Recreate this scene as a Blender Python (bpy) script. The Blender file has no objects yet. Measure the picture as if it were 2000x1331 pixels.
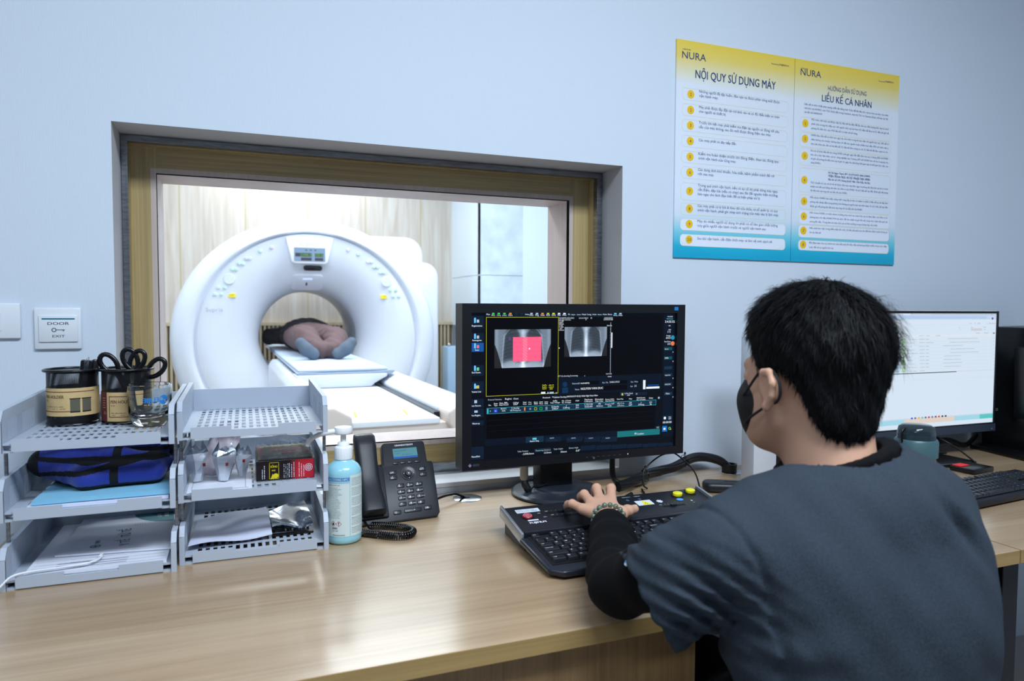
import bpy, bmesh, math, random
import numpy as np
from mathutils import Vector, Matrix, Euler, noise as mnoise

SC = bpy.context.scene
COL = SC.collection
PI = math.pi

# ---------------------------------------------------------------- camera
F_PX, YAW, PITCH, ROLL = 1358.7, .36753, .0476, .004417
cy_, sy_, cp_, sp_ = math.cos(YAW), math.sin(YAW), math.cos(PITCH), math.sin(PITCH)
fwd = Vector((sy_*cp_, cy_*cp_, -sp_)); rgt = Vector((cy_, -sy_, 0)); upv = rgt.cross(fwd)
cr_, sr_ = math.cos(ROLL), math.sin(ROLL)
r2 = rgt*cr_ + upv*sr_; u2 = upv*cr_ - rgt*sr_
cam_d = bpy.data.cameras.new('camera'); cam = bpy.data.objects.new('camera', cam_d); COL.objects.link(cam)
cam.matrix_world = Matrix(((r2.x, u2.x, -fwd.x, 0), (r2.y, u2.y, -fwd.y, -1.70), (r2.z, u2.z, -fwd.z, 1.224), (0, 0, 0, 1)))
cam_d.sensor_width = 36; cam_d.lens = F_PX/2000*36; cam_d.clip_start = .02; cam_d.clip_end = 60
cam_d.dof.use_dof = True; cam_d.dof.focus_distance = 1.62; cam_d.dof.aperture_fstop = 4.5
SC.camera = cam

# ---------------------------------------------------------------- light
SC.view_settings.view_transform = 'Standard'; SC.view_settings.look = 'None'
SC.view_settings.gamma = 1; SC.view_settings.exposure = 0.24
SC.view_settings.use_curve_mapping = False
SC.cycles.max_bounces = 10; SC.cycles.transparent_max_bounces = 16; SC.cycles.sample_clamp_indirect = 6
SC.cycles.caustics_reflective = False; SC.cycles.caustics_refractive = False
w = bpy.data.worlds.new('world'); SC.world = w; w.use_nodes = True
w.node_tree.nodes['Background'].inputs[0].default_value = (.50, .62, .84, 1)
w.node_tree.nodes['Background'].inputs[1].default_value = .22

def area(name, loc, sx, sy, power, col, rot=(0, 0, 0)):
    l = bpy.data.lights.new(name, 'AREA'); l.shape = 'RECTANGLE'; l.size = sx; l.size_y = sy
    l.energy = power; l.color = col
    o = bpy.data.objects.new(name, l); COL.objects.link(o); o.location = loc; o.rotation_euler = rot
    return o
COOL = (.77, .88, 1.0)
CEIL_LAMPS = [  # x, y, z, sx, sy, power
    (.70, -1.85, 2.78, 1.5, .6, 72, COOL),
    (-1.1, -2.2, 2.78, 1.2, .6, 14, COOL),
    (.2, 1.6, 2.86, 1.2, .6, 40, (.83, .92, 1)),
    (.9, 3.2, 2.86, 1.2, .6, 28, (.83, .92, 1)),
    (-1.2, 3.3, 2.86, 1.2, .6, 28, (.83, .92, 1)),
    (2.2, 2.8, 2.86, 1.2, .6, 28, (.83, .92, 1)),
    (.4, 4.9, 2.86, 1.2, .5, 22, (.90, .96, 1)),
]
for i_, (x, y, z, sx, sy, p_, c_) in enumerate(CEIL_LAMPS):
    area('ceiling_lamp_light', (x, y, z-.012), sx*.96, sy*.94, p_, c_)

# ---------------------------------------------------------------- helpers
def S(r, g, b):
    f = lambda c: (c/255/12.92) if c/255 <= .04045 else ((c/255+.055)/1.055)**2.4
    return (f(r), f(g), f(b), 1)
_mats = {}
def mat(name, col, rough=.5, metal=0, spec=.5, emit=None, es=1, trans=0, ior=1.45, alpha=1, coat=0, bump=None, var=None, sheen=0):
    """col sRGB 0-255; bump=(scale,strength,stretch); var=(scale,amount,stretch)"""
    if name in _mats: return _mats[name]
    m = bpy.data.materials.new(name); m.use_nodes = True; nt = m.node_tree; b = nt.nodes['Principled BSDF']
    c = S(*col); I = b.inputs
    I['Base Color'].default_value = c; I['Roughness'].default_value = rough; I['Metallic'].default_value = metal
    I['Specular IOR Level'].default_value = spec; I['IOR'].default_value = ior
    I['Transmission Weight'].default_value = trans; I['Alpha'].default_value = alpha
    I['Coat Weight'].default_value = coat; I['Sheen Weight'].default_value = sheen
    if emit is not None:
        I['Emission Color'].default_value = S(*emit); I['Emission Strength'].default_value = es
    def tex(scale, stretch):
        tc = nt.nodes.new('ShaderNodeTexCoord'); mp = nt.nodes.new('ShaderNodeMapping'); n = nt.nodes.new('ShaderNodeTexNoise')
        mp.inputs['Scale'].default_value = stretch; n.inputs['Scale'].default_value = scale; n.inputs['Detail'].default_value = 3
        nt.links.new(tc.outputs['Object'], mp.inputs[0]); nt.links.new(mp.outputs[0], n.inputs['Vector']); return n
    if bump:
        n = tex(bump[0], bump[2] if len(bump) > 2 else (1, 1, 1)); bp = nt.nodes.new('ShaderNodeBump')
        bp.inputs['Strength'].default_value = bump[1]; bp.inputs['Distance'].default_value = .002
        nt.links.new(n.outputs['Fac'], bp.inputs['Height']); nt.links.new(bp.outputs[0], I['Normal'])
    if var:
        n = tex(var[0], var[2] if len(var) > 2 else (1, 1, 1)); mx = nt.nodes.new('ShaderNodeMix'); mx.data_type = 'RGBA'
        rr = nt.nodes.new('ShaderNodeMapRange'); rr.inputs[1].default_value = .3; rr.inputs[2].default_value = .7
        nt.links.new(n.outputs['Fac'], rr.inputs[0]); nt.links.new(rr.outputs[0], mx.inputs[0])
        a = var[1]; mx.inputs[6].default_value = tuple(max(0, c[i]*(1-a)) for i in range(3))+(1,)
        mx.inputs[7].default_value = tuple(min(1, c[i]*(1+a)) for i in range(3))+(1,)
        nt.links.new(mx.outputs[2], I['Base Color'])
    _mats[name] = m; return m
def glow(name, col, s=1.0):
    if name in _mats: return _mats[name]
    m = bpy.data.materials.new(name); m.use_nodes = True; nt = m.node_tree; b = nt.nodes['Principled BSDF']
    b.inputs['Base Color'].default_value = (0.002, .002, .003, 1); b.inputs['Roughness'].default_value = .3; b.inputs['Specular IOR Level'].default_value = .15
    b.inputs['Emission Color'].default_value = S(*col); b.inputs['Emission Strength'].default_value = s
    _mats[name] = m; return m
def wood(name, dark, light, scale=1, rough=.4, axis=0, spec=.5, fine=.5, lo=.35, hi=.68, coat=0):
    """grain runs along axis (0 x,1 y,2 z)"""
    m = bpy.data.materials.new(name); m.use_nodes = True; nt = m.node_tree; N = nt.nodes.new; L = nt.links.new
    b = nt.nodes['Principled BSDF']; tc = N('ShaderNodeTexCoord')
    def st(sc, along, cross):
        mp = N('ShaderNodeMapping'); v = [cross*scale]*3; v[axis] = along*scale; mp.inputs['Scale'].default_value = v
        L(tc.outputs['Object'], mp.inputs[0]); n = N('ShaderNodeTexNoise'); n.inputs['Scale'].default_value = sc
        n.inputs['Detail'].default_value = 6; n.inputs['Roughness'].default_value = .6; n.inputs['Distortion'].default_value = .6
        L(mp.outputs[0], n.inputs['Vector']); return n
    a = st(3, .35, 3.5); f = st(14, .12, 9)
    mx = N('ShaderNodeMix'); mx.data_type = 'FLOAT'; mx.inputs[0].default_value = fine
    L(a.outputs['Fac'], mx.inputs[2]); L(f.outputs['Fac'], mx.inputs[3])
    cr = N('ShaderNodeValToRGB'); e = cr.color_ramp.elements
    e[0].position = lo; e[0].color = S(*dark); e[1].position = hi; e[1].color = S(*light)
    L(mx.outputs[0], cr.inputs[0]); L(cr.outputs[0], b.inputs['Base Color'])
    b.inputs['Roughness'].default_value = rough; b.inputs['Specular IOR Level'].default_value = spec
    b.inputs['Coat Weight'].default_value = coat
    return m

class MB:
    def __init__(s): s.bm = bmesh.new(); s.mats = []
    def mi(s, m):
        if m is None: return 0
        if m not in s.mats: s.mats.append(m)
        return s.mats.index(m)
    def add(s, vs, fs, m=None, M=None):
        k = s.mi(m); V = [s.bm.verts.new(M @ Vector(v) if M else Vector(v)) for v in vs]; out = []
        for f in fs:
            try: g = s.bm.faces.new([V[i] for i in f]); g.material_index = k; out.append(g)
            except ValueError: pass
        return V, out
    def bevel(s, V, w, seg=2, ang=.5):
        fs_ = list({f for v in V for f in v.link_faces}); bmesh.ops.recalc_face_normals(s.bm, faces=fs_); s.bm.normal_update(); es = set()
        for v in V:
            for e in v.link_edges:
                if len(e.link_faces) == 2 and e.calc_face_angle(0) > ang: es.add(e)
        bmesh.ops.bevel(s.bm, geom=list(es), offset=w, segments=seg, profile=.5, affect='EDGES', clamp_overlap=True)
    def box(s, x0, x1, y0, y1, z0, z1, m=None, bev=0, M=None, seg=2):
        vs = [(x, y, z) for x in (x0, x1) for y in (y0, y1) for z in (z0, z1)]
        V, F = s.add(vs, [(0, 1, 3, 2), (4, 6, 7, 5), (0, 4, 5, 1), (2, 3, 7, 6), (0, 2, 6, 4), (1, 5, 7, 3)], m, M)
        if bev: s.bevel(V, bev, seg)
        return s
    def prism(s, pts, a, b, m=None, plane='xy', bev=0, M=None, seg=2, ang=.5):
        n = len(pts)
        def p(q, h):
            return (q[0], q[1], h) if plane == 'xy' else (q[0], h, q[1]) if plane == 'xz' else (h, q[0], q[1])
        vs = [p(q, a) for q in pts]+[p(q, b) for q in pts]
        fs = [tuple(range(n))[::-1], tuple(range(n, 2*n))]+[(i, (i+1) % n, (i+1) % n+n, i+n) for i in range(n)]
        V, F = s.add(vs, fs, m, M)
        bmesh.ops.recalc_face_normals(s.bm, faces=F)
        if bev: s.bevel(V, bev, seg, ang)
        return s
    def lathe(s, prof, c=(0, 0, 0), seg=32, m=None, M=None, sx=1, sy=1, close=False):
        vs = []; fs = []; n = len(prof)
        for (r, z) in prof:
            for k in range(seg):
                t = 2*PI*k/seg; vs.append((c[0]+r*sx*math.cos(t), c[1]+r*sy*math.sin(t), c[2]+z))
        for i in range(n-1 if not close else n):
            j = (i+1) % n
            for k in range(seg):
                k2 = (k+1) % seg; fs.append((i*seg+k, i*seg+k2, j*seg+k2, j*seg+k))
        if not close:
            if prof[0][0] > 1e-5: fs.append(tuple(range(seg))[::-1])
            if prof[-1][0] > 1e-5: fs.append(tuple((n-1)*seg+k for k in range(seg)))
        V, F = s.add(vs, fs, m, M); 
        bmesh.ops.remove_doubles(s.bm, verts=V, dist=1e-6)
        return s
    def cyl(s, c, r, h, m=None, seg=24, M=None, bev=0):
        if bev: return s.lathe([(0, 0), (r-bev, 0), (r, bev), (r, h-bev), (r-bev, h), (0, h)], c, seg, m, M)
        return s.lathe([(0, 0), (r, 0), (r, h), (0, h)], c, seg, m, M)
    def tube(s, pts, r, seg=8, m=None, M=None, closed=False, sub=0, flat=1.0):
        P = [Vector(p) for p in pts]
        R = list(r) if isinstance(r, (list, tuple)) else [r]*len(P)
        if sub:
            Q = []; RR = []; n = len(P)
            for i in range(n if closed else n-1):
                g = lambda k: P[k % n] if closed else P[max(0, min(n-1, k))]
                p0, p1, p2, p3 = g(i-1), g(i), g(i+1), g(i+2)
                for k in range(sub):
                    t = k/sub; Q.append(.5*((2*p1)+(-p0+p2)*t+(2*p0-5*p1+4*p2-p3)*t*t+(-p0+3*p1-3*p2+p3)*t**3))
                    RR.append(R[i]*(1-t)+R[(i+1) % n]*t)
            if not closed: Q.append(P[-1]); RR.append(R[-1])
            P, R = Q, RR
        n = len(P); vs = []; nrm = None
        for i in range(n):
            a = P[(i-1) % n] if closed else P[max(0, i-1)]; b = P[(i+1) % n] if closed else P[min(n-1, i+1)]
            t = (b-a).normalized()
            if nrm is None:
                nrm = t.cross(Vector((0, 0, 1)))
                if nrm.length < .1: nrm = t.cross(Vector((1, 0, 0)))
            nrm = (nrm-t*nrm.dot(t)).normalized(); bn = t.cross(nrm)
            for k in range(seg):
                q = 2*PI*k/seg; vs.append(P[i]+(nrm*math.cos(q)+bn*math.sin(q)*flat)*R[i])
        fs = []
        for i in range(n if closed else n-1):
            j = (i+1) % n
            for k in range(seg):
                k2 = (k+1) % seg; fs.append((i*seg+k, i*seg+k2, j*seg+k2, j*seg+k))
        if not closed: fs += [tuple(range(seg))[::-1], tuple((n-1)*seg+k for k in range(seg))]
        s.add(vs, fs, m, M); return s
    def ball(s, c, r, m=None, seg=16, rings=10, M=None, sc=(1, 1, 1)):
        vs = [(c[0], c[1], c[2]-r*sc[2])]; fs = []
        for i in range(1, rings):
            a = -PI/2+PI*i/rings
            for k in range(seg):
                t = 2*PI*k/seg; vs.append((c[0]+r*sc[0]*math.cos(a)*math.cos(t), c[1]+r*sc[1]*math.cos(a)*math.sin(t), c[2]+r*sc[2]*math.sin(a)))
        vs.append((c[0], c[1], c[2]+r*sc[2])); L = len(vs)-1
        for k in range(seg):
            k2 = (k+1) % seg; fs.append((0, 1+k2, 1+k)); fs.append((L, 1+(rings-2)*seg+k, 1+(rings-2)*seg+k2))
            for i in range(rings-2): fs.append((1+i*seg+k, 1+i*seg+k2, 1+(i+1)*seg+k2, 1+(i+1)*seg+k))
        s.add(vs, fs, m, M); return s
    def quad(s, p, m=None, M=None): s.add(p, [tuple(range(len(p)))], m, M); return s
    def disc(s, c, r, m=None, M=None, seg=20, ry=None, r0=0):
        ry = ry or r; P = lambda q, t: (c[0]+q*r*math.cos(t), c[1]+q*ry*math.sin(t), c[2])
        T = [2*PI*k/seg for k in range(seg)]
        if r0:
            s.add([P(1, t) for t in T]+[P(r0/r, t) for t in T], [(k, (k+1) % seg, (k+1) % seg+seg, k+seg) for k in range(seg)], m, M)
        else: s.add([P(1, t) for t in T], [tuple(range(seg))], m, M)
        return s
    def text(s, st, size, x, y, z=0, m=None, M=None, align='LEFT', bold=0, sx=1, ital=0, line=None):
        V, Fc, x0, x1 = text_geo(st, bold)
        if not V: return s
        wd = (x1-x0)*size*sx
        off = 0 if align == 'LEFT' else -wd/2 if align == 'CENTER' else -wd
        if line:
            sx = line/((x1-x0)*size)
            if sx > 1.05:
                q = min(1.4, sx/1.05); size *= q; sx = min(1.12, line/((x1-x0)*size)); off = (line-(x1-x0)*size*sx)/2
            else: off = 0
        s.add([(x+off+(v[0]-x0)*size*sx+ital*v[1]*size, y+v[1]*size, z+v[2]*size) for v in V], Fc, m, M); return s
    def build(s, name, parent=None, smooth=None, recalc=False):
        if recalc: bmesh.ops.recalc_face_normals(s.bm, faces=s.bm.faces)
        me = bpy.data.meshes.new(name); s.bm.to_mesh(me); s.bm.free()
        for m in s.mats: me.materials.append(m)
        if smooth is not None:
            me.shade_smooth(); me.set_sharp_from_angle(angle=math.radians(smooth))
        o = bpy.data.objects.new(name, me); COL.objects.link(o)
        if parent: o.parent = parent
        return o
_tc = {}; _gc = {}
try: FONT = bpy.data.fonts.load(bpy.utils.resource_path('LOCAL')+'/datafiles/fonts/Inter.woff2')
except Exception: FONT = None
def _glyph(st, res=2, off=0, font=None):
    c = bpy.data.curves.new('t', 'FONT'); c.body = st; c.resolution_u = res; c.offset = off; c.fill_mode = 'FRONT'
    if font: c.font = font
    o = bpy.data.objects.new('t', c); me = o.to_mesh()
    V = [(v.co.x, v.co.y) for v in me.vertices]; Fc = [tuple(p.vertices) for p in me.polygons]
    o.to_mesh_clear(); bpy.data.objects.remove(o); bpy.data.curves.remove(c); return V, Fc
def _char(ch):
    if ch not in _gc:
        f = FONT if ch == '1' else None; xm = lambda q: max([v[0] for v in _glyph(q, 1, 0, f)[0]] or [0])
        adv = xm('H'+ch+'H')-xm('HH')
        V, Fc = _glyph(ch, 4 if ch == 'Đ' else 2, .003 if ch in 'ơờớởỡợƠỜỚỞỠỢ' else 0, f) if ch != ' ' else ([], [])
        if f: V = [(v[0]*1.38, v[1]*1.38) for v in V]; adv *= 1.38
        _gc[ch] = (V, Fc, adv)
    return _gc[ch]
def text_geo(st, bold=0):
    k = (st, bold)
    if k in _tc: return _tc[k]
    V = []; Fc = []; x = 0
    for ch in st:
        v, f, adv = _char(ch)
        for dx in ((0,) if not bold else (-bold*.9, bold*.9)):
            n = len(V); V += [(p[0]+x+dx, p[1], .004 if dx > 0 else 0) for p in v]; Fc += [tuple(i+n for i in q) for q in f]
        x += adv
    xs = [v[0] for v in V] or [0]; _tc[k] = (V, Fc, min(xs), max(xs)); return _tc[k]

def tag(o, label, cat, group=None):
    o['label'] = label; o['category'] = cat
    if group: o['group'] = group
    return o
def struct(o): o['kind'] = 'structure'; return o
def thing(name, label, cat, loc=(0, 0, 0), rz=0, group=None):
    o = bpy.data.objects.new(name, None); COL.objects.link(o); o.location = loc; o.rotation_euler = (0, 0, rz)
    o.empty_display_size = .05; return tag(o, label, cat, group)
def frame(origin, ux, uy):
    """matrix whose local x,y run along ux,uy"""
    ux = Vector(ux).normalized(); uy = Vector(uy).normalized(); uz = ux.cross(uy)
    o = Vector(origin)
    return Matrix(((ux.x, uy.x, uz.x, o.x), (ux.y, uy.y, uz.y, o.y), (ux.z, uy.z, uz.z, o.z), (0, 0, 0, 1)))
def rrect(x0, y0, x1, y1, r, n=4):
    P = []
    for cx, cy, a in ((x1-r, y0+r, -90), (x1-r, y1-r, 0), (x0+r, y1-r, 90), (x0+r, y0+r, 180)):
        for k in range(n+1):
            t = math.radians(a+90*k/n); P.append((cx+r*math.cos(t), cy+r*math.sin(t)))
    return P
def copy_tree(o, parent=None):
    c = o.copy(); COL.objects.link(c)
    if parent: c.parent = parent
    for ch in [q for q in bpy.data.objects if q.parent == o]: copy_tree(ch, c)
    return c

# ---- signed distance modelling for bodies and cloth
class SDF:
    def __init__(s, xs, ys, zs):
        s.xs, s.ys, s.zs = [np.array(a, np.float32) for a in (xs, ys, zs)]
        s.D = np.full((len(xs), len(ys), len(zs)), .2, np.float32)
    def _sl(s, lo, hi):
        r = []
        for a, l, h in zip((s.xs, s.ys, s.zs), lo, hi):
            i0 = int(np.searchsorted(a, l)); i1 = int(np.searchsorted(a, h)); r.append(slice(max(0, i0-1), min(len(a), i1+1)))
        return tuple(r)
    def _g(s, sl):
        return s.xs[sl[0]][:, None, None], s.ys[sl[1]][None, :, None], s.zs[sl[2]][None, None, :]
    def _put(s, sl, d, k, op):
        A = s.D[sl]
        if op == 'sub': d = -d; h = np.clip(.5-.5*(d-A)/max(k, 1e-5), 0, 1) if k else None; s.D[sl] = np.maximum(A, d) if not k else (A*h+d*(1-h)+k*h*(1-h)) ; return
        if k:
            h = np.clip(.5+.5*(A-d)/k, 0, 1); s.D[sl] = A*(1-h)+d*h-k*h*(1-h)
        else: s.D[sl] = np.minimum(A, d)
    def cone(s, a, b, ra, rb, k=.01, op='add', flat=None):
        a = np.array(a, np.float32); b = np.array(b, np.float32); R = max(ra, rb)+k+.03
        sl = s._sl(np.minimum(a, b)-R, np.maximum(a, b)+R); X, Y, Z = s._g(sl); d = b-a
        t = np.clip(((X-a[0])*d[0]+(Y-a[1])*d[1]+(Z-a[2])*d[2])/max(float(d@d), 1e-9), 0, 1)
        px, py, pz = X-a[0]-t*d[0], Y-a[1]-t*d[1], Z-a[2]-t*d[2]
        if flat is not None:   # flat=(axis vector, factor) squash along that axis
            n = np.array(flat[0], np.float32); n /= np.linalg.norm(n); q = px*n[0]+py*n[1]+pz*n[2]; f = (1/flat[1]-1)*q
            px, py, pz = px+f*n[0], py+f*n[1], pz+f*n[2]
        s._put(sl, np.sqrt(px*px+py*py+pz*pz)-(ra+(rb-ra)*t), k, op); return s
    def chain(s, pts, rs, k=.01, flat=None):
        for i in range(len(pts)-1): s.cone(pts[i], pts[i+1], rs[i], rs[i+1], k, flat=flat)
        return s
    def ell(s, c, r, k=.01, rot=None, op='add'):
        c = np.array(c, np.float32); R = max(r)+k+.03; sl = s._sl(c-R, c+R); X, Y, Z = s._g(sl)
        X, Y, Z = X-c[0], Y-c[1], Z-c[2]
        if rot is not None:
            m = np.array(Euler(rot).to_matrix().transposed()); X, Y, Z = (m[i][0]*X+m[i][1]*Y+m[i][2]*Z for i in range(3))
        q0 = np.sqrt((X/r[0])**2+(Y/r[1])**2+(Z/r[2])**2); q1 = np.sqrt((X/r[0]**2)**2+(Y/r[1]**2)**2+(Z/r[2]**2)**2)
        s._put(sl, (q0*(q0-1)/np.maximum(q1, 1e-6)).astype(np.float32), k, op); return s
    def apply(s, fn):
        X, Y, Z = s.xs[:, None, None], s.ys[None, :, None], s.zs[None, None, :]; s.D = fn(s.D, X, Y, Z).astype(np.float32); return s
    def mesh(s, name, mats, parent=None, matfn=None, smooth=1):
        D = s.D; I = D < 0; nx, ny, nz = D.shape
        cnt = np.zeros((nx-1, ny-1, nz-1), np.int8)
        cs = [(i, j, k) for i in (0, 1) for j in (0, 1) for k in (0, 1)]
        sh = lambda A, c: A[c[0]:nx-1+c[0], c[1]:ny-1+c[1], c[2]:nz-1+c[2]]
        for c in cs: cnt += sh(I, c)
        act = (cnt > 0) & (cnt < 8); idx = np.argwhere(act); n = len(idx)
        ids = np.full(act.shape, -1, np.int32); ids[act] = np.arange(n)
        acc = np.zeros((n, 3)); num = np.zeros(n)
        val = {c: D[idx[:, 0]+c[0], idx[:, 1]+c[1], idx[:, 2]+c[2]] for c in cs}
        for a in cs:
            for ax in range(3):
                if a[ax] == 0:
                    b = list(a); b[ax] = 1; b = tuple(b); va, vb = val[a], val[b]; msk = (va < 0) != (vb < 0)
                    t = np.where(msk, va/np.where(va == vb, 1, va-vb), 0); p = np.tile(np.array(a, float), (n, 1)); p[:, ax] = t
                    acc[msk] += p[msk]; num[msk] += 1
        fr = acc/num[:, None]; P = np.zeros((n, 3))
        for ax, g in enumerate((s.xs, s.ys, s.zs)):
            i = idx[:, ax]; P[:, ax] = g[i]*(1-fr[:, ax])+g[i+1]*fr[:, ax]
        quads = []
        for ax in range(3):
            o1, o2 = [(1, 2), (2, 0), (0, 1)][ax]
            A = np.take(I, range(0, I.shape[ax]-1), ax); B = np.take(I, range(1, I.shape[ax]), ax)
            e = np.argwhere(A != B); e = e[(e[:, o1] > 0) & (e[:, o2] > 0) & (e[:, o1] < I.shape[o1]-1) & (e[:, o2] < I.shape[o2]-1)]
            ins = A[e[:, 0], e[:, 1], e[:, 2]]
            def g(d1, d2):
                q = e.copy(); q[:, o1] -= d1; q[:, o2] -= d2; return ids[q[:, 0], q[:, 1], q[:, 2]]
            Q = np.stack([g(1, 1), g(0, 1), g(0, 0), g(1, 0)], 1); Q[~ins] = Q[~ins][:, ::-1]; quads.append(Q)
        Q = np.concatenate(quads); Q = Q[(Q >= 0).all(1)]
        for _ in range(smooth):
            sm = np.zeros_like(P); ct = np.zeros(n)
            for a, b in ((0, 1), (1, 2), (2, 3), (3, 0)):
                for ax in range(3):
                    sm[:, ax] += np.bincount(Q[:, a], P[Q[:, b], ax], n)+np.bincount(Q[:, b], P[Q[:, a], ax], n)
                ct += np.bincount(Q[:, a], minlength=n)+np.bincount(Q[:, b], minlength=n)
            P = P*.5+.5*sm/np.maximum(ct, 1)[:, None]
        me = bpy.data.meshes.new(name); me.vertices.add(n); me.vertices.foreach_set('co', P.ravel().astype(np.float32))
        me.loops.add(Q.size); me.loops.foreach_set('vertex_index', Q.ravel().astype(np.int32)); me.polygons.add(len(Q))
        me.polygons.foreach_set('loop_start', np.arange(0, Q.size, 4, dtype=np.int32))
        me.update(calc_edges=True); me.validate()
        for m in mats: me.materials.append(m)
        if matfn is not None:
            cen = P[Q].mean(1); me.polygons.foreach_set('material_index', matfn(cen).astype(np.int32))
        me.shade_smooth(); me.update()
        o = bpy.data.objects.new(name, me); COL.objects.link(o)
        if parent: o.parent = parent
        return o
def grid(*segs):
    """non-uniform axis: (start, step, end, step, end ...)"""
    out = [segs[0]]
    for i in range(1, len(segs), 2):
        st, en = segs[i], segs[i+1]
        while out[-1]+st*.5 < en: out.append(out[-1]+st)
    return out
# ================================================================ room shell
WALL = mat('wall_paint', (208, 219, 231), .75, spec=.25, bump=(90, .25, (6, 6, .35)))
PAINT = mat('reveal_paint', (190, 190, 192), .6, spec=.3)
WHITEP = mat('white_paint', (228, 232, 236), .35)
STEEL = mat('brushed_steel', (150, 154, 160), .28, 1, var=(30, .25, (1, 1, 8)))
DARKW = wood('jamb_veneer', (168, 146, 100), (212, 186, 134), 1.2, .35, 2, fine=.6)
DARKWX = wood('jamb_veneer_across', (168, 146, 100), (212, 186, 134), 1.2, .35, 0, fine=.6)
PINKW = wood('reveal_veneer', (205, 186, 180), (226, 208, 203), 1.2, .45, 2)
DESKW = wood('desk_oak', (154, 127, 96), (188, 162, 130), 1.0, .38, 0, spec=.5, fine=.45, coat=.75)
DESKW.node_tree.nodes['Principled BSDF'].inputs['Coat Roughness'].default_value = .20
DESKE = wood('desk_edge', (140, 112, 66), (164, 136, 86), 1.4, .5, 0)
PANELW = wood('desk_panel', (120, 92, 58), (158, 126, 84), 1.6, .5, 2)
BLACKM = mat('black_metal', (22, 24, 30), .45, .3)

def ringbox(mb, O, I, y0, y1, m, mi=None):
    """frame between outer rect O and inner rect I (x0,x1,z0,z1), y0..y1"""
    mi = mi or m
    def c(r, y): return [(r[0], y, r[2]), (r[1], y, r[2]), (r[1], y, r[3]), (r[0], y, r[3])]
    a, b, d, e = c(O, y0), c(I, y0), c(O, y1), c(I, y1)
    for k in range(4):
        j = (k+1) % 4
        mb.add([a[k], a[j], b[j], b[k]], [(0, 1, 2, 3)], m); mb.add([d[j], d[k], e[k], e[j]], [(0, 1, 2, 3)], m)
        mb.add([a[j], a[k], d[k], d[j]], [(0, 1, 2, 3)], m); mb.add([b[k], b[j], e[j], e[k]], [(0, 1, 2, 3)], mi)
RX0, RX1, RZ0, RZ1 = -.258, .979, .774, 1.615
mb = MB(); ringbox(mb, (-3.2, 3.6, 0, 2.9), (RX0, RX1, RZ0, RZ1), 0, .12, WALL, PAINT)
struct(mb.build('wall_front'))
mb = MB(); ringbox(mb, (-3.2, 3.6, 0, 2.9), (-.25, .965, .79, 1.605), .1205, .315, WHITEP)
struct(mb.build('wall_scan_side'))
fl = MB(); fl.box(-3.2, 3.6, -3.6, 5.4, -.05, 0, mat('floor_vinyl', (176, 172, 166), .35, var=(3, .06))); struct(fl.build('floor'))
ce = MB(); ce.box(-3.2, 3.6, -3.6, 5.4, 2.9, 2.95, mat('ceiling_white', (225, 228, 230), .8)); ce = struct(ce.build('ceiling'))
mb = MB(); mb.box(3.6, 3.7, -3.6, 5.4, 0, 2.9, WALL); struct(mb.build('wall_right'))
mb = MB(); mb.box(-3.3, -3.2, -3.6, 5.4, 0, 2.9, WALL); struct(mb.build('wall_left'))

# observation window: steel frame, lead glass, veneered box
wn = MB(); ringbox(wn, (RX0+.001, RX1-.001, RZ0+.001, RZ1-.001), (-.243, .957, .803, 1.598), .114, .128, STEEL)
ringbox(wn, (-.246, .960, .800, 1.601), (-.243, .957, .803, 1.598), .106, .114, STEEL)
win = struct(wn.build('window_1'))
g = MB(); gm = bpy.data.materials.new('lead_glass'); gm.use_nodes = True; nt = gm.node_tree; nt.nodes.clear()
o_ = nt.nodes.new('ShaderNodeOutputMaterial'); mx = nt.nodes.new('ShaderNodeMixShader'); tr = nt.nodes.new('ShaderNodeBsdfTransparent')
gl = nt.nodes.new('ShaderNodeBsdfGlossy'); lw = nt.nodes.new('ShaderNodeLayerWeight'); lw.inputs[0].default_value = .5; pw = nt.nodes.new('ShaderNodeMath'); pw.operation = 'POWER'; pw.inputs[1].default_value = 4.5
fr = nt.nodes.new('ShaderNodeMath'); fr.operation = 'MULTIPLY_ADD'; fr.inputs[1].default_value = .75; fr.inputs[2].default_value = .045
nt.links.new(lw.outputs['Facing'], pw.inputs[0]); nt.links.new(pw.outputs[0], fr.inputs[0])
tr.inputs[0].default_value = (.97, .98, .96, 1); gl.inputs['Roughness'].default_value = .01
for a_, b_ in ((fr.outputs[0], mx.inputs[0]), (tr.outputs[0], mx.inputs[1]), (gl.outputs[0], mx.inputs[2]), (mx.outputs[0], o_.inputs[0])): nt.links.new(a_, b_)
g.box(-.2435, .9575, .1295, .1335, .8025, 1.5985, gm) if False else g.quad([(-.2435, .131, .8025), (.9575, .131, .8025), (.9575, .131, 1.5985), (-.2435, .131, 1.5985)], gm)
struct(g.build('glass_pane', win))
jb = MB(); ringbox(jb, (-.25, .964, .795, 1.605), (-.245, .959, .801, 1.600), .128, .168, DARKW); struct(jb.build('window_jamb', win))
OX0, OX1, OZ0, OZ1 = -.191, .896, .857, 1.539
jb = MB()
for (a, b, c, d, m_) in ((-.245, OX0, .80, 1.60, DARKW), (OX1, .959, .80, 1.60, DARKW), (OX0, OX1, OZ1, 1.60, DARKWX), (OX0, OX1, .80, OZ0, DARKWX)):
    jb.box(a, b, .163, .181, c, d, m_)
struct(jb.build('window_casing', win))
jb = MB(); ringbox(jb, (OX0-.012, OX1+.012, OZ0-.012, OZ1+.012), (OX0, OX1, OZ0, OZ1), .1625, .318, PINKW); struct(jb.build('window_lining', win))
jb = MB(); jb.box(RX0, RX1, -.002, .116, .764, .776, WHITEP, .0015); struct(jb.build('window_sill', win))

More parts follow.
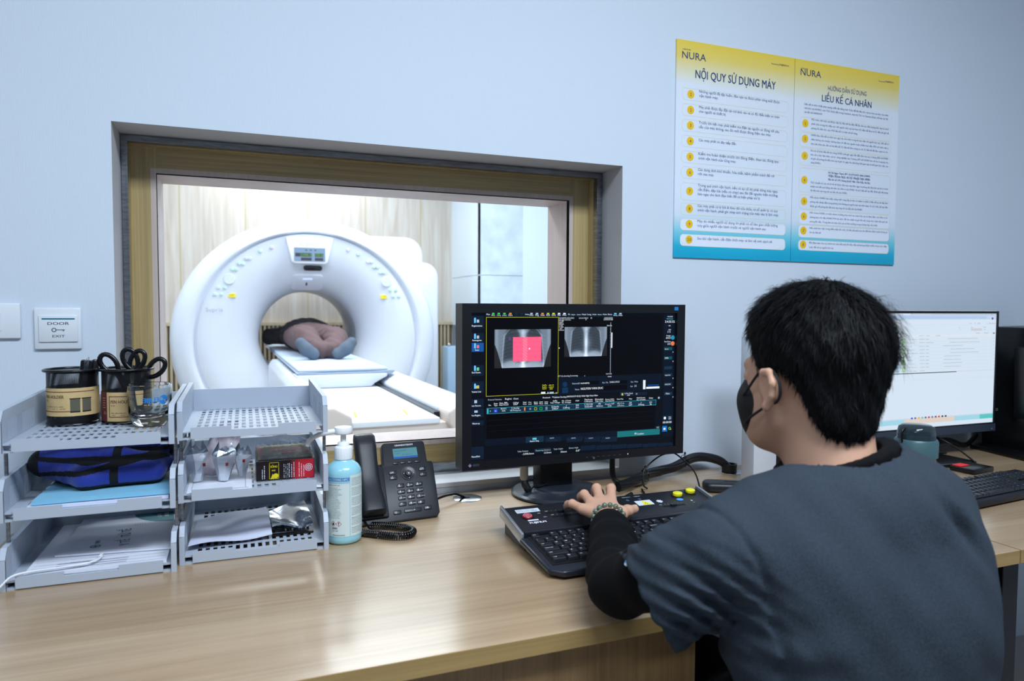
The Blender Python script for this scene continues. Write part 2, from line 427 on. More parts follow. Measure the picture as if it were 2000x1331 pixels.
# ---- scanner room shell
PLK = bpy.data.materials.new('wall_plank_veneer'); PLK.use_nodes = True
def plank_mat():
    nt = PLK.node_tree; N = nt.nodes.new; L = nt.links.new; b = nt.nodes['Principled BSDF']
    tc = N('ShaderNodeTexCoord'); mp = N('ShaderNodeMapping'); mp.inputs['Scale'].default_value = (9, 1, .55); L(tc.outputs['Object'], mp.inputs[0])
    n = N('ShaderNodeTexNoise'); n.inputs['Scale'].default_value = 2.2; n.inputs['Detail'].default_value = 6; n.inputs['Distortion'].default_value = .8; L(mp.outputs[0], n.inputs['Vector'])
    cr = N('ShaderNodeValToRGB'); e = cr.color_ramp.elements; e[0].position = .33; e[0].color = S(196, 184, 172); e[1].position = .66; e[1].color = S(216, 210, 202)
    L(n.outputs['Fac'], cr.inputs[0]); sx = N('ShaderNodeSeparateXYZ'); L(tc.outputs['Object'], sx.inputs[0])
    m1 = N('ShaderNodeMath'); m1.operation = 'ADD'; m1.inputs[1].default_value = 20*.548+.526; L(sx.outputs[0], m1.inputs[0])
    m2 = N('ShaderNodeMath'); m2.operation = 'PINGPONG'; m2.inputs[1].default_value = .274; L(m1.outputs[0], m2.inputs[0])
    m3 = N('ShaderNodeMath'); m3.operation = 'LESS_THAN'; m3.inputs[1].default_value = .006; L(m2.outputs[0], m3.inputs[0])
    mx = N('ShaderNodeMix'); mx.data_type = 'RGBA'; L(m3.outputs[0], mx.inputs[0]); L(cr.outputs[0], mx.inputs[6]); mx.inputs[7].default_value = S(190, 178, 140)
    L(mx.outputs[2], b.inputs['Base Color']); b.inputs['Roughness'].default_value = .5
plank_mat()
mb = MB(); mb.box(-3.2, 2.0, 5.2, 5.3, 0, 2.9, PLK); struct(mb.build('wall_far'))
SLAT = mat('slat_veneer', (205, 190, 160), .5, var=(6, .15, (4, 1, .4)))
mb = MB(); mb.box(-3.2, 1.99, 5.155, 5.2, 1.045, 1.075, SLAT); mb.box(-3.2, 1.99, 5.19, 5.199, 0, 1.045, mat('slat_gap', (120, 100, 74), .8))
x = -2.2
while x < 1.97: mb.box(x, x+.019, 5.165, 5.19, 0, 1.045, SLAT); x += .0376
struct(mb.build('trim_1'))
BLW = mat('side_wall_white', (214, 226, 236), .5, spec=.3); BLS = mat('side_wall_slate', (196, 210, 222), .5, var=(7, .12))
mb = MB(); mb.box(1.99, 2.09, 4.27, 5.2, 1.52, 2.9, BLW); mb.box(1.99, 2.09, 4.27, 5.2, 1.045, 1.516, BLW); mb.box(2.03, 2.09, 4.27, 5.2, 0, 1.045, BLW)
struct(mb.build('wall_side'))
mb = MB(); mb.box(1.99, 2.39, 4.24, 4.34, 1.515, 2.9, BLS); mb.box(1.99, 2.39, 4.24, 4.34, 0, 1.511, BLS); mb.box(2.39, 3.6, 4.24, 4.34, 0, 2.9, BLW)
struct(mb.build('wall_alcove'))

# ceiling fixtures carrying the lamp light
PANW = mat('fixture_white', (235, 238, 240), .4)
LITP = glow('fixture_diffuser', (235, 244, 255), 2.0)
for x, y, z, sx, sy, p_, c_ in CEIL_LAMPS:
    t = thing('ceiling_light', 'flat rectangular ceiling light panel with lit diffuser', 'ceiling light', (x, y, z), 0, 'ceiling light panels over both rooms')
    b = MB(); ringbox(b, (-sx/2-.03, sx/2+.03, -sy/2-.03, sy/2+.03), (-sx/2, sx/2, -sy/2, sy/2), -.0, -.12 if z < 2.8 else -.04, PANW)
    for v in b.bm.verts: v.co = Vector((v.co.x, v.co.z, -v.co.y))
    b.build('frame', t)
    b = MB(); b.box(-sx/2, sx/2, -sy/2, sy/2, .012, .016, LITP); b.build('diffuser', t)

# ---- wall plates
PLAST = mat('switch_plastic', (222, 228, 234), .3); INK = mat('grey_ink', (88, 92, 112), .6); TEAL = mat('teal_ink', (20, 110, 130), .5)
t = thing('door_exit_switch', 'square white wall switch printed DOOR EXIT with a key sign', 'switch', (-.3625, 0, 1.176))
FX = frame((0, 0, 0), (1, 0, 0), (0, 0, 1))   # local x->x, y->z, z-> -y
b = MB(); b.box(-.0425, .0425, -.0435, .0435, 0, .009, PLAST, .004, M=FX); b.build('plate', t, 40)
b = MB(); b.box(-.0335, .0365, -.028, .0275, .0085, .0125, PLAST, .0015, M=FX)
b.build('button', t, 40)
b = MB(); b.box(-.0275, .0315, .0185, .0215, .0124, .0127, TEAL, M=FX)
b.text('DOOR', .0085, .002, .0075, .0128, INK, FX, 'CENTER', .02, 1.55); b.text('EXIT', .0075, .002, -.0185, .0128, INK, FX, 'CENTER', .01, 1.5)
b.disc((-.006, -.003, .0128), .0045, INK, FX, 20, r0=.0028); b.box(-.0016, .0135, -.0036, -.0022, .0126, .0128, INK, M=FX); b.box(.0098, .0115, -.0062, -.003, .0126, .0128, INK, M=FX)
b.build('button_print', t)
t = thing('wall_outlet_plate', 'white wall plate with small black socket, cut by the left picture edge', 'wall plate', (-.475, 0, 1.192))
b = MB(); b.box(-.06, .047, -.036, .036, 0, .009, PLAST, .003, M=FX); b.build('plate', t, 40)
b = MB(); b.box(-.03, .015, -.02, .018, .009, .0105, PLAST, .0006, M=FX); b.build('socket_insert', t)
b = MB(); b.box(-.006, .009, -.003, .004, .0106, .0108, mat('socket_dark', (18, 20, 28), .5), M=FX); b.build('socket_hole', t)

# ---- desks
def desk(x0, x1, label, leg, ped):
    t = thing('desk', label, 'desk', (0, 0, 0))
    b = MB(); b.box(x0, x1, -.8, -.0015, .7225, .75, DESKW, .001)
    for f in b.bm.faces:
        if f.normal.y < -.9 or abs(f.normal.x) > .9: f.material_index = b.mi(DESKE)
    b.build('tabletop', t)
    if ped:
        b = MB(); b.box(x0+.03, .68, -.772, -.2, .05, .7225, PANELW); b.build('drawer_pedestal', t)
        b = MB(); b.box(1.35, 1.372, -.775, -.03, 0.0, .7225, DESKW, .001)
        b.build('side_panel', t)
    for lx in leg:
        for ly in (-.74, -.06):
            b = MB(); b.box(lx-.024, lx+.024, ly-.02, ly+.02, 0, .7225, BLACKM, .002); b.build('leg', t)
    b = MB(); b.box(leg[0]-.02, leg[-1]+.02, -.08, -.05, .66, .70, BLACKM); b.build('rail', t)
desk(-.456, 1.423, 'long oak-look desk under the observation window, holding trays and phone', (1.398, -.40), True)
desk(1.427, 2.95, 'oak-look desk butted to the right end of the long desk', (1.46, 2.9), False)

# grommets
CHR = mat('chrome', (200, 205, 212), .15, 1)
def grommet(x, y, lab, hole=True):
    t = thing('desk_grommet', lab, 'cable grommet', (x, y, .75))
    b = MB(); b.lathe([(.036, 0), (.036, .0012), (.030, .003), (.0, .003)], seg=40, m=CHR); b.build('cap', t, 30)
    b = MB(); b.disc((-.008, -.004, .0032), .014, mat('hole_black', (8, 8, 10), .9), seg=24, ry=.009); b.build('cable_hole', t)
grommet(.511, -.069, 'chrome cable grommet in the desk right of the telephone')
grommet(1.316, -.066, 'chrome cable grommet where the thick black cable bundle ends')
grommet(2.13, -.07, 'chrome cable grommet behind the far keyboard near the black tower')
# ================================================================ CT scanner
GW = mat('scanner_white', (222, 228, 240), .3, spec=.5)
GW2 = mat('scanner_warm', (222, 208, 200), .4)
GX, GZ = .47, .98
sc = thing('ct_scanner', 'white CT scanner gantry with round bore seen through the window', 'CT scanner', (GX, 4.1, 0))
def rev(name, prof, parent, seg=96, m=GW, ell=True, lo=None):
    b = MB(); vs = []; fs = []; n = len(prof)
    for r, y in prof:
        q = min(1, max(0, (r-.78)/.1)) if ell else 0; rz = r*(1-.07*q)
        for k in range(seg):
            t = 2*PI*k/seg; zz = math.sin(t)*(rz if math.sin(t) > 0 else r*(1-.0*q)); vs.append((r*math.cos(t), y-4.1, GZ+zz))
    for i in range(n-1):
        for k in range(seg): fs.append((i*seg+k, i*seg+(k+1) % seg, (i+1)*seg+(k+1) % seg, (i+1)*seg+k))
    b.add(vs, fs, m); return b.build(name, parent, 50, recalc=False)
rev('bore_tunnel', [(.372, 3.985), (.366, 4.05), (.366, 4.62)], sc)
rev('front_funnel', [(.372, 3.985), (.385, 3.94), (.41, 3.89), (.45, 3.84), (.51, 3.795), (.59, 3.755), (.68, 3.73), (.78, 3.715), (.79, 3.722)], sc)
rev('outer_ring', [(.79, 3.722), (.797, 3.735), (.805, 3.737), (.812, 3.728), (.822, 3.70), (.84, 3.692), (.89, 3.70), (.935, 3.73), (.96, 3.775), (.972, 3.83), (.975, 4.30), (.95, 4.34)], sc, m=GW)
b = MB(); O = rrect(-.92, .08, .90, .9, .05)
b.prism([(-.93, .02), (.93, .02), (.95, .35), (.95, .52), (-.95, .52), (-.95, .35)], -.18, .2, GW, 'xz', .02); 
b.build('gantry_base', sc, 40)
def outline(x1, z1, r): return [(-.6, .05), (x1, .05)]+[(x1-r+r*math.cos(math.radians(a)), z1-r+r*math.sin(math.radians(a))) for a in range(0, 91, 15)]+[(-.6, z1)]
def halo(name, x1, z1, y0, y1, r, hole=True):
    # rear body: stepped cover with the tunnel passing through it
    b = MB(); P = outline(x1, z1, r); b.prism(P, y0, y1, GW, 'xz', .035, seg=3); o = b.build(name, sc, 50)
    return o
# rear covers are built either side of the tunnel so that the bore stays open
def halfcover(name, x1, z1, r, y0, y1):
    P = []
    for a in range(-90, 91, 10): P.append((.37*math.cos(math.radians(a)), GZ+.37*math.sin(math.radians(a))))
    zt = z1
    Q = [(0, .05), (x1, .05)]+[(x1-r+r*math.cos(math.radians(a)), zt-r+r*math.sin(math.radians(a))) for a in range(0, 91, 15)]+[(0, zt)]
    b = MB(); b.prism(Q+P[::-1], y0, y1, GW, 'xz', .025, seg=3, ang=.9); b.build(name, sc, 50)
halfcover('rear_cover', 1.12, 1.61, .13, .12, .42)
halfcover('top_cover', 1.0, 1.828, .15, .2, .50)
b = MB(); P = [(.37*math.cos(math.radians(a)), GZ+.37*math.sin(math.radians(a))) for a in range(270, 89, -10)]
b.prism([(0, .05)]+P+[(0, 1.75), (-.6, 1.7), (-.85, 1.35), (-.88, .05)], .12, .5, GW, 'xz'); b.build('rear_cover', sc, 50)
# display panel, slot, camera pod
def onface(x, z, dx, dz, y): return frame((x-GX, y-4.1, z), (1, 0, 0), (0, .10, 1))
FP = frame((.463-GX, 3.722-4.1, 1.640), (1, 0, 0), (0, -.05, 1))
b = MB(); b.prism([(-.17, .095), (-.128, -.085), (-.105, -.096), (.105, -.096), (.128, -.085), (.17, .095)], -.03, .03, mat('panel_white', (236, 238, 244), .3), 'xy', .006, M=FP); b.build('display_housing', sc, 40)
LCDG = mat('lcd_grey', (110, 130, 155), .3, emit=(110, 130, 155), es=.35); SEG = glow('segment_green', (120, 210, 70), .8); DK = mat('segment_dark', (58, 60, 72), .4)
b = MB(); b.box(-.113, .110, -.078, .022, .031, .034, LCDG, .004, M=FP)
b.box(-.105, .012, -.045, -.018, .0342, .0345, DK, M=FP); b.box(.035, .095, -.045, -.018, .0342, .0345, DK, M=FP)
b.box(-.065, .012, -.074, -.052, .0342, .0345, DK, M=FP); b.box(.035, .095, -.074, -.052, .0342, .0345, DK, M=FP)
for k in range(3): b.box(-.035+k*.033, -.02+k*.033, 0, .007, .0342, .0345, DK, M=FP)
b.text('1098.0', .026, -.07, -.041, .0347, SEG, FP, line=.08); b.text('055', .026, .04, -.041, .0347, SEG, FP, line=.052)
b.build('display_screen', sc)
LOGO = mat('logo_grey', (168, 176, 190), .4)
b = MB(); b.text('FUJIFILM', .034, 0, .034, .0305, LOGO, FP, 'CENTER', .0, line=None, sx=1.15); b.build('brand_lettering', sc)
FS = frame((-.20-GX, 3.712-4.1, 1.196), (1, 0, 0), (0, 0, 1)); b = MB(); b.text('Supria', .042, -.055, -.012, .006, LOGO, FS, sx=1.1); b.build('model_lettering', sc)
FQ = frame((.49-GX, 3.775-4.1, 1.515), (1, 0, 0), (0, -.5, 1))
b = MB(); b.prism(rrect(-.068, -.018, .068, .018, .0175, 8), -.02, .012, mat('gloss_black', (12, 12, 16), .25), 'xy', .003, M=FQ); b.build('intercom_slot', sc, 40)
FC = frame((.455-GX, 3.852-4.1, 1.41), (1, 0, 0), (0, -1.0, 1))
b = MB(); b.prism(rrect(-.115, -.085, .115, .075, .03, 5), -.06, .004, GW, 'xy', .008, M=FC)
b.build('laser_pod', sc, 40)
b = MB(); b.box(-.035, .035, .028, .046, .0045, .0065, mat('pod_light', (205, 215, 255), .3, emit=(190, 205, 255), es=.6), .003, M=FC); b.build('pod_lamp', sc)
b = MB(); b.box(-.012, .0, -.03, .0, .0045, .0065, DK, .002, M=FC); b.build('pod_slit', sc)
# control buttons, mirrored left/right, one part each
GRN = mat('button_green', (196, 224, 214), .4); PUR = mat('button_violet', (210, 196, 230), .4); GRY = mat('button_grey', (206, 212, 222), .4)
YEL = mat('label_yellow', (246, 222, 30), .5)
def facey(r): 
    pr = [(.45, 3.84), (.51, 3.795), (.59, 3.755), (.68, 3.73), (.78, 3.715)]
    return float(np.interp(r, [p[0] for p in pr], [p[1] for p in pr]))
def button(x, z, r, m, ring=True):
    rr = math.hypot(x-GX, z-GZ); y = facey(rr); b = MB(); Fm = frame((x-GX, y-4.1-.004, z), (1, 0, 0), (0, 0, 1))
    b.cyl((0, 0, -.01), r, .014, m, 16, M=Fm, bev=.003); b.build('button', sc, 40)
for sgn in (-1, 1):
    X = lambda x: GX+sgn*abs(x-GX)
    for x, z, m_, r_ in ((.107+.01, 1.628, GRN, .014), (.195, 1.655, PUR, .013), (.020, 1.571, GRY, .013), (.046, 1.571, GRY, .013), (-.028, 1.532, GRN, .013), (-.002, 1.532, GRN, .013),
                         (-.076, 1.49, GRN, .013), (-.050, 1.49, GRN, .013), (-.17, 1.356, GRN, .013), (-.126, 1.356, GRN, .013), (-.194, 1.308, GRN, .013), (-.150, 1.308, GRN, .013)):
        button(X(x), z, r_, m_)
    xx, zz = X(-.098), 1.419; y = facey(math.hypot(xx-GX, zz-GZ)); Fm = frame((xx-GX, y-4.1-.005, zz), (1, 0, 0), (0, 0, 1))
    b = MB(); b.cyl((0, 0, -.01), .04, .013, GW, 28, M=Fm, bev=.003); b.disc((0, 0, .0032), .034, GRN, Fm, 28, r0=.029); b.disc((0, 0, .0032), .013, GRN, Fm, 16, r0=.009)
    for a in range(4): b.disc((.02*math.cos(a*PI/2), .02*math.sin(a*PI/2), .0032), .004, GRY, Fm, 8)
    b.build('direction_pad', sc, 40)
    xx = X(-.083); Fm = frame((xx-GX, facey(math.hypot(xx-GX, 1.302-GZ))-4.1-.004, 1.302), (1, 0, 0), (0, 0, 1))
    b = MB(); b.box(-.028, .028, -.014, .014, -.01, .001, YEL, M=Fm); b.text('LASER', .012, 0, -.002, .0012, mat('label_olive', (150, 130, 20), .5), Fm, 'CENTER'); b.build('warning_label', sc)

# ================================================================ patient table
pt = thing('patient_table', 'white motorised patient table running into the scanner bore', 'patient table', (.58, 1.0, 0), .03)
def TP(b): return b
# local frame: x across, y along (0 = near end)
b = MB(); b.box(-.24, .24, .06, 2.4, .05, .70, GW2, .02); b.build('pedestal', pt)
b = MB(); b.box(-.20, .155, -.0, 2.6, .755, .78, mat('table_white', (236, 240, 246), .3), .008); b.build('centre_plate', pt, 40)
b = MB(); b.box(-.29, .29, .02, 2.55, .62, .757, GW2, .01); b.build('chassis', pt, 40)
b = MB(); b.box(.155, .180, .10, 2.6, .757, .7875, mat('rail_black', (10, 14, 22), .3)); b.build('slide_rail', pt)
for sg in (-1, 1):
    P = [(sg*.182, .755), (sg*.182, .802), (sg*.25, .842), (sg*.30, .842), (sg*.325, .80), (sg*.325, .66), (sg*.29, .64)]
    if sg < 0: P = [(p[0]-.018, p[1]) for p in P]
    b = MB(); b.prism(P, .14, 2.62, GW, 'xz', .01, seg=3); b.build('side_cover', pt, 50)
    b = MB(); b.prism(P, -.02, .139, GW2, 'xz', .012, seg=3); b.build('end_cap', pt, 50)
for xx in (-.14, .07): 
    b = MB(); b.quad([(xx-.03, .10, .7805), (xx-.02, .10, .7805), (xx+.0, .26, .7805), (xx-.01, .26, .7805)], YEL); b.build('yellow_stripe', pt)
b = MB(); b.prism([(-.19, .783), (.11, .783), (.13, .80), (.20, .838), (.20, .852), (-.29, .852), (-.29, .845), (-.21, .80)], 1.17, 1.35, GW, 'xz', .006); b.build('carriage', pt, 40)
TT = MB()
prof = [(-.285, .862), (-.27, .850), (-.15, .842), (.12, .842), (.235, .850), (.25, .862), (.235, .868), (.12, .862), (-.15, .862), (-.27, .868)]
TT.prism(prof, 1.19, 4.0, mat('tabletop_carbon', (160, 172, 190), .4), 'xz', 0); TT.build('tabletop', pt, 50)
b = MB(); b.box(-.275, .215, 1.22, 3.95, .8625, .882, mat('mattress_vinyl', (196, 212, 232), .45), .009, seg=3); b.build('mattress', pt, 50)

LB = mat('cabinet_blue', (176, 206, 232), .45)
t = thing('equipment_cabinet', 'pale blue metal cabinet with a round knob beside the slatted wall', 'cabinet', (1.84, 4.7, 0))
b = MB(); b.box(-.06, .10, -.1, .1, 0, .85, LB, .006); b.build('body', t, 40)
b = MB(); b.ball((-.036, -.06, .868), .017, CHR); b.cyl((-.036, -.06, .85), .008, .01, CHR); b.build('knob', t, 60)
# ================================================================ letter trays
TG = mat('tray_grey', (176, 186, 200), .42, spec=.45)
TW, TL = .257, .315
def tray_mesh():
    b = MB()
    # side walls with ventilation slots
    for x0 in (0, TW-.005):
        b.prism([(0, 0), (TL, 0), (TL, .018), (0, .018)], x0, x0+.005, TG, 'yz')
        b.prism([(0, .0), (.001, .0), (0, .051), (.012, .0665), (TL, .071), (TL, .060), (.016, .0525)][:0] or [(.0, .018), (.020, .018), (.020, .0665), (.012, .0660), (0, .050)], x0, x0+.005, TG, 'yz')
        b.prism([(.020, .052), (TL, .052), (TL, .071), (.020, .0665)], x0, x0+.005, TG, 'yz')
        y = .020; segs = [(.020, .030), ]
        for base in (.030, .120):
            for k in range(9 if base < .1 else 12):
                yy = base+k*.0065; b.box(x0, x0+.005, yy+.0025, yy+.0066, .018, .052, TG)
            e = base+(9 if base < .1 else 12)*.0065
            b.box(x0, x0+.005, e, .120 if base < .1 else TL, .018, .052, TG)
        b.box(x0, x0+.005, .02, .0325, .018, .052, TG)
        xo = x0-.004 if x0 == 0 else x0
        b.prism([(.002, .0505), (.013, .0665), (TL, .071), (TL, .074), (.012, .0695), (0, .0525)], xo, xo+.009, TG, 'yz')   # rim flange
        b.prism([(-.001, 0), (.003, 0), (.003, .051), (-.001, .051)], xo, xo+.009, TG, 'yz')
    # floor lattice
    z0, z1 = .0125, .0145
    b.box(.005, .022, .004, TL-.004, z0, z1, TG); b.box(TW-.022, TW-.005, .004, TL-.004, z0, z1, TG)
    n = 16; p = (TW-.044)/n
    for k in range(n+1): b.box(.022+k*p-.003, .022+k*p+.003, .004, TL-.004, z0, z1, TG)
    y = .010
    while y < TL-.01: b.box(.02, TW-.02, y-.004, y+.005, z0+.0002, z1+.0002, TG); y += .037
    b.box(.005, TW-.005, TL-.02, TL-.003, z0, z1, TG)
    b.box(.005, TW-.005, TL-.005, TL-.001, .0, .058, TG)     # back wall
    # front lip with lowered middle
    P = [(.018, 0.002), (TW-.018, .002), (TW-.018, .0225), (TW*.66, .0225), (TW*.66, .0155), (TW*.34, .0155), (TW*.34, .0225), (.018, .0225)]
    b.prism(P, .0, .003, TG, 'xz'); b.box(.004, .019, .003, .02, .0, .003, TG); b.box(TW-.019, TW-.004, .003, .02, 0, .003, TG)
    return b
tray_proto = None
def tray_stack(x, y, label):
    global tray_proto
    t = thing('letter_tray_stack', label, 'letter tray', (x, y, .75))
    for k in range(3):
        if tray_proto is None: o = tray_proto = tray_mesh().build('tray', t)
        else:
            o = tray_proto.copy(); COL.objects.link(o); o.parent = t
        o.location = (0, 0, k*.115)
    for k in range(2):
        for px in (-.0015, TW+.0015):
            for py in (.045, .27):
                b = MB(); b.cyl((px, py, .068+k*.115), .0032, .049, STEEL, 10); b.build('support_rod', t, 40)
    return t
tray_stack(-.379, -.345, 'left three-tier grey letter tray stack, pen holders on its top tier')
tray_stack(-.112, -.318, 'right three-tier grey letter tray stack with an empty top tier')
ZA = [.75+.0147+k*.115 for k in range(3)]

# ---------------------------------------------------------------- pen holders
MESH = bpy.data.materials.new('black_wire_mesh'); MESH.use_nodes = True
def mesh_mat():
    nt = MESH.node_tree; N = nt.nodes.new; L = nt.links.new; b = nt.nodes['Principled BSDF']
    b.inputs['Base Color'].default_value = (.006, .006, .008, 1); b.inputs['Roughness'].default_value = .4
    tc = N('ShaderNodeTexCoord'); s = N('ShaderNodeSeparateXYZ'); L(tc.outputs['Object'], s.inputs[0])
    at = N('ShaderNodeMath'); at.operation = 'ARCTAN2'; L(s.outputs[1], at.inputs[0]); L(s.outputs[0], at.inputs[1])
    A = N('ShaderNodeMath'); A.operation = 'MULTIPLY'; A.inputs[1].default_value = 36; L(at.outputs[0], A.inputs[0])
    Z = N('ShaderNodeMath'); Z.operation = 'MULTIPLY'; Z.inputs[1].default_value = 1500; L(s.outputs[2], Z.inputs[0])
    outs = []
    for op in ('ADD', 'SUBTRACT'):
        q = N('ShaderNodeMath'); q.operation = op; L(A.outputs[0], q.inputs[0]); L(Z.outputs[0], q.inputs[1])
        si = N('ShaderNodeMath'); si.operation = 'SINE'; L(q.outputs[0], si.inputs[0])
        ab = N('ShaderNodeMath'); ab.operation = 'ABSOLUTE'; L(si.outputs[0], ab.inputs[0])
        lt = N('ShaderNodeMath'); lt.operation = 'LESS_THAN'; lt.inputs[1].default_value = .52; L(ab.outputs[0], lt.inputs[0]); outs.append(lt)
    m = N('ShaderNodeMath'); m.operation = 'MAXIMUM'; L(outs[0].outputs[0], m.inputs[0]); L(outs[1].outputs[0], m.inputs[1])
    L(m.outputs[0], b.inputs['Alpha'])
mesh_mat()
KRAFT = mat('kraft_card', (204, 176, 124), .8, var=(60, .08)); MAROON = mat('maroon_ink', (96, 34, 38), .7); BLKG = mat('black_gloss', (10, 11, 14), .22)
HOLDG = mat('printed_grey', (92, 88, 74), .7)
def wrap(b, text, size, a0, z, r, m, bold=.01, sx=1):
    """text wrapped on a cylinder starting at angle a0 (radians, going right as seen from outside)"""
    V, Fc, x0, x1 = text_geo(text, bold)
    b.add([((r+v[2]*size)*math.cos(a0+(v[0]-x0)*size*sx/r), (r+v[2]*size)*math.sin(a0+(v[0]-x0)*size*sx/r), z+v[1]*size) for v in V], Fc, m)
def band(b, r, a0, a1, z0, z1, m, n=24):
    vs = []; fs = []
    for k in range(n+1):
        a = a0+(a1-a0)*k/n; vs += [(r*math.cos(a), r*math.sin(a), z0), (r*math.cos(a), r*math.sin(a), z1)]
        if k < n: fs.append((2*k, 2*k+2, 2*k+3, 2*k+1))
    b.add(vs, fs, m)
def pen_holder(x, y, label, variant):
    t = thing('pen_holder', label, 'pen holder', (x, y, .9957)); R = .0435
    b = MB(); b.lathe([(R, .004), (R, .102), (R-.0006, .102), (R-.0006, .004)], seg=64, m=MESH, close=True); b.build('mesh_body', t, 60)
    b = MB(); b.lathe([(.0475+.0028*math.cos(a), .104+.0028*math.sin(a)) for a in [k*PI/4 for k in range(8)]], seg=48, m=BLKG, close=True)
    b.lathe([(.0475, .1035), (R-.0004, .101), (R+.0004, .1)], seg=48, m=BLKG); b.build('rim', t, 60)
    b = MB(); b.lathe([(0, .001), (R-.002, .001), (R+.002, .0025), (R+.001, .005), (R-.002, .006), (0, .004)], seg=48, m=BLKG); b.build('base', t, 60)
    b = MB(); r = R+.0006; z0, z1 = (.019, .072) if variant == 0 else (.006, .062)
    b.lathe([(r, z0), (r, z1)], seg=64, m=KRAFT) if False else band(b, r, 0, 2*PI, z0, z1, KRAFT, 64)
    r += .0003; f = -PI/2
    if variant == 0:
        c = -PI/2-1.10
        band(b, r, c-.4, c+2.2, z1-.0075, z1-.0062, MAROON, 30); band(b, r, c-.4, c+1.2, z0+.0085, z0+.0098, MAROON, 20)
        wrap(b, 'PEN HOLDER', .0085, c+.02, z0+.034, r, MAROON, .02, .82); wrap(b, '9172', .0042, c+.02, z0+.028, r, MAROON)
        for k, (s1, s2) in enumerate((('Ø90 x 100mm', '±3mm'), ('Mesh steel', 'material'), ('Durable', 'steel base'))):
            wrap(b, s1, .0025, c+.02+k*.36, z0+.0175, r, BLKG, 0); wrap(b, s2, .0025, c+.06+k*.36, z0+.0135, r, BLKG, 0)
            if k: band(b, r, c+k*.36-.06, c+k*.36-.05, z0+.0125, z0+.0205, MAROON, 1)
        for k in range(2):
            band(b, r, c+1.18+k*.45, c+1.55+k*.45, z0+.008, z0+.033, HOLDG, 8); band(b, r+.0002, c+1.16+k*.45, c+1.57+k*.45, z0+.0325, z0+.034, BLKG, 8)
            band(b, r+.0002, c+1.18+k*.45, c+1.55+k*.45, z0+.007, z0+.009, BLKG, 8)
    else:
        c = -PI/2-.62
        band(b, r, c-.9, c-.12, z0, z1, MAROON, 12)
        for k in range(5): band(b, r+.0002, c-.40, c-.2-.03*(k % 2), z1-.012-k*.0045, z1-.0112-k*.0045, KRAFT, 3)
        wrap(b, '♻', .006, c-.32, z0+.014, r+.0003, KRAFT, 0)
        for zz in (z1-.0085, z0+.008): band(b, r, c, c+2.0, zz, zz+.0012, MAROON, 24)
        band(b, r, c, c+.03, z0+.008, z1-.0085, MAROON, 2)
        wrap(b, 'PEN HOLDER', .0085, c+.08, z0+.035, r, MAROON, .02, .82); wrap(b, '9172', .0042, c+.08, z0+.029, r, MAROON)
        for k, (s1, s2) in enumerate((('Ø90 x 100mm', '±3mm'), ('Mesh steel', 'material'), ('Durable', 'steel base'))):
            wrap(b, s1, .0025, c+.1+k*.36, z0+.0155, r, BLKG, 0); wrap(b, s2, .0025, c+.14+k*.36, z0+.0115, r, BLKG, 0)
    b.build('card_sleeve', t, 60)
    return t
pen_holder(-.312, -.139, 'black mesh pen holder holding black cutters, on the left tray stack', 0)
pen_holder(-.218, -.150, 'black mesh pen holder holding scissors, behind the drinking glass', 1)

def scissors(x, y, z, rz, lean, label, tilts=(0, 0), tw=0):
    t = thing('scissors', label, 'scissors', (x, y, z)); t.rotation_euler = (0, 0, 0)
    M = Matrix.Rotation(rz, 4, 'Z') @ Matrix.Rotation(lean, 4, 'Y') @ Matrix.Rotation(tw, 4, 'Z')
    PL = mat('handle_black', (12, 13, 17), .25)
    for sg in (-1, 1):
        b = MB(); b.prism([(0, .0), (sg*.010, .07), (sg*.006, .075), (-sg*.004, .06)], -.0008+sg*.0008, .0008+sg*.0008, STEEL, 'xz', M=M); b.build('blade', t)
        b = MB(); lp = []
        for k in range(22):
            a = 2*PI*k/22; px, pz = .0125*math.cos(a)*(1+.12*math.sin(a)), .0215*math.sin(a)
            tl = tilts[(sg+1)//2]; lp.append((sg*.0195+px*math.cos(tl)+pz*math.sin(tl), 0, .114-px*math.sin(tl)+pz*math.cos(tl)))
        b.tube(lp, .0040, 10, PL, M, closed=True, flat=1.2)
        b.tube([(sg*.003, 0, .055), (sg*.004, 0, .075), (sg*.010, 0, .094)], [.0045, .0065, .0055], 10, PL, M, sub=4)
        b.build('handle', t, 60)
    b = MB(); b.cyl((0, 0, 0), .003, .005, CHR, 12, M=M @ Matrix.Translation((0, .0025, .068)) @ Matrix.Rotation(PI/2, 4, 'X')); b.build('pivot', t, 40)
    return t
scissors(-.206, -.150, 1.002, -.15, -.21, 'black-handled scissors leaning left in the pen holder behind the glass', (-.45, -.15))
scissors(-.222, -.145, 1.002, -.3, .38, 'black-handled scissors leaning right in the pen holder, over the window edge', (.1, .35))
# cutters and folding clip in left holder
BP = mat('cutter_black', (14, 15, 18), .3)
t = thing('box_cutter', 'black box cutter with metal clip standing in the left pen holder', 'box cutter', (-.300, -.135, 1.0015))
M = Matrix.Rotation(.13, 4, 'Y') @ Matrix.Rotation(.1, 4, 'X')
b = MB(); b.box(-.011, .010, -.006, .006, 0, .118, BP, .003, M=M); b.build('body', t, 40)
b = MB(); b.box(-.004, .004, -.0072, -.0060, .03, .12, STEEL, .0008, M=M); b.tube([(-.002, -.008, .112), (.0, -.009, .122), (.003, -.008, .126), (.003, -.008, .112)], .0006, 6, CHR, M=M); b.build('metal_clip', t)
t = thing('stapler', 'small black stapler standing on end in the left pen holder', 'stapler', (-.284, -.140, 1.0015))
M = Matrix.Rotation(.07, 4, 'Y')
b = MB(); b.prism([(-.003, 0), (.008, 0), (.010, .108), (.006, .118), (-.002, .118)], -.007, .007, BP, 'xz', .003, M=M); b.build('arm', t, 40)
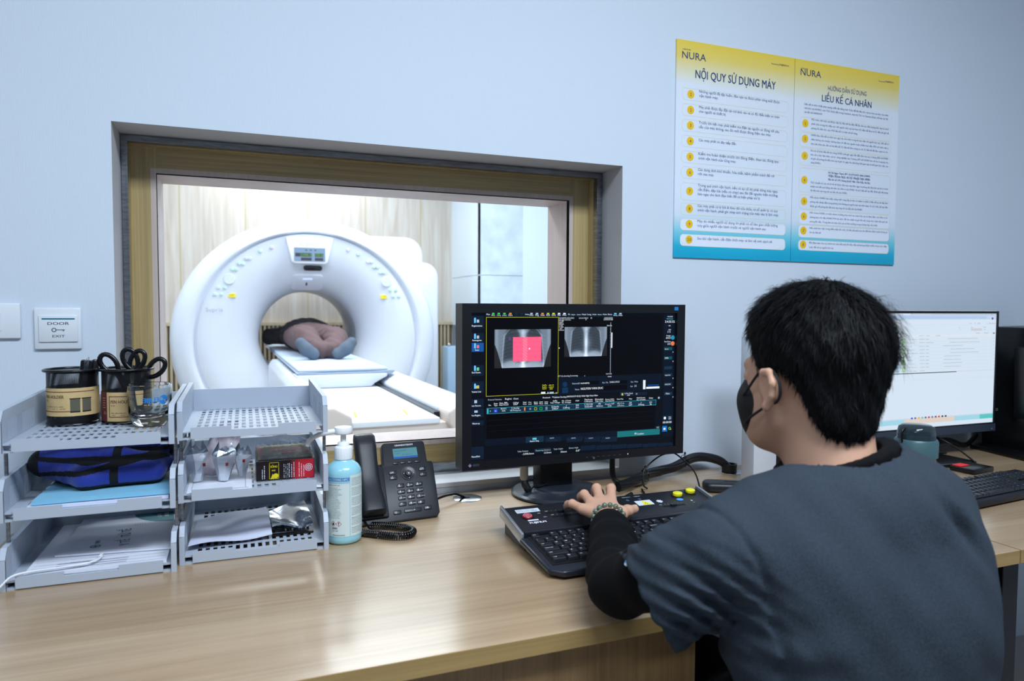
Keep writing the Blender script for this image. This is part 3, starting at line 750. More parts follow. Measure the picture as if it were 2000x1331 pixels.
b = MB(); b.prism([(-.0045, 0), (-.007, .0), (-.008, .11), (-.0045, .114)], -.006, .006, BP, 'xz', .001, M=M); b.build('base_arm', t, 40)
b = MB(); b.box(-.0045, -.003, -.0045, .0045, .01, .112, STEEL, M=M); b.build('magazine', t)

# drinking glass
GLS = mat('clear_glass', (248, 252, 252), .02, trans=1, ior=1.45)
t = thing('drinking_glass', 'empty clear glass with a blue print, in front of the scissors holder', 'glass', (-.171, -.214, .996))
b = MB(); sg_ = 40
pr = [(0, .001), (.026, .001), (.031, .006), (.0355, .018), (.0375, .028), (.039, .078), (.0378, .079), (.0362, .030), (.030, .0215), (.018, .017), (0, .0155)]
b.lathe(pr, seg=sg_, m=GLS)
for v in b.bm.verts:
    if v.co.z < .017 and v.co.z > .002:
        a = math.atan2(v.co.y, v.co.x); r = math.hypot(v.co.x, v.co.y)
        if r > .024: f = 1+.045*math.cos(a*10)*(1-abs(v.co.z-.009)/.012); v.co.x *= f; v.co.y *= f
b.build('tumbler', t, 40)
BLI = mat('blue_print', (36, 128, 206), .5); b = MB()
def wrapm(b, text, size, a0, z, r, m):   # print on the far side, read mirrored through the glass
    V, Fc, x0, x1 = text_geo(text, .04); b.add([(r*math.cos(a0-(v[0]-x0)*size/r), r*math.sin(a0-(v[0]-x0)*size/r), z+v[1]*size) for v in V], Fc, m)
wrapm(b, 'FUJIE', .013, -1.05, .047, .0385, BLI)
vs = []; 
for (r0, r1, a0, a1) in ((0, .009, .1, 2.3), (0, .009, 3.3, 5.4), (.0075, .009, 0, 6.28)):
    n = 14; P = [(r1*math.cos(a0+(a1-a0)*k/n), r1*math.sin(a0+(a1-a0)*k/n)) for k in range(n+1)]
    Q = [(r0*math.cos(a0+(a1-a0)*k/n), r0*math.sin(a0+(a1-a0)*k/n)) for k in range(n+1)]
    cyl = lambda p: (.0386*math.cos(-.80+p[0]/.0386), .0386*math.sin(-.80+p[0]/.0386), .051+p[1])
    for k in range(n): b.quad([cyl(P[k]), cyl(P[k+1]), cyl(Q[k+1]), cyl(Q[k])], BLI)
b.build('blue_logo', t)

# ---------------------------------------------------------------- tray contents
PAPER = mat('paper_white', (222, 226, 238), .7); PAPER2 = mat('paper_bluish', (214, 220, 240), .65)
def sheet(b, P, z, th, m, wav=0, n=10, seed=0):
    """wavy stack of paper: quad P (4 xy) subdivided, thickness th"""
    vs = []; fs = []; rng = random.Random(seed); ph = rng.random()*6
    for lay in (0, 1):
        for i in range(n+1):
            for j in range(n+1):
                u, v = i/n, j/n; x = (P[0][0]*(1-u)+P[1][0]*u)*(1-v)+(P[3][0]*(1-u)+P[2][0]*u)*v; y = (P[0][1]*(1-u)+P[1][1]*u)*(1-v)+(P[3][1]*(1-u)+P[2][1]*u)*v
                h = wav*max(0, .5+.5*math.sin(3*u+ph)*math.cos(2.5*v+ph)+.15*math.sin(7*u+5*v)); vs.append((x, y, z+h+lay*th))
    N = (n+1)**2; id_ = lambda l, i, j: l*N+i*(n+1)+j
    for i in range(n):
        for j in range(n):
            fs.append((id_(1, i, j), id_(1, i+1, j), id_(1, i+1, j+1), id_(1, i, j+1))); fs.append((id_(0, i, j), id_(0, i, j+1), id_(0, i+1, j+1), id_(0, i+1, j)))
    for k in range(n):
        fs += [(id_(0, k, 0), id_(0, k+1, 0), id_(1, k+1, 0), id_(1, k, 0)), (id_(0, k+1, n), id_(0, k, n), id_(1, k, n), id_(1, k+1, n)),
               (id_(0, 0, k+1), id_(0, 0, k), id_(1, 0, k), id_(1, 0, k+1)), (id_(0, n, k), id_(0, n, k+1), id_(1, n, k+1), id_(1, n, k))]
    b.add(vs, fs, m)
# left stack, middle tier: papers, pale blue folder, blue pouch
t = thing('paper_stack', 'thin white papers under the light blue folder', 'papers', (0, 0, 0)); b = MB()
sheet(b, [(-.345, -.335), (-.130, -.335), (-.130, -.06), (-.345, -.06)], ZA[1], .005, PAPER2, .001); b.build('sheets', t, 30)
t = thing('folder', 'light blue paper folder under the blue fabric case', 'folder', (0, 0, 0)); b = MB()
LBL = mat('folder_blue', (130, 190, 218), .55)
sheet(b, [(-.338, -.330), (-.128, -.328), (-.132, -.07), (-.330, -.07)], ZA[1]+.0065, .008, LBL, .001, seed=2); b.build('cover', t, 30)
FK = frame((-.19, -.25, ZA[1]+.0161), (0, 1, 0), (-1, 0, 0)); b = MB()
for k, s_ in enumerate(('HỒ SƠ', 'PHÒNG CHỤP', 'CẮT LỚP')): b.text(s_, .009, 0, .03-k*.016, 0, mat('ink_blue', (30, 70, 110), .7), FK)
b.build('folder_print', t)
# pouch
BLU = mat('pouch_blue', (16, 44, 150), .6, sheen=.3, bump=(500, .4)); BLKF = mat('pouch_black', (10, 11, 15), .8, bump=(600, .4))
t = thing('fabric_case', 'blue fabric case with black edging in the left middle tray', 'case', (0, 0, 0))
s = SDF(grid(-.40, .0017, -.115), grid(-.335, .0017, -.11), grid(.868, .0017, .985))
z0 = ZA[1]+.016
s.chain([(-.345, -.20, z0+.036), (-.30, -.21, z0+.034), (-.23, -.225, z0+.030), (-.155, -.235, z0+.030)], [.030, .034, .030, .026], .03, flat=((0, .2, 1), .88))
s.chain([(-.290, -.245, z0+.024), (-.265, -.275, z0+.021), (-.16, -.27, z0+.022)], [.024, .020, .019], .02)
s.chain([(-.34, -.15, z0+.034), (-.16, -.16, z0+.040)], [.026, .028], .03)
s.apply(lambda D, X, Y, Z: np.maximum(D+.0015*np.sin(X*55+Y*20)*np.sin(Z*70), (z0+.0005)-Z))
s.apply(lambda D, X, Y, Z: np.maximum(D, X+.130+0*Y+0*Z))
def pm(c):
    x, y, z = c[:, 0], c[:, 1], c[:, 2]; zz = z-z0; m = np.zeros(len(c))
    m[(zz < .008)] = 1; m[(x < -.352)] = 1
    m[np.abs(zz-.047-.10*(x+.16)*-.10-(y+.26)*.02) < .004] = 1
    m[(np.abs(x+.222) < .0065) & (y < -.20)] = 1; m[(np.abs(zz-.036-(x+.25)*.16) < .0045) & (y < -.2)] = 1
    m[np.abs(y+.17+.1*(x+.2)) < .004] = 1
    return m
s.mesh('body', [BLU, BLKF], t, pm, 2)
# bottom tier
t = thing('paper_stack', 'white printed forms lying under the pamphlet in the lowest left tray', 'papers', (0, 0, 0)); b = MB()
sheet(b, [(-.352, -.338), (-.135, -.338), (-.135, -.05), (-.352, -.05)], ZA[0], .006, PAPER, .001, seed=5); b.build('sheets', t, 30)
b = MB(); INKG = mat('ink_grey', (110, 112, 130), .7)
for k in range(3): b.box(-.31, -.20, -.325+k*.011, -.3238+k*.011, .77205, .7722, INKG)
for k in range(4): b.box(-.345, -.14, -.332+k*.016, -.3317+k*.016, .77215, .7723, INKG)
b.text('BẢNG THEO DÕI', .006, -.29, -.303, .7724, INKG); b.build('print', t)
t = thing('pamphlet', 'white pamphlet headed Y TẾ TỬ TẾ in the lowest left tray', 'pamphlet', (0, 0, 0)); b = MB()
sheet(b, [(-.322, -.262), (-.133, -.285), (-.133, -.02), (-.318, -.02)], ZA[0]+.008, .003, PAPER, .0, seed=1); b.build('pages', t, 30)
zt = ZA[0]+.0113; FB = frame((-.225, -.16, zt), (-.10, 1, 0), (-1, -.10, 0)); b = MB()
GRNI = mat('print_green', (20, 120, 104), .6); NAV = mat('print_navy', (30, 48, 110), .6); TEA = mat('print_tealfill', (64, 128, 140), .6)
b.text('Y TẾ', .024, -.085, -.010, 0, GRNI, FB, bold=.01, sx=.8); b.text('TỬ TẾ', .024, -.030, -.010, 0, NAV, FB, bold=.01, sx=.8)
b.text('VIH', .012, -.052, .040, 0, NAV, FB, bold=.02)
b.disc((-.068, .046, .0001), .009, GRNI, FB, 16, r0=.007); b.box(-.073, -.063, .0448, .0472, 0, .0002, GRNI, M=FB); b.box(-.0692, -.0668, .041, .051, 0, .0002, GRNI, M=FB)
for i in range(3):
    for j in range(5): b.disc((.045+i*.0, -.030+j*.0045, .0001), .0008, NAV, FB, 6); b.disc((.036+i*.008, -.034+j*.0045, .0001), .0008, NAV, FB, 6)
b.build('cover_print', t); b = MB()
P = [(.13, -.088)]+[(.13+.085*math.cos(a)-.0, -.088+.075*math.sin(a)) for a in [PI/2+k*PI/2/12 for k in range(13)]]
b.quad([(p[0], p[1], .0001) for p in P], TEA, FB)
P = [(.13, -.088)]+[(.13+.05*math.cos(a)-.0, -.088+.045*math.sin(a)) for a in [PI/2+k*PI/2/12 for k in range(13)]]
b.quad([(p[0], p[1], .0002) for p in P], mat('print_teal2', (24, 104, 104), .6), FB)
b.text('LOVE', .011, .082, -.064, .0003, PAPER, FB); b.text('BOOK', .011, .082, -.078, .0003, PAPER, FB)
b.build('corner_print', t)
# white cable
WC = mat('cable_white', (226, 230, 236), .35)
t = thing('white_cable', 'thin white cable with plug lying across the lowest left tray front', 'cable', (0, 0, 0)); b = MB()
zc = ZA[0]+.0125
b.tube([(-.48, -.40, .7525), (-.43, -.385, .7530), (-.385, -.365, .7600), (-.365, -.350, .7752), (-.34, -.340, .7772), (-.30, -.3360, .7772), (-.262, -.330, .7775), (-.245, -.315, .778), (-.244, -.300, .778)], .0019, 8, WC, sub=6); b.build('lead', t, 60)
b = MB(); b.tube([(-.244, -.302, .778), (-.244, -.296, .778), (-.245, -.288, .778)], [.0032, .0036, .0032], 10, WC); b.tube([(-.245, -.288, .778), (-.246, -.281, .778)], .0016, 8, STEEL); b.build('plug', t, 60)

# right stack, middle tier
FOIL = mat('foil', (196, 204, 216), .22, 1, bump=(45, .9)); FOILW = mat('foil_print', (214, 220, 230), .35, .3, bump=(50, .8)); RED = mat('red_print', (150, 24, 36), .5)
t = thing('leaflet', 'white leaflet under the silver sachets', 'leaflet', (0, 0, 0)); b = MB()
sheet(b, [(-.103, -.312), (.010, -.312), (.010, -.14), (-.103, -.14)], ZA[1]+.0004, .0012, PAPER, 0, seed=3); b.build('sheet', t)
b = MB()
for q in ((-.096, -.3035, .003, -.3025), (-.002, -.3035, -.0013, -.15), (-.096, -.29, -.0955, -.15)): b.box(q[0], q[2], q[1], q[3], ZA[1]+.0017, ZA[1]+.0019, INK)
b.build('print', t)
def sachet(x, y, rz, lean, h, w, seed, label):
    t = thing('foil_sachet', label, 'sachet', (x, y, ZA[1]+.0025), rz, None); rng = random.Random(seed)
    b = MB(); vs = []; fs = []; prof = [(0, .42, .004), (.2, .62, .011), (.5, .95, .014), (.66, 1.12, .011), (.74, 1.0, .006)]
    for (u, wf, th) in prof:
        for k, (a1, a2) in enumerate(((-1, 0), (-.45, -1), (.4, -1), (1, 0), (.5, 1), (-.4, 1))):
            vs.append((a1*w*.5*wf, a2*th+lean*u*h+rng.uniform(-.001, .001), u*h+.002+(rng.uniform(-.03, .05)*h if u > .6 else 0)))
    n = 6
    for i in range(len(prof)-1):
        for k in range(n): fs.append((i*n+k, i*n+(k+1) % n, (i+1)*n+(k+1) % n, (i+1)*n+k))
    fs.append(tuple(range(n))[::-1]); T0 = (len(prof)-1)*n
    for (kk, dx, dz) in (((0, 1, 5), -.22, .30), ((2, 3, 4), .30, .24), ((1, 2, 4, 5), .02, .16)):
        L = len(vs); vs.append((dx*w, lean*h+rng.uniform(-.004, .004), h*(.74+dz)))
        for q in range(len(kk)): fs.append((T0+kk[q], T0+kk[(q+1) % len(kk)], L))
    b.add(vs, fs, FOIL); k2 = b.mi(FOILW)
    for f in b.bm.faces:
        if f.calc_center_median().z < h*.62: f.material_index = k2
    b.build('pouch', t)
    b = MB(); b.quad([(.006, -.0165+lean*.030, .032), (.011, -.0165+lean*.030, .032), (.011, -.0155+lean*.037, .038), (.006, -.0155+lean*.037, .038)], RED); b.build('red_mark', t)
sachet(-.088, -.235, .35, .12, .082, .040, 1, 'silver foil sachet at the left, nearest the tray side wall')
sachet(-.042, -.245, -.15, .2, .074, .042, 2, 'silver foil sachet in the middle, torn open at its top')
sachet(-.008, -.218, -.35, .1, .066, .034, 3, 'silver foil sachet right beside the red and black box')
# pink/white plastic bag
PLB = mat('plastic_bag', (236, 224, 234), .35, bump=(60, .9), alpha=.82)
t = thing('plastic_bag', 'crumpled pinkish white plastic bag rising behind the silver sachets', 'plastic bag', (0, 0, 0)); b = MB(); vs = []; fs = []
n, m_ = 14, 10
for i in range(n+1):
    for j in range(m_+1):
        u, v = i/n, j/m_; wv = .052+.012*math.sin(u*4)
        vs.append((-.055+.022*u+(v-.5)*wv+.003*mnoise.noise(Vector((u*6, v*5, 1))), -.19+.045*u+.012*mnoise.noise(Vector((u*5, v*7, 3)))+.004*math.sin(v*14+u*4), ZA[1]+.003+.105*u))
for i in range(n):
    for j in range(m_): a = i*(m_+1)+j; fs.append((a, a+1, a+m_+2, a+m_+1))
b.add(vs, fs, PLB); o = b.build('film', t, 80)
sm = o.modifiers.new('s', 'SOLIDIFY'); sm.thickness = .0012
# red/black box
t = thing('cardboard_box', 'black and red printed box with clear plastic film window, middle right tray', 'box', (0, 0, 0))
bx0, bx1, by0, by1, bz0, bz1 = .018, .128, -.262, -.14, ZA[1]+.0005, ZA[1]+.040
BKB = mat('box_black', (26, 18, 22), .35); RDB = mat('box_red', (190, 28, 44), .35); YLB = mat('box_yellow', (224, 206, 40), .4)
b = MB(); b.box(bx0, bx1, by0, by1, bz0, bz1, BKB, .0012); b.build('carton', t)
FBX = frame((bx0, by0-.0002, bz0), (1, 0, 0), (0, 0, 1)); b = MB(); W_ = bx1-bx0; H_ = bz1-bz0
rb = bpy.data.materials.new('box_red_fade'); rb.use_nodes = True; nt = rb.node_tree; tc = nt.nodes.new('ShaderNodeTexCoord'); sp = nt.nodes.new('ShaderNodeSeparateXYZ'); cr = nt.nodes.new('ShaderNodeValToRGB')
nt.links.new(tc.outputs['Generated'], sp.inputs[0]); nt.links.new(sp.outputs[0], cr.inputs[0]); nt.links.new(cr.outputs[0], nt.nodes['Principled BSDF'].inputs['Base Color'])
cr.color_ramp.elements[0].position = .0; cr.color_ramp.elements[0].color = S(30, 18, 22); cr.color_ramp.elements[1].position = .35; cr.color_ramp.elements[1].color = S(196, 26, 44)
b.quad([(W_*.58, .001, 0), (W_*.99, .001, 0), (W_*.99, H_-.001, 0), (W_*.58, H_-.001, 0)], rb, FBX); b.build('red_panel', t)
b = MB(); z = .0002
FV = frame((bx0, by0-.0004, bz0), (0, 0, 1), (-1, 0, 0))   # vertical text
for k, (xx, L_) in enumerate(((.10, .022), (.135, .03), (.56, .034), (.60, .03), (.64, .034), (.73, .034), (.77, .03), (.81, .026))):
    [b.box(.004+q_*L_/9, .004+q_*L_/9+L_/9*(.55+.35*((q_*7+k) % 3)/2), -W_*xx-.0009, -W_*xx+.0002, z, z+.0001, PAPER, M=FV) for q_ in range(8)]
for k in range(3): [b.box(.004+q_*.0036, .0066+q_*.0036-.0008*((q_+k) % 3), -W_*(.47+k*.032)-.0007, -W_*(.47+k*.032)+.0002, z, z+.0001, PAPER, M=FV) for q_ in range(8)]
for q in ((.25, .40, .0, .0008), ): pass
X0, X1 = W_*.22, W_*.385
for (a0, a1, c0, c1) in ((X0, X1, .003, .0038), (X0, X1, H_-.0046, H_-.0038), (X0, X0+.0008, .003, H_-.0038), (X1-.0008, X1, .003, H_-.0038)): b.box(a0, a1, c0, c1, 0, .0004, YLB, M=FBX)
b.disc((W_*.33, .009, .0005), .005, YLB, FBX, 14); b.quad([(W_*.245, .004, .0005), (W_*.30, .004, .0005), (W_*.28, .014, .0005)], YLB, FBX)
b.text('SỐNG', .006, W_*.24, H_-.014, .0005, YLB, FBX, bold=.03, line=.013); b.text('vui', .006, W_*.26, H_-.021, .0005, YLB, FBX, bold=.02)
b.disc((W_*.90, H_*.55, .0005), .0075, PAPER, FBX, 24, r0=.0066); b.disc((W_*.90, H_*.55, .0005), .0045, PAPER, FBX, 20, r0=.0035)
for a in range(8): b.box(-.0002, .0002, .0, .007, .0004, .0005, PAPER, M=FBX @ Matrix.Translation((W_*.90, H_*.55, 0)) @ Matrix.Rotation(a*PI/4, 4, 'Z'))
b.build('front_print', t)
b = MB(); zt = bz1+.0003   # printed top with food picture colours
PK = mat('box_pink', (214, 120, 124), .4); GR = mat('box_greenish', (150, 148, 134), .4)
b.box(bx0+.004, bx1-.004, by0+.006, by1-.004, zt-.0002, zt+.001, GR)
for k in range(7): b.disc((bx0+.014+k*.0135, by0+.016, zt+.0012), .0058, mat('box_dot', (190, 200, 220), .3), None, 14, ry=.009)
b.box(bx0+.004, bx0+.016, by0+.035, by1-.01, zt+.001, zt+.0014, PK); b.box(bx0+.03, bx1-.02, by0+.07, by1-.03, zt+.001, zt+.0014, PK); b.box(bx0+.05, bx1-.006, by0+.045, by0+.060, zt+.001, zt+.0014, RDB)
b.text('NGON', .014, bx0+.02, by1-.024, zt+.0016, YLB, bold=.02, line=.07); b.build('top_print', t)
FILM = mat('clear_film', (250, 252, 255), .08, trans=1, ior=1.1, bump=(70, 1.0)); b = MB(); vs = []; fs = []; n = 12
for i in range(n+1):
    for j in range(n+1):
        u, v = i/n, j/n; vs.append((bx0+(bx1-bx0)*u, by0+(by1-by0)*v, zt+.0022+.012*math.sin(PI*u)*v*v+.014*v+.003*abs(mnoise.noise(Vector((u*5, v*5, 2))))))
for i in range(n):
    for j in range(n): a = i*(n+1)+j; fs.append((a, a+n+1, a+n+2, a+1))
b.add(vs, fs, FILM); b.build('plastic_film', t, 80)

# right stack bottom tier
t = thing('folded_paper', 'folded white paper sheet with faint blue marks, lowest right tray', 'paper', (0, 0, 0)); b = MB()
sheet(b, [(-.103, -.292), (.046, -.270), (.040, -.085), (-.098, -.085)], ZA[0]+.0008, .0016, PAPER2, .018, 16, 3); b.build('sheet', t, 60)
b = MB(); rng = random.Random(4)
b.build('blue_marks', t) if False else None
t = thing('foil_packet', 'flat silver foil packet beside the folded paper, lowest right tray', 'packet', (0, 0, 0)); b = MB()
sheet(b, [(.047, -.245), (.125, -.252), (.120, -.090), (.045, -.095)], ZA[0]+.004, .004, mat('foil_smooth', (190, 198, 210), .15, 1, bump=(18, .8)), .022, 14, 8); b.build('pouch', t, 60)
b = MB(); b.box(.046, .126, -.256, -.246, ZA[0]+.0005, ZA[0]+.004, BP, M=None); b.build('dark_edge', t)

# ---------------------------------------------------------------- sanitiser bottle
LIQ = mat('sanitiser_blue', (150, 208, 222), .22, spec=.5, coat=.3); LABM = mat('label_pale', (206, 222, 222), .45); NAV2 = mat('label_blue', (60, 130, 196), .45)
t = thing('sanitizer_bottle', 'pale blue hand sanitizer pump bottle between the trays and telephone', 'bottle', (.1835, -.279, .75))
b = MB(); b.lathe([(0, .001), (.031, .001), (.0345, .005), (.0352, .012), (.0352, .140), (.034, .148), (.029, .156), (.020, .163), (.0165, .166), (.0165, .172), (0, .172)], seg=56, m=LIQ); b.build('bottle_body', t, 50)
b = MB(); c = -PI/2-1.35; r = .0356; band(b, r, c-.3, c+1.55, .018, .136, LABM, 30); band(b, r, c+1.58, c+3.4, .018, .140, LABM, 30)
band(b, r+.0003, c-.3, c+1.55, .129, .1362, NAV2, 24); band(b, r+.0003, c-.3, c+1.55, .125, .129, mat('label_blue_light', (150, 196, 220), .5), 24)
wrap(b, 'ALCOSEL', .006, c+.33, .1305, r+.0006, LABM, .02); wrap(b, '65 HPC', .006, c+.95, .1305, r+.0006, LABM, .02)
rng = random.Random(7); IK = mat('label_ink', (84, 104, 108), .6)
LOR = 'Dung dich sat khuan tay nhanh hand rub for hygienic and surgical disinfection alcohol '.split()
wrap(b, 'for hygienic hand rub', .0036, c+.15, .1205, r+.0005, IK, .01)
for k in range(22):
    z = .116-k*.0029; s_ = ' '.join(rng.choice(LOR) for _ in range(6))[:38]; wrap(b, s_, .0023, c+.12, z, r+.0005, IK, 0)
for k in range(34):
    if k % 6 == 5: continue
    z = .133-k*.0033; s_ = ' '.join(rng.choice(LOR) for _ in range(6))[:34]; wrap(b, s_, .0024, c+1.66, z, r+.0005, IK, .01 if k % 6 == 0 else 0)
for k in range(2):   # hazard diamonds
    a = c+.62+k*.32; q = lambda u, v, rr=r+.0006: (rr*math.cos(a+u/r), rr*math.sin(a+u/r), .0445+v)
    RDI = mat('hazard_red', (206, 60, 60), .5); d, e = .0056, .0048
    for s1, s2 in ((0, 1), (1, 2), (2, 3), (3, 0)):
        V4 = [(0, 1), (1, 0), (0, -1), (-1, 0)]; p, w2 = V4[s1], V4[s2]; b.quad([q(p[0]*d, p[1]*d), q(w2[0]*d, w2[1]*d), q(w2[0]*e, w2[1]*e), q(p[0]*e, p[1]*e)], RDI)
    if k: b.quad([q(-.0005, -.001), q(.0005, -.001), q(.0007, .003), q(-.0007, .003)], BLKG); b.quad([q(-.0005, -.0028), q(.0005, -.0028), q(.0005, -.0018), q(-.0005, -.0018)], BLKG)
    else: b.quad([q(-.0016, -.0025), q(.0016, -.0025), q(.0018, 0), q(0, .003), q(-.0018, 0)], BLKG)
for k in range(14): band(b, r+.0005, c+.55+k*.022, c+.55+k*.022+(.012 if k % 3 else .006), .0335, .0375, BLKG, 1)
wrap(b, 'LOT  EXP', .003, c+.55, .029, r+.0005, BLKG); wrap(b, 'Pharmaceutical', .0040, c+.6, .0205, r+.0005, IK); wrap(b, '500', .005, c+.02, .028, r+.0006, TEAL)
b.build('label', t)
PW = mat('pump_white', (232, 236, 240), .35)
b = MB(); pr = [(.0175, .168), (.0178, .171), (.0178, .190), (.0165, .1925), (.012, .194), (.011, .200), (.008, .202), (0, .202)]; b.lathe(pr, seg=60, m=PW)
for v in b.bm.verts:
    if .170 < v.co.z < .191:
        a = math.atan2(v.co.y, v.co.x); f = 1+.02*math.cos(a*20); v.co.x *= f; v.co.y *= f
b.build('collar', t, 50)
b = MB(); b.cyl((0, 0, .200), .0055, .020, PW, 20); b.lathe([(.0, .217), (.009, .217), (.0175, .2185), (.0185, .221), (.0185, .228), (.017, .232), (.008, .2335), (0, .234)], seg=40, m=PW, c=(0, 0, 0))
b.tube([(0, 0, .2245), (-.025, -.002, .2235), (-.045, -.003, .220), (-.060, -.004, .214), (-.068, -.004, .206), (-.0705, -.004, .198)], [.0055, .0052, .005, .0048, .0046, .004], 14, PW, sub=4); b.build('pump_head', t, 60)

# ---------------------------------------------------------------- telephone
PHB = mat('phone_black', (32, 34, 40), .42, spec=.45); PHK = mat('phone_key', (26, 28, 34), .35); KEYW = mat('legend_white', (214, 220, 230), .5)
t = thing('desk_telephone', 'black office desk telephone with lit screen beside the sanitizer bottle', 'telephone', (0, 0, 0))
FPH = frame((.20, -.216, .757), (1, .085, 0), (0, .62, .785))
b = MB(); P = [(.01, -.003), (.200, -.003), (.2085, .006), (.2120, .128), (.2085, .135), (.1985, .135), (.1985, .184), (.193, .190), (.100, .190), (.095, .186), (.092, .135), (.088, .129), (.01, .129)]
b.prism(P, -.022, 0, PHB, 'xy', .003, M=FPH, ang=.4); b.build('console', t, 40)
b = MB(); b.prism([(-.19, .7505), (-.075, .7505), (-.10, .86), (-.185, .757)], .225, .395, PHB, 'yz', .004); b.build('stand', t, 40)
b = MB(); b.box(.119, .177, .1465, .172, .0002, .0012, mat('phone_screen', (30, 70, 84), .3, emit=(88, 160, 166), es=.42), M=FPH)
b.box(.119, .177, .1465, .151, .0012, .0014, glow('phone_screen_bar', (40, 96, 190), .8), M=FPH)
PSI = mat('phone_screen_ink', (20, 50, 120), .4)
b.text('04/09 02:55 PM', .0045, .122, .164, .0016, PSI, FPH); b.text('Vi tinh', .0045, .122, .158, .0016, PSI, FPH); b.text('192.168.1.11', .004, .140, .154, .0016, PSI, FPH); b.build('screen', t)
b = MB(); b.text('GRANDSTREAM', .0062, .147, .1785, .0004, KEYW, FPH, 'CENTER', .03, 1.0); b.build('brand_lettering', t)
def pkey(u, v, w=.0085, h=.0045, lab=None, size=.005, part='key', r=.002, ox=0):
    b = MB(); b.prism(rrect(u-w, v-h, u+w, v+h, r, 3), 0, .0028, PHK, 'xy', .0006, M=FPH); o = b.build(part, t, 40)
    if lab:
        c = MB(); c.text(lab, size, u-w*.55+ox, v-size*.36, .003, KEYW, FPH, bold=.02); c.build('key_legend', o)
for i in range(4): pkey(.1225+i*.0172, .1352, .0068, .0026, part='soft_key', r=.0015)
NUM = ['1', '2 ABC', '3 DEF', '4 GHI', '5 JKL', '6 MNO', '7PQRS', '8 TUV', '9WXYZ', '*', '0OPER', '#']
for i in range(12):
    r_, c_ = divmod(i, 3); pkey(.1262+c_*.0214+r_*-.0004, .0788-r_*.0147, .0085, .0045, None, part='number_key')
    o = [q for q in bpy.data.objects if q.name.startswith('number_key')][-1]
    b = MB(); n_ = NUM[i]; b.text(n_[0], .0072, .1262+c_*.0214-.0055, .0788-r_*.0147-.0025, .003, KEYW, FPH, bold=.03)
    if len(n_) > 1: b.text(n_[1:].strip(), .003, .1262+c_*.0214+.0002, .0788-r_*.0147-.0015, .003, KEYW, FPH)
    b.build('key_legend', o)
pkey(.112, .1128, lab='LINE', size=.0034); pkey(.112, .1000, lab='↻', size=.006); pkey(.183, .1150, lab='✉', size=.006); pkey(.183, .1015, lab='ψ', size=.006)
pkey(.1815, .0194, lab='◄))', size=.004); pkey(.1104, .0171, lab='(', size=.006)
pkey(.1465, .0180, .020, .0042, '-      +', .006, 'volume_key')
b = MB(); b.lathe([(.008, 0), (.008, .002), (.0150, .003), (.0158, .002), (.0158, 0)], (.1483, .107, 0), 32, PHK, FPH); b.cyl((.1483, .107, 0), .0068, .0035, PHK, 24, FPH, .0008)
b.disc((.1483, .107, .0031), .0165, mat('phone_ring', (90, 94, 104), .4), FPH, 32, r0=.0158)
b.disc((.1483, .107, .0037), .0016, KEYW, FPH, 10)
for a in range(4): b.disc((.1483+.0115*math.cos(a*PI/2), .107+.0115*math.sin(a*PI/2), .0033), .0009, KEYW, FPH, 8)
b.build('navigation_ring', t, 40)
# handset: curved bar with deeper ear and mouth ends
b = MB(); vs = []; fs = []; prof = [(.012, .012, .034, .0245), (.018, .026, .036, .026), (.04, .034, .032, .026), (.07, .034, .024, .0245), (.105, .034, .024, .0235), (.14, .034, .030, .0235), (.17, .033, .036, .0245), (.195, .027, .038, .0245), (.206, .014, .034, .022)]
n = 20
for (v, hgt, top, hw) in prof:
    for k in range(n):
        a = 2*PI*k/n; ca, sa = math.cos(a), math.sin(a); sq = lambda q: math.copysign(abs(q)**.55, q)
        vs.append((.053-.0+(.006*(v-.1)/.1*-.5)+hw*sq(ca), v, top-.016+ (hgt*.5)*sq(sa)))
for i in range(len(prof)-1):
    for k in range(n): fs.append((i*n+k, i*n+(k+1) % n, (i+1)*n+(k+1) % n, (i+1)*n+k))
fs += [tuple(range(n))[::-1], tuple((len(prof)-1)*n+k for k in range(n))]
b.add(vs, fs, PHB, FPH); b.build('handset', t, 50, recalc=True)
b = MB(); b.box(.012, .090, .008, .128, -.003, .008, PHB, .003, M=FPH); b.build('cradle', t, 40)
# coiled cord
b = MB(); ctl = [(.232, -.222, .7640), (.228, -.250, .7565), (.222, -.268, .7575), (.250, -.294, .7590), (.285, -.318, .7590), (.308, -.318, .7590), (.321, -.300, .7590), (.316, -.278, .7590), (.296, -.258, .7590), (.270, -.240, .7590), (.246, -.230, .7590)]
def spline(P, sub):
    P = [Vector(p) for p in P]; Q = []
    for i in range(len(P)-1):
        p0, p1, p2, p3 = P[max(0, i-1)], P[i], P[i+1], P[min(len(P)-1, i+2)]
        for k in range(sub): tt = k/sub; Q.append(.5*((2*p1)+(-p0+p2)*tt+(2*p0-5*p1+4*p2-p3)*tt*tt+(-p0+3*p1-3*p2+p3)*tt**3))
    Q.append(P[-1]); return Q
def coil(path, R, pitch, r, m, seg=6, per=10):
    Q = spline(path, 24); L = [0]
    for i in range(1, len(Q)): L.append(L[-1]+(Q[i]-Q[i-1]).length)
    tot = L[-1]; turns = tot/pitch; N = int(turns*per); out = []
    for k in range(N+1):
        s_ = tot*k/N; i = min(len(Q)-2, max(0, int(np.searchsorted(L, s_))-1)); f = (s_-L[i])/max(1e-9, L[i+1]-L[i]); p = Q[i].lerp(Q[i+1], f); tg = (Q[i+1]-Q[i]).normalized()
        a = tg.cross(Vector((0, 0, 1))).normalized(); c = a.cross(tg); an = 2*PI*k/per; out.append(p+(a*math.cos(an)+c*math.sin(an))*R)
    b.tube(out, r, seg, m)
coil(ctl[3:]+[], .0066, .0047, .0017, BLKG); coil(ctl[3:1:-1]+[(.205, -.258, .7590), (.19, -.235, .759)], .0066, .0047, .0017, BLKG)
b.build('coiled_cord', t, 60)
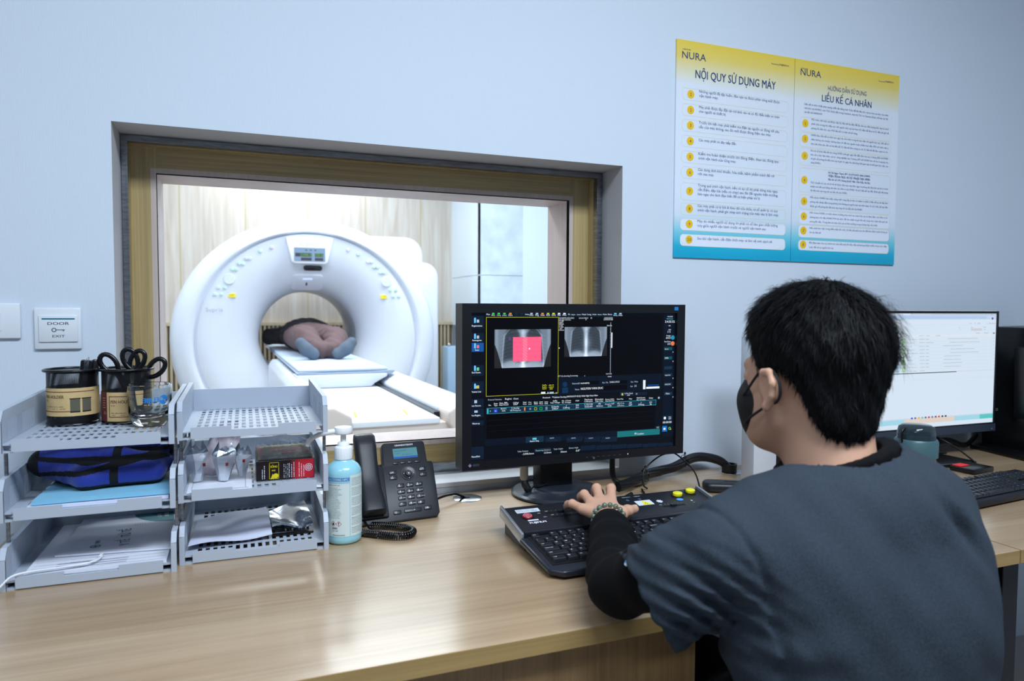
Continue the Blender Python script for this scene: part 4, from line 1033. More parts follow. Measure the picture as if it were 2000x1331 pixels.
b = MB(); b.tube([(.236, -.200, .770), (.236, -.222, .764), (.240, -.240, .7575), (.246, -.248, .757)], .0022, 8, BLKG, sub=5); b.build('cord_lead', t, 60)
t = thing('telephone_cable', 'short black cable running from the telephone into the chrome grommet', 'cable', (0, 0, 0)); b = MB()
b.tube([(.395, -.125, .765), (.415, -.12, .769), (.445, -.105, .772), (.475, -.085, .768), (.495, -.075, .758), (.504, -.072, .7515)], .0032, 10, BLKG, sub=6); b.build('lead', t, 60)
# measured layout of printed and displayed content, millimetres from each surface corner
UI1 = [
('R', 0.1, 1.1, 33.2, 351.3, 'n1'),
('R', 35.2, 340.3, 404.2, 352.9, 'n2'),
('R', 38.6, 153.1, 224.6, 337.1, 'k'),
('R', 226.7, 192.8, 524.3, 340.1, 'k'),
('R', 228.0, 149.5, 522.9, 191.2, 'n2'),
('R', 40.6, 50.3, 506.1, 110.8, 'k'),
('R', 36.0, 33.9, 563.2, 49.3, 'n2'),
('R', 528.3, 25.0, 561.3, 348.6, 'n2'),
('R', 0.1, 313.6, 32.6, 343.4, 'n3'),
('R', 0.2, 282.1, 32.7, 302.6, 'n3'),
('R', 0.2, 258.5, 32.7, 279.6, 'b1'),
('R', 0.3, 201.6, 32.9, 226.9, 'n3'),
('R', 0.4, 161.7, 33.0, 188.4, 'n3'),
('R', 0.4, 126.2, 33.1, 147.1, 'n3'),
('R', 0.5, 103.3, 33.2, 123.9, 'n3'),
('R', 0.5, 83.5, 33.2, 95.3, 'n3'),
('R', 0.6, 2.7, 33.4, 33.1, 'n3'),
('T', 3.4, 317.7, 25.2, 5.39, 'Registration', 'w', 0.02),
('T', 4.5, 283.7, 22.6, 5.4, 'Scanogram', 'w', 0.02),
('T', 11.2, 260.8, 9.6, 5.42, 'Scan', 'w', 0.02),
('T', 3.6, 207.9, 21.9, 5.43, 'End Exam.', 'w', 0.02),
('T', 2.4, 162.3, 24.0, 5.44, 'Patient List', 'w', 0.02),
('T', 1.1, 129.3, 25.3, 5.45, 'Post Recon.', 'w', 0.02),
('T', 1.2, 106.4, 24.3, 5.46, 'Pre-Regist.', 'w', 0.02),
('T', 4.5, 87.1, 18.7, 5.47, 'Warm-up', 'w', 0.02),
('T', 2.7, 8.3, 21.4, 5.49, 'Menu/Exit', 'w', 0.02),
('R', 8.7, 326.5, 13.3, 337.2, 'c2'),
('D', 11.0, 336.5, 2.3, 'c2'),
('R', 15.3, 327.1, 21.3, 334.0, 'w2'),
('R', 8.8, 289.0, 13.4, 299.7, 'c2'),
('D', 11.1, 299.0, 2.3, 'c2'),
('R', 15.4, 289.5, 21.4, 296.5, 'w2'),
('R', 8.8, 266.6, 13.4, 277.3, 'c2'),
('D', 11.1, 276.6, 2.3, 'c2'),
('R', 15.4, 267.1, 21.4, 274.0, 'r2'),
('R', 8.9, 213.7, 13.5, 224.5, 'c2'),
('D', 11.2, 223.8, 2.3, 'c2'),
('R', 15.5, 214.2, 21.5, 221.2, 'w2'),
('R', 9.0, 171.5, 13.6, 182.3, 'c2'),
('D', 11.3, 181.6, 2.3, 'c2'),
('R', 15.6, 171.9, 21.6, 178.9, 'w2'),
('R', 16.2, 215.4, 21.2, 220.2, 'g1'),
('R', 13.6, 172.0, 21.3, 178.4, 'y2'),
('R', 9.7, 137.2, 16.4, 144.2, 'w2'),
('R', 9.8, 114.6, 18.1, 119.7, 'w2'),
('R', 37.6, 340.9, 49.6, 352.3, 'n3'),
('T', 38.6, 344.7, 10.1, 3.62, 'Plan', 'w', 0),
('R', 50.3, 340.9, 62.4, 352.3, 'n3'),
('R', 53.3, 346.3, 59.4, 350.7, 'g1'),
('T', 51.3, 342.8, 10.1, 3.63, 'Acc.', 'w', 0),
('R', 64.1, 340.9, 76.3, 352.3, 'n3'),
('R', 67.2, 346.3, 73.3, 350.8, 'g1'),
('T', 65.2, 342.8, 10.2, 3.64, 'Comp', 'w', 0),
('R', 78.4, 340.9, 90.7, 352.4, 'n3'),
('R', 81.4, 346.3, 87.6, 350.8, 'g1'),
('T', 79.4, 342.8, 10.2, 3.65, 'Linked', 'w', 0),
('R', 93.4, 340.9, 105.8, 352.4, 'n3'),
('R', 96.5, 346.3, 102.7, 350.8, 'o'),
('T', 94.5, 342.8, 10.3, 3.66, 'Dyna', 'w', 0),
('R', 108.5, 340.9, 121.0, 352.4, 'n3'),
('R', 111.6, 346.3, 117.8, 350.8, 'n4'),
('R', 122.7, 340.9, 135.2, 352.5, 'n3'),
('R', 125.8, 346.3, 132.1, 350.8, 'n4'),
('R', 135.9, 340.8, 148.5, 352.5, 'n3'),
('T', 137.0, 344.7, 10.5, 3.69, 'Wide', 'w', 0),
('R', 147.8, 340.8, 160.5, 352.5, 'n3'),
('R', 151.0, 346.3, 157.3, 350.9, 'w2'),
('T', 148.9, 342.8, 10.6, 3.7, 'Filter', 'w', 0),
('R', 162.2, 340.8, 175.0, 352.5, 'n3'),
('R', 165.4, 346.4, 171.8, 350.9, 'w2'),
('T', 163.3, 342.8, 10.6, 3.72, 'Mag', 'w', 0),
('R', 176.7, 340.8, 189.6, 352.6, 'n3'),
('R', 179.9, 346.4, 186.4, 350.9, 'o'),
('T', 177.9, 342.8, 10.7, 3.73, 'Scale', 'w', 0),
('R', 191.3, 340.8, 204.2, 352.6, 'n3'),
('R', 194.6, 346.4, 201.0, 350.9, 'g2'),
('T', 192.5, 342.8, 10.7, 3.74, 'ROI', 'w', 0),
('R', 206.0, 340.8, 219.0, 352.6, 'n3'),
('R', 209.3, 346.4, 215.8, 351.0, 'y'),
('T', 207.2, 342.8, 10.8, 3.75, 'Grid', 'w', 0),
('R', 220.8, 340.8, 233.9, 352.6, 'n3'),
('R', 224.1, 346.4, 230.6, 351.0, 'w'),
('T', 222.0, 342.8, 10.9, 3.76, 'Pan', 'w', 0),
('R', 235.3, 340.8, 248.5, 352.7, 'n3'),
('R', 238.6, 346.4, 245.2, 351.0, 'w'),
('T', 236.5, 342.8, 11.0, 3.77, 'Prev', 'w', 0),
('R', 248.1, 340.8, 261.3, 352.7, 'n3'),
('T', 249.3, 344.7, 11.0, 3.78, 'PL', 'w', 0),
('R', 259.5, 340.8, 272.7, 352.7, 'n3'),
('T', 260.6, 344.7, 11.1, 3.79, 'Upper', 'w', 0),
('R', 274.6, 340.7, 287.9, 352.7, 'n3'),
('T', 275.8, 344.7, 11.1, 3.8, 'Lower', 'w', 0),
('R', 288.7, 340.7, 302.1, 352.8, 'n3'),
('T', 289.9, 344.7, 11.2, 3.82, 'Head', 'w', 0),
('R', 303.2, 340.7, 316.8, 352.8, 'n3'),
('T', 304.5, 344.7, 11.3, 3.83, 'Lung', 'w', 0),
('R', 317.9, 340.7, 331.5, 352.8, 'n3'),
('T', 319.1, 344.8, 11.3, 3.84, 'Middle', 'w', 0),
('R', 332.3, 340.7, 345.9, 352.8, 'n3'),
('T', 333.5, 344.8, 11.4, 3.85, 'Abdomen', 'w', 0),
('R', 347.1, 340.7, 360.8, 352.9, 'n3'),
('T', 348.3, 344.8, 11.5, 3.86, 'Pelvis', 'w', 0),
('R', 361.6, 340.7, 375.5, 352.9, 'n3'),
('T', 362.9, 344.8, 11.5, 3.87, 'Bone', 'w', 0),
('R', 377.0, 340.7, 390.9, 352.9, 'n3'),
('R', 380.5, 346.5, 387.5, 351.2, 'c'),
('T', 378.3, 342.7, 11.6, 3.89, 'Setting', 'w', 0),
('R', 391.7, 340.7, 405.7, 352.9, 'n3'),
('R', 395.2, 346.5, 402.2, 351.2, 'w2'),
('T', 393.0, 342.7, 11.7, 3.9, 'Delete', 'w', 0),
('F', 38.6, 151.9, 226.0, 339.6, 'y', 2.2),
('R', 106.4, 232.9, 180.0, 292.0, 'pk'),
('F', 96.4, 286.3, 100.9, 291.4, 'v', 2),
('D', 182.6, 232.4, 1.8, 'v'),
('D', 149.4, 261.2, 2.1, 'w'),
('R', 148.0, 257.7, 151.2, 261.3, 'w'),
('T', 183.7, 171.8, 11.8, 3.77, 'StaPo', 'y', 0),
('T', 199.9, 171.2, 14.5, 3.78, '-481.25', 'y', 0),
('T', 183.7, 167.2, 11.8, 3.77, 'EndPo', 'y', 0),
('T', 199.9, 166.6, 14.5, 3.78, '-1028.75', 'y', 0),
('T', 183.8, 162.6, 11.8, 3.77, 'FOV', 'y', 0),
('T', 199.9, 162.0, 14.5, 3.78, '200', 'y', 0),
('R', 180.6, 152.5, 192.1, 157.1, 'w'),
('R', 197.8, 151.8, 200.0, 156.4, 'w'),
('R', 202.9, 151.6, 214.4, 156.2, 'w2'),
('R', 219.9, 151.5, 222.4, 154.9, 'w2'),
('T', 226.8, 335.8, 41.7, 3.77, 'NHN8992-S002.0001', 'w', 0),
('T', 226.8, 331.6, 32.5, 3.77, 'NGUYEN VAN DUC', 'w', 0),
('T', 281.1, 335.7, 25.7, 3.81, '10/14/1998 M', 'w', 0),
('T', 313.6, 335.7, 4.5, 3.84, '25', 'w', 0),
('T', 299.7, 331.7, 2.6, 3.83, 'M', 'w', 0),
('T', 352.6, 335.6, 23.8, 3.87, '04/02/2025', 'w', 0),
('T', 350.4, 331.6, 26.1, 3.87, '14:55:07.28', 'w', 0),
('T', 226.8, 328.3, 13.8, 3.3, 'I 1.80', 'w', 0),
('T', 226.8, 324.6, 11.6, 3.3, '100kV', 'w', 0),
('T', 226.9, 321.0, 13.8, 3.3, '10mA', 'w', 0),
('T', 226.9, 317.4, 11.6, 3.3, '1.24', 'w', 0),
('T', 226.9, 313.7, 13.8, 3.3, 'F 500', 'w', 0),
('T', 227.0, 310.1, 11.6, 3.3, 'KV', 'w', 0),
('T', 227.0, 306.5, 13.8, 3.3, '0.0mm', 'w', 0),
('T', 360.1, 317.0, 14.2, 3.88, 'Sup:Ca', 'w', 0),
('R', 370.8, 198.5, 371.9, 326.4, 'w2'),
('R', 373.0, 261.7, 376.1, 300.6, 'w'),
('T', 359.0, 194.5, 16.2, 4.39, '512*512', 'w', 0),
('T', 364.4, 187.4, 10.8, 4.4, 'HURA', 'w', 0),
('R', 369.1, 308.7, 371.0, 309.4, 'w2'),
('R', 369.2, 301.3, 371.1, 301.9, 'w2'),
('R', 369.3, 293.8, 371.2, 294.5, 'w2'),
('R', 369.4, 286.3, 371.3, 287.0, 'w2'),
('R', 369.4, 278.8, 371.4, 279.5, 'w2'),
('R', 369.5, 271.3, 371.5, 272.0, 'w2'),
('R', 369.6, 263.8, 371.6, 264.5, 'w2'),
('R', 369.7, 256.3, 371.7, 257.0, 'w2'),
('R', 369.8, 248.8, 371.8, 249.5, 'w2'),
('R', 369.9, 241.3, 371.9, 242.0, 'w2'),
('R', 370.0, 233.8, 371.9, 234.5, 'w2'),
('R', 370.1, 226.3, 372.0, 226.9, 'w2'),
('R', 370.2, 218.7, 372.1, 219.4, 'w2'),
('R', 370.3, 211.2, 372.2, 211.9, 'w2'),
('T', 225.8, 192.6, 53.8, 4.75, 'CT Ca Scoring Screening', 'w', 0),
('T', 297.8, 191.3, 3.0, 3.86, 'P', 'w', 0),
('R', 227.3, 262.2, 229.5, 264.8, 'w'),
('D', 244.6, 173.3, 6.6, 'b2'),
('R', 237.3, 151.5, 253.1, 165.5, 'b2'),
('R', 287.1, 170.7, 340.0, 179.8, 'k'),
('R', 368.4, 169.5, 420.4, 177.7, 'k'),
('R', 287.2, 153.9, 420.6, 166.3, 'k'),
('R', 442.1, 168.6, 458.9, 177.3, 'k'),
('T', 264.5, 172.6, 21.2, 5.75, 'PatientID', 'w2', 0),
('T', 288.3, 172.4, 24.1, 5.78, 'NHN8992', 'w', 0),
('T', 348.5, 172.3, 17.7, 5.85, 'Acc. No.', 'w2', 0),
('T', 369.6, 172.6, 28.4, 5.87, '1HNA119515', 'w', 0),
('T', 272.4, 157.8, 11.9, 5.76, 'Name', 'w2', 0),
('T', 288.4, 157.9, 62.9, 8.19, 'NGUYEN VAN DUC', 'w', 0.01),
('T', 431.1, 171.4, 7.9, 4.96, 'Sex', 'w2', 0),
('T', 442.2, 171.4, 10.4, 4.97, 'Male', 'w2', 0),
('T', 429.7, 160.4, 7.5, 4.96, 'Age', 'w2', 0),
('T', 441.2, 160.0, 7.2, 4.97, '25', 'w2', 0),
('R', 467.7, 152.7, 475.0, 176.5, 'w'),
('R', 477.3, 153.4, 517.2, 158.6, 'w'),
('R', 481.7, 161.3, 515.1, 163.4, 'b1'),
('R', 400.7, 138.0, 439.4, 147.7, 'n4'),
('R', 442.6, 137.3, 480.7, 146.0, 'n3'),
('R', 404.7, 139.2, 409.4, 144.7, 'y2'),
('T', 413.3, 142.3, 24.5, 3.96, 'X-Pos. Reset', 'w', 0),
('T', 420.9, 137.5, 8.3, 3.97, 'OFF', 'w', 0),
('R', 446.6, 139.6, 451.4, 143.7, 'w3'),
('T', 43.9, 142.0, 35.0, 5.04, 'Protocol Selection.', 'w2', 0.01),
('T', 86.8, 142.1, 17.2, 5.08, 'Region:', 'w', 0.01),
('T', 108.2, 141.8, 12.9, 5.11, 'Chest', 'w', 0.01),
('T', 185.0, 141.1, 20.5, 5.19, 'Protocol:', 'w', 0.01),
('T', 209.5, 140.7, 126.8, 5.69, '**Calcium Scoring (WITHOUT ECG) With High Heart Rate', 'w', 0.02),
('T', 44.9, 129.2, 7.1, 4.13, 'No.', 'w', 0.015),
('T', 58.4, 132.4, 9.2, 4.14, 'Scan', 'w', 0.015),
('T', 58.5, 128.2, 9.2, 4.14, 'Type', 'w', 0.015),
('T', 72.1, 132.7, 23.0, 4.15, 'Gen. Effic.', 'w', 0.015),
('T', 72.1, 128.5, 23.0, 4.15, 'Scan Period', 'w', 0.015),
('T', 107.2, 132.4, 14.3, 4.18, 'CTDIvol', 'w', 0.015),
('T', 107.2, 128.2, 14.3, 4.18, 'DLP', 'w', 0.015),
('T', 133.3, 132.2, 9.1, 4.2, 'Start', 'w', 0.015),
('T', 133.3, 127.9, 9.1, 4.21, 'Mode', 'w', 0.015),
('T', 147.0, 131.9, 8.8, 4.22, 'Com-', 'w', 0.015),
('T', 147.0, 127.6, 8.8, 4.22, 'ment', 'w', 0.015),
('T', 161.9, 131.6, 10.0, 4.23, 'Focus', 'w', 0.015),
('T', 161.9, 127.3, 10.0, 4.23, 'Size', 'w', 0.015),
('T', 176.1, 131.2, 9.7, 4.24, 'Joint', 'w', 0.015),
('T', 176.2, 126.9, 9.7, 4.24, 'Mode', 'w', 0.015),
('T', 190.1, 130.9, 9.0, 4.26, 'Series', 'w', 0.015),
('T', 190.1, 126.6, 9.0, 4.26, 'Link', 'w', 0.015),
('T', 204.9, 131.9, 26.5, 4.27, 'mAs', 'w', 0.015),
('T', 204.9, 127.6, 26.5, 4.27, 'Tube Voltage', 'w', 0.015),
('T', 236.5, 131.2, 25.0, 4.3, 'No. of Scans', 'w', 0.015),
('T', 236.6, 126.8, 25.0, 4.3, 'No. of Images', 'w', 0.015),
('T', 274.6, 129.5, 9.7, 4.33, 'FOV', 'w', 0.015),
('T', 298.5, 131.1, 23.4, 4.35, 'Thickness', 'w', 0.015),
('T', 298.5, 126.7, 23.4, 4.35, 'Collimation', 'w', 0.015),
('T', 328.7, 130.5, 23.3, 4.38, 'Direction', 'w', 0.015),
('T', 328.8, 126.0, 23.3, 4.38, 'Table Index', 'w', 0.015),
('T', 358.2, 129.8, 24.8, 4.41, 'Recon. Index', 'w', 0.015),
('T', 358.3, 125.4, 24.8, 4.41, 'Scan Interval', 'w', 0.015),
('T', 391.2, 128.7, 19.2, 4.44, 'Scan Pos.', 'w', 0.015),
('T', 426.6, 127.9, 9.5, 4.47, 'Filter', 'w', 0.015),
('T', 449.2, 129.3, 26.1, 4.49, 'Multi Recon.', 'w', 0.015),
('T', 449.3, 124.8, 26.1, 4.49, 'No. of Images', 'w', 0.015),
('T', 486.3, 127.4, 11.8, 4.52, 'Delay', 'w', 0.015),
('R', 40.5, 124.2, 507.9, 124.2, 'n2'),
('R', 40.5, 110.1, 507.9, 124.2, 'n5'),
('T', 75.9, 119.3, 14.4, 4.16, '89.91%', 'w', 0),
('T', 75.9, 114.1, 14.4, 4.16, '10s', 'w', 0),
('T', 99.6, 118.8, 27.8, 4.18, '1.2mGy', 'w', 0),
('T', 99.6, 113.6, 27.8, 4.18, '18.7mGy.cm', 'w', 0),
('T', 208.2, 117.5, 20.4, 4.27, '22.0mAs', 'w', 0),
('T', 208.3, 112.2, 20.4, 4.28, '100kV', 'w', 0),
('T', 239.6, 118.7, 18.4, 4.3, '4', 'w', 0),
('T', 239.6, 113.3, 18.4, 4.3, '128mg', 'w', 0),
('T', 274.7, 118.0, 8.6, 4.33, '200', 'w', 0),
('T', 274.7, 112.6, 8.6, 4.34, '20.0', 'w', 0),
('T', 299.0, 118.6, 23.1, 4.36, '1.25:125', 'w', 0),
('T', 299.0, 113.1, 23.1, 4.36, '0.62x64', 'w', 0),
('T', 331.9, 118.7, 19.1, 4.39, 'IN', 'w', 0),
('T', 332.0, 113.3, 19.1, 4.39, '40.0mm', 'w', 0),
('T', 356.8, 117.6, 27.1, 4.41, 'Accord. OFF', 'w', 0),
('T', 356.9, 112.1, 27.1, 4.41, '2.0s', 'w', 0),
('T', 391.3, 117.7, 20.8, 4.44, '-812.1 to', 'w', 0),
('T', 391.4, 112.2, 20.8, 4.44, '-1076.6mm', 'w', 0),
('T', 425.9, 117.1, 9.9, 4.47, '2A', 'w', 0),
('T', 426.0, 111.6, 9.9, 4.47, 'OFF', 'w', 0),
('T', 453.8, 116.9, 17.7, 4.5, '2', 'w', 0),
('T', 453.9, 111.3, 17.7, 4.5, '192mg', 'w', 0),
('T', 487.3, 116.8, 8.1, 4.53, 'min', 'w', 0),
('T', 487.3, 111.2, 8.1, 4.53, '0s', 'w', 0),
('F', 40.6, 109.8, 507.9, 123.9, 't', 2),
('R', 41.9, 111.3, 44.9, 122.2, 't'),
('T', 48.0, 114.9, 2.7, 4.59, '2', 'w', 0),
('R', 58.8, 112.4, 67.3, 121.4, 'b3'),
('T', 60.5, 114.6, 4.4, 4.6, 'N', 'w', 0),
('R', 136.2, 113.1, 139.3, 121.6, 'o'),
('R', 149.6, 114.4, 154.5, 119.6, 'w3'),
('F', 163.0, 113.1, 169.8, 119.7, 'y', 2.4),
('F', 177.3, 113.0, 184.1, 119.6, 'g1', 2.4),
('R', 192.3, 112.3, 198.1, 120.2, 'w3'),
('R', 43.3, 94.1, 506.4, 94.6, 'n3'),
('R', 43.4, 81.2, 506.6, 81.7, 'n3'),
('R', 43.4, 68.3, 506.8, 68.8, 'n3'),
('R', 512.3, 123.8, 520.5, 132.6, 'n4'),
('R', 513.5, 126.2, 518.1, 130.8, 'w2'),
('R', 140.8, 34.0, 188.2, 48.5, 'n5'),
('T', 151.8, 35.9, 24.2, 5.66, 'Insert Seq.', 'w', 0.02),
('R', 158.5, 40.8, 169.2, 45.4, 'c'),
('R', 191.8, 31.9, 235.4, 44.6, 'n3'),
('R', 204.5, 40.4, 216.1, 43.1, 'w3'),
('R', 250.2, 28.1, 294.9, 40.9, 'n3'),
('R', 263.1, 36.7, 275.1, 39.4, 'w3'),
('R', 298.7, 24.9, 344.4, 37.8, 'n3'),
('R', 311.9, 33.5, 324.1, 36.3, 'w3'),
('R', 346.3, 21.7, 392.8, 34.8, 'n3'),
('R', 359.8, 30.5, 372.2, 33.2, 'w3'),
('T', 198.4, 35.5, 26.2, 4.29, 'Delete Seq.', 'w4', 0),
('T', 252.1, 34.0, 26.0, 4.33, 'Re-calc. Seq.', 'w4', 0),
('T', 301.4, 34.2, 22.0, 4.38, 'Add Point', 'w4', 0),
('T', 350.9, 33.1, 17.8, 4.42, 'Go Scan', 'w4', 0),
('R', 393.4, 31.8, 520.0, 47.0, 'tg'),
('T', 452.2, 35.1, 19.3, 6.02, 'Confirm', 'w', 0.02),
('R', 444.1, 36.3, 450.1, 40.5, 'w2'),
('T', 119.2, 12.8, 28.1, 5.16, 'Table Position', 'w2', 0),
('T', 131.6, 5.3, 30.8, 6.11, '-1098.0mm', 'w', 0),
('F', 165.1, 10.5, 207.6, 17.2, 't2', 1),
('T', 167.3, 12.0, 39.2, 4.74, 'Remaining Distance', 'w2', 0),
('T', 188.5, 4.5, 20.3, 6.19, '-5.0mm', 'w', 0),
('T', 214.9, 12.0, 25.6, 5.26, 'Table Height', 'w2', 0),
('T', 234.3, 3.6, 16.6, 6.25, '55mm', 'w', 0),
('T', 256.7, 11.8, 26.1, 5.31, 'Gantry Angle', 'w2', 0),
('T', 276.2, 3.3, 11.6, 6.3, '0.0°', 'w', 0),
('R', 289.5, 4.4, 331.2, 16.6, 'n3'),
('R', 333.1, 3.4, 375.5, 15.0, 'n3'),
('R', 377.5, 2.3, 420.7, 13.4, 'n3'),
('R', 422.7, 1.3, 466.7, 11.8, 'n3'),
('R', 468.7, 0.2, 513.6, 10.1, 'n3'),
('R', 515.6, -0.9, 561.3, 8.4, 'n3'),
('T', 538.3, 339.2, 16.5, 4.52, '4/2/2025', 'w', 0),
('T', 535.5, 333.6, 20.2, 4.51, 'Wednesday', 'c', 0),
('T', 531.6, 324.8, 29.4, 7.02, '14:55:32', 'w', 0.01),
('T', 542.4, 315.6, 6.2, 3.52, 'Idle', 'w', 0),
('T', 542.6, 304.7, 7.0, 4.53, 'HU', 'w', 0),
('T', 539.4, 298.7, 9.5, 4.53, '5 %', 'w', 0),
('T', 536.3, 289.2, 12.8, 5.03, 'Image', 'w', 0),
('T', 534.8, 282.9, 14.5, 4.53, '38353', 'w', 0),
('T', 530.4, 273.8, 19.0, 4.52, 'RawData', 'w', 0),
('T', 540.0, 267.0, 8.7, 4.54, '590', 'w', 0),
('D', 555.8, 285.9, 5.8, 'c3'),
('D', 555.7, 270.3, 5.8, 'o2'),
('R', 529.8, 252.7, 554.6, 260.5, 'c4'),
('T', 532.4, 254.4, 10.7, 4.53, 'Recon', 'w', 0),
('T', 555.7, 245.9, 2.9, 5.06, '0', 'w', 0),
('R', 530.2, 228.4, 555.0, 236.2, 'c4'),
('T', 532.8, 230.1, 10.7, 4.54, 'MPR', 'w', 0),
('T', 556.1, 221.4, 2.9, 5.07, '0', 'w', 0),
('R', 530.7, 202.6, 555.5, 210.4, 'n5'),
('R', 531.0, 183.9, 555.9, 191.7, 'n5'),
('T', 533.6, 185.6, 16.6, 4.55, 'AutoVw', 'w', 0),
('T', 556.9, 176.7, 2.9, 5.08, '0', 'w', 0),
('R', 531.4, 159.4, 556.3, 167.2, 'n5'),
('T', 534.0, 161.1, 16.6, 4.56, 'DICOM', 'w', 0),
('T', 557.4, 152.1, 2.9, 5.09, '0', 'w', 0),
('R', 531.8, 134.6, 556.8, 142.4, 'n5'),
('T', 534.4, 136.3, 16.6, 4.56, 'Film', 'w', 0),
('T', 557.8, 127.1, 2.9, 5.1, '0', 'w', 0),
('R', 528.8, 68.0, 541.2, 80.5, 'n5'),
('D', 535.1, 74.1, 3.7, 'w'),
('R', 543.7, 67.9, 557.0, 79.7, 'n5'),
('T', 546.3, 74.9, 8.3, 4.08, 'Auto', 'w', 0),
('T', 546.4, 69.9, 8.3, 4.08, 'OFF', 'w', 0),
('T', 529.1, 60.2, 27.0, 6.1, '00:00:00', 'w', 0.01),
('R', 527.6, 38.5, 542.5, 53.2, 'b4'),
('R', 531.4, 43.0, 537.6, 48.3, 'w'),
('D', 550.1, 46.1, 3.8, 'g1'),
('D', 550.1, 46.1, 2.1, 'n2'),
('D', 553.5, 43.8, 2.1, 'o2'),
('R', 506.6, 46.6, 521.0, 54.4, 'n4'),
('T', 510.4, 48.8, 7.4, 4.06, '1/1', 'w', 0)]
XR1 = (59.5, 218.3, 206.0, 310.3)
XR2 = (242.2, 241.5, 361.1, 315.3)
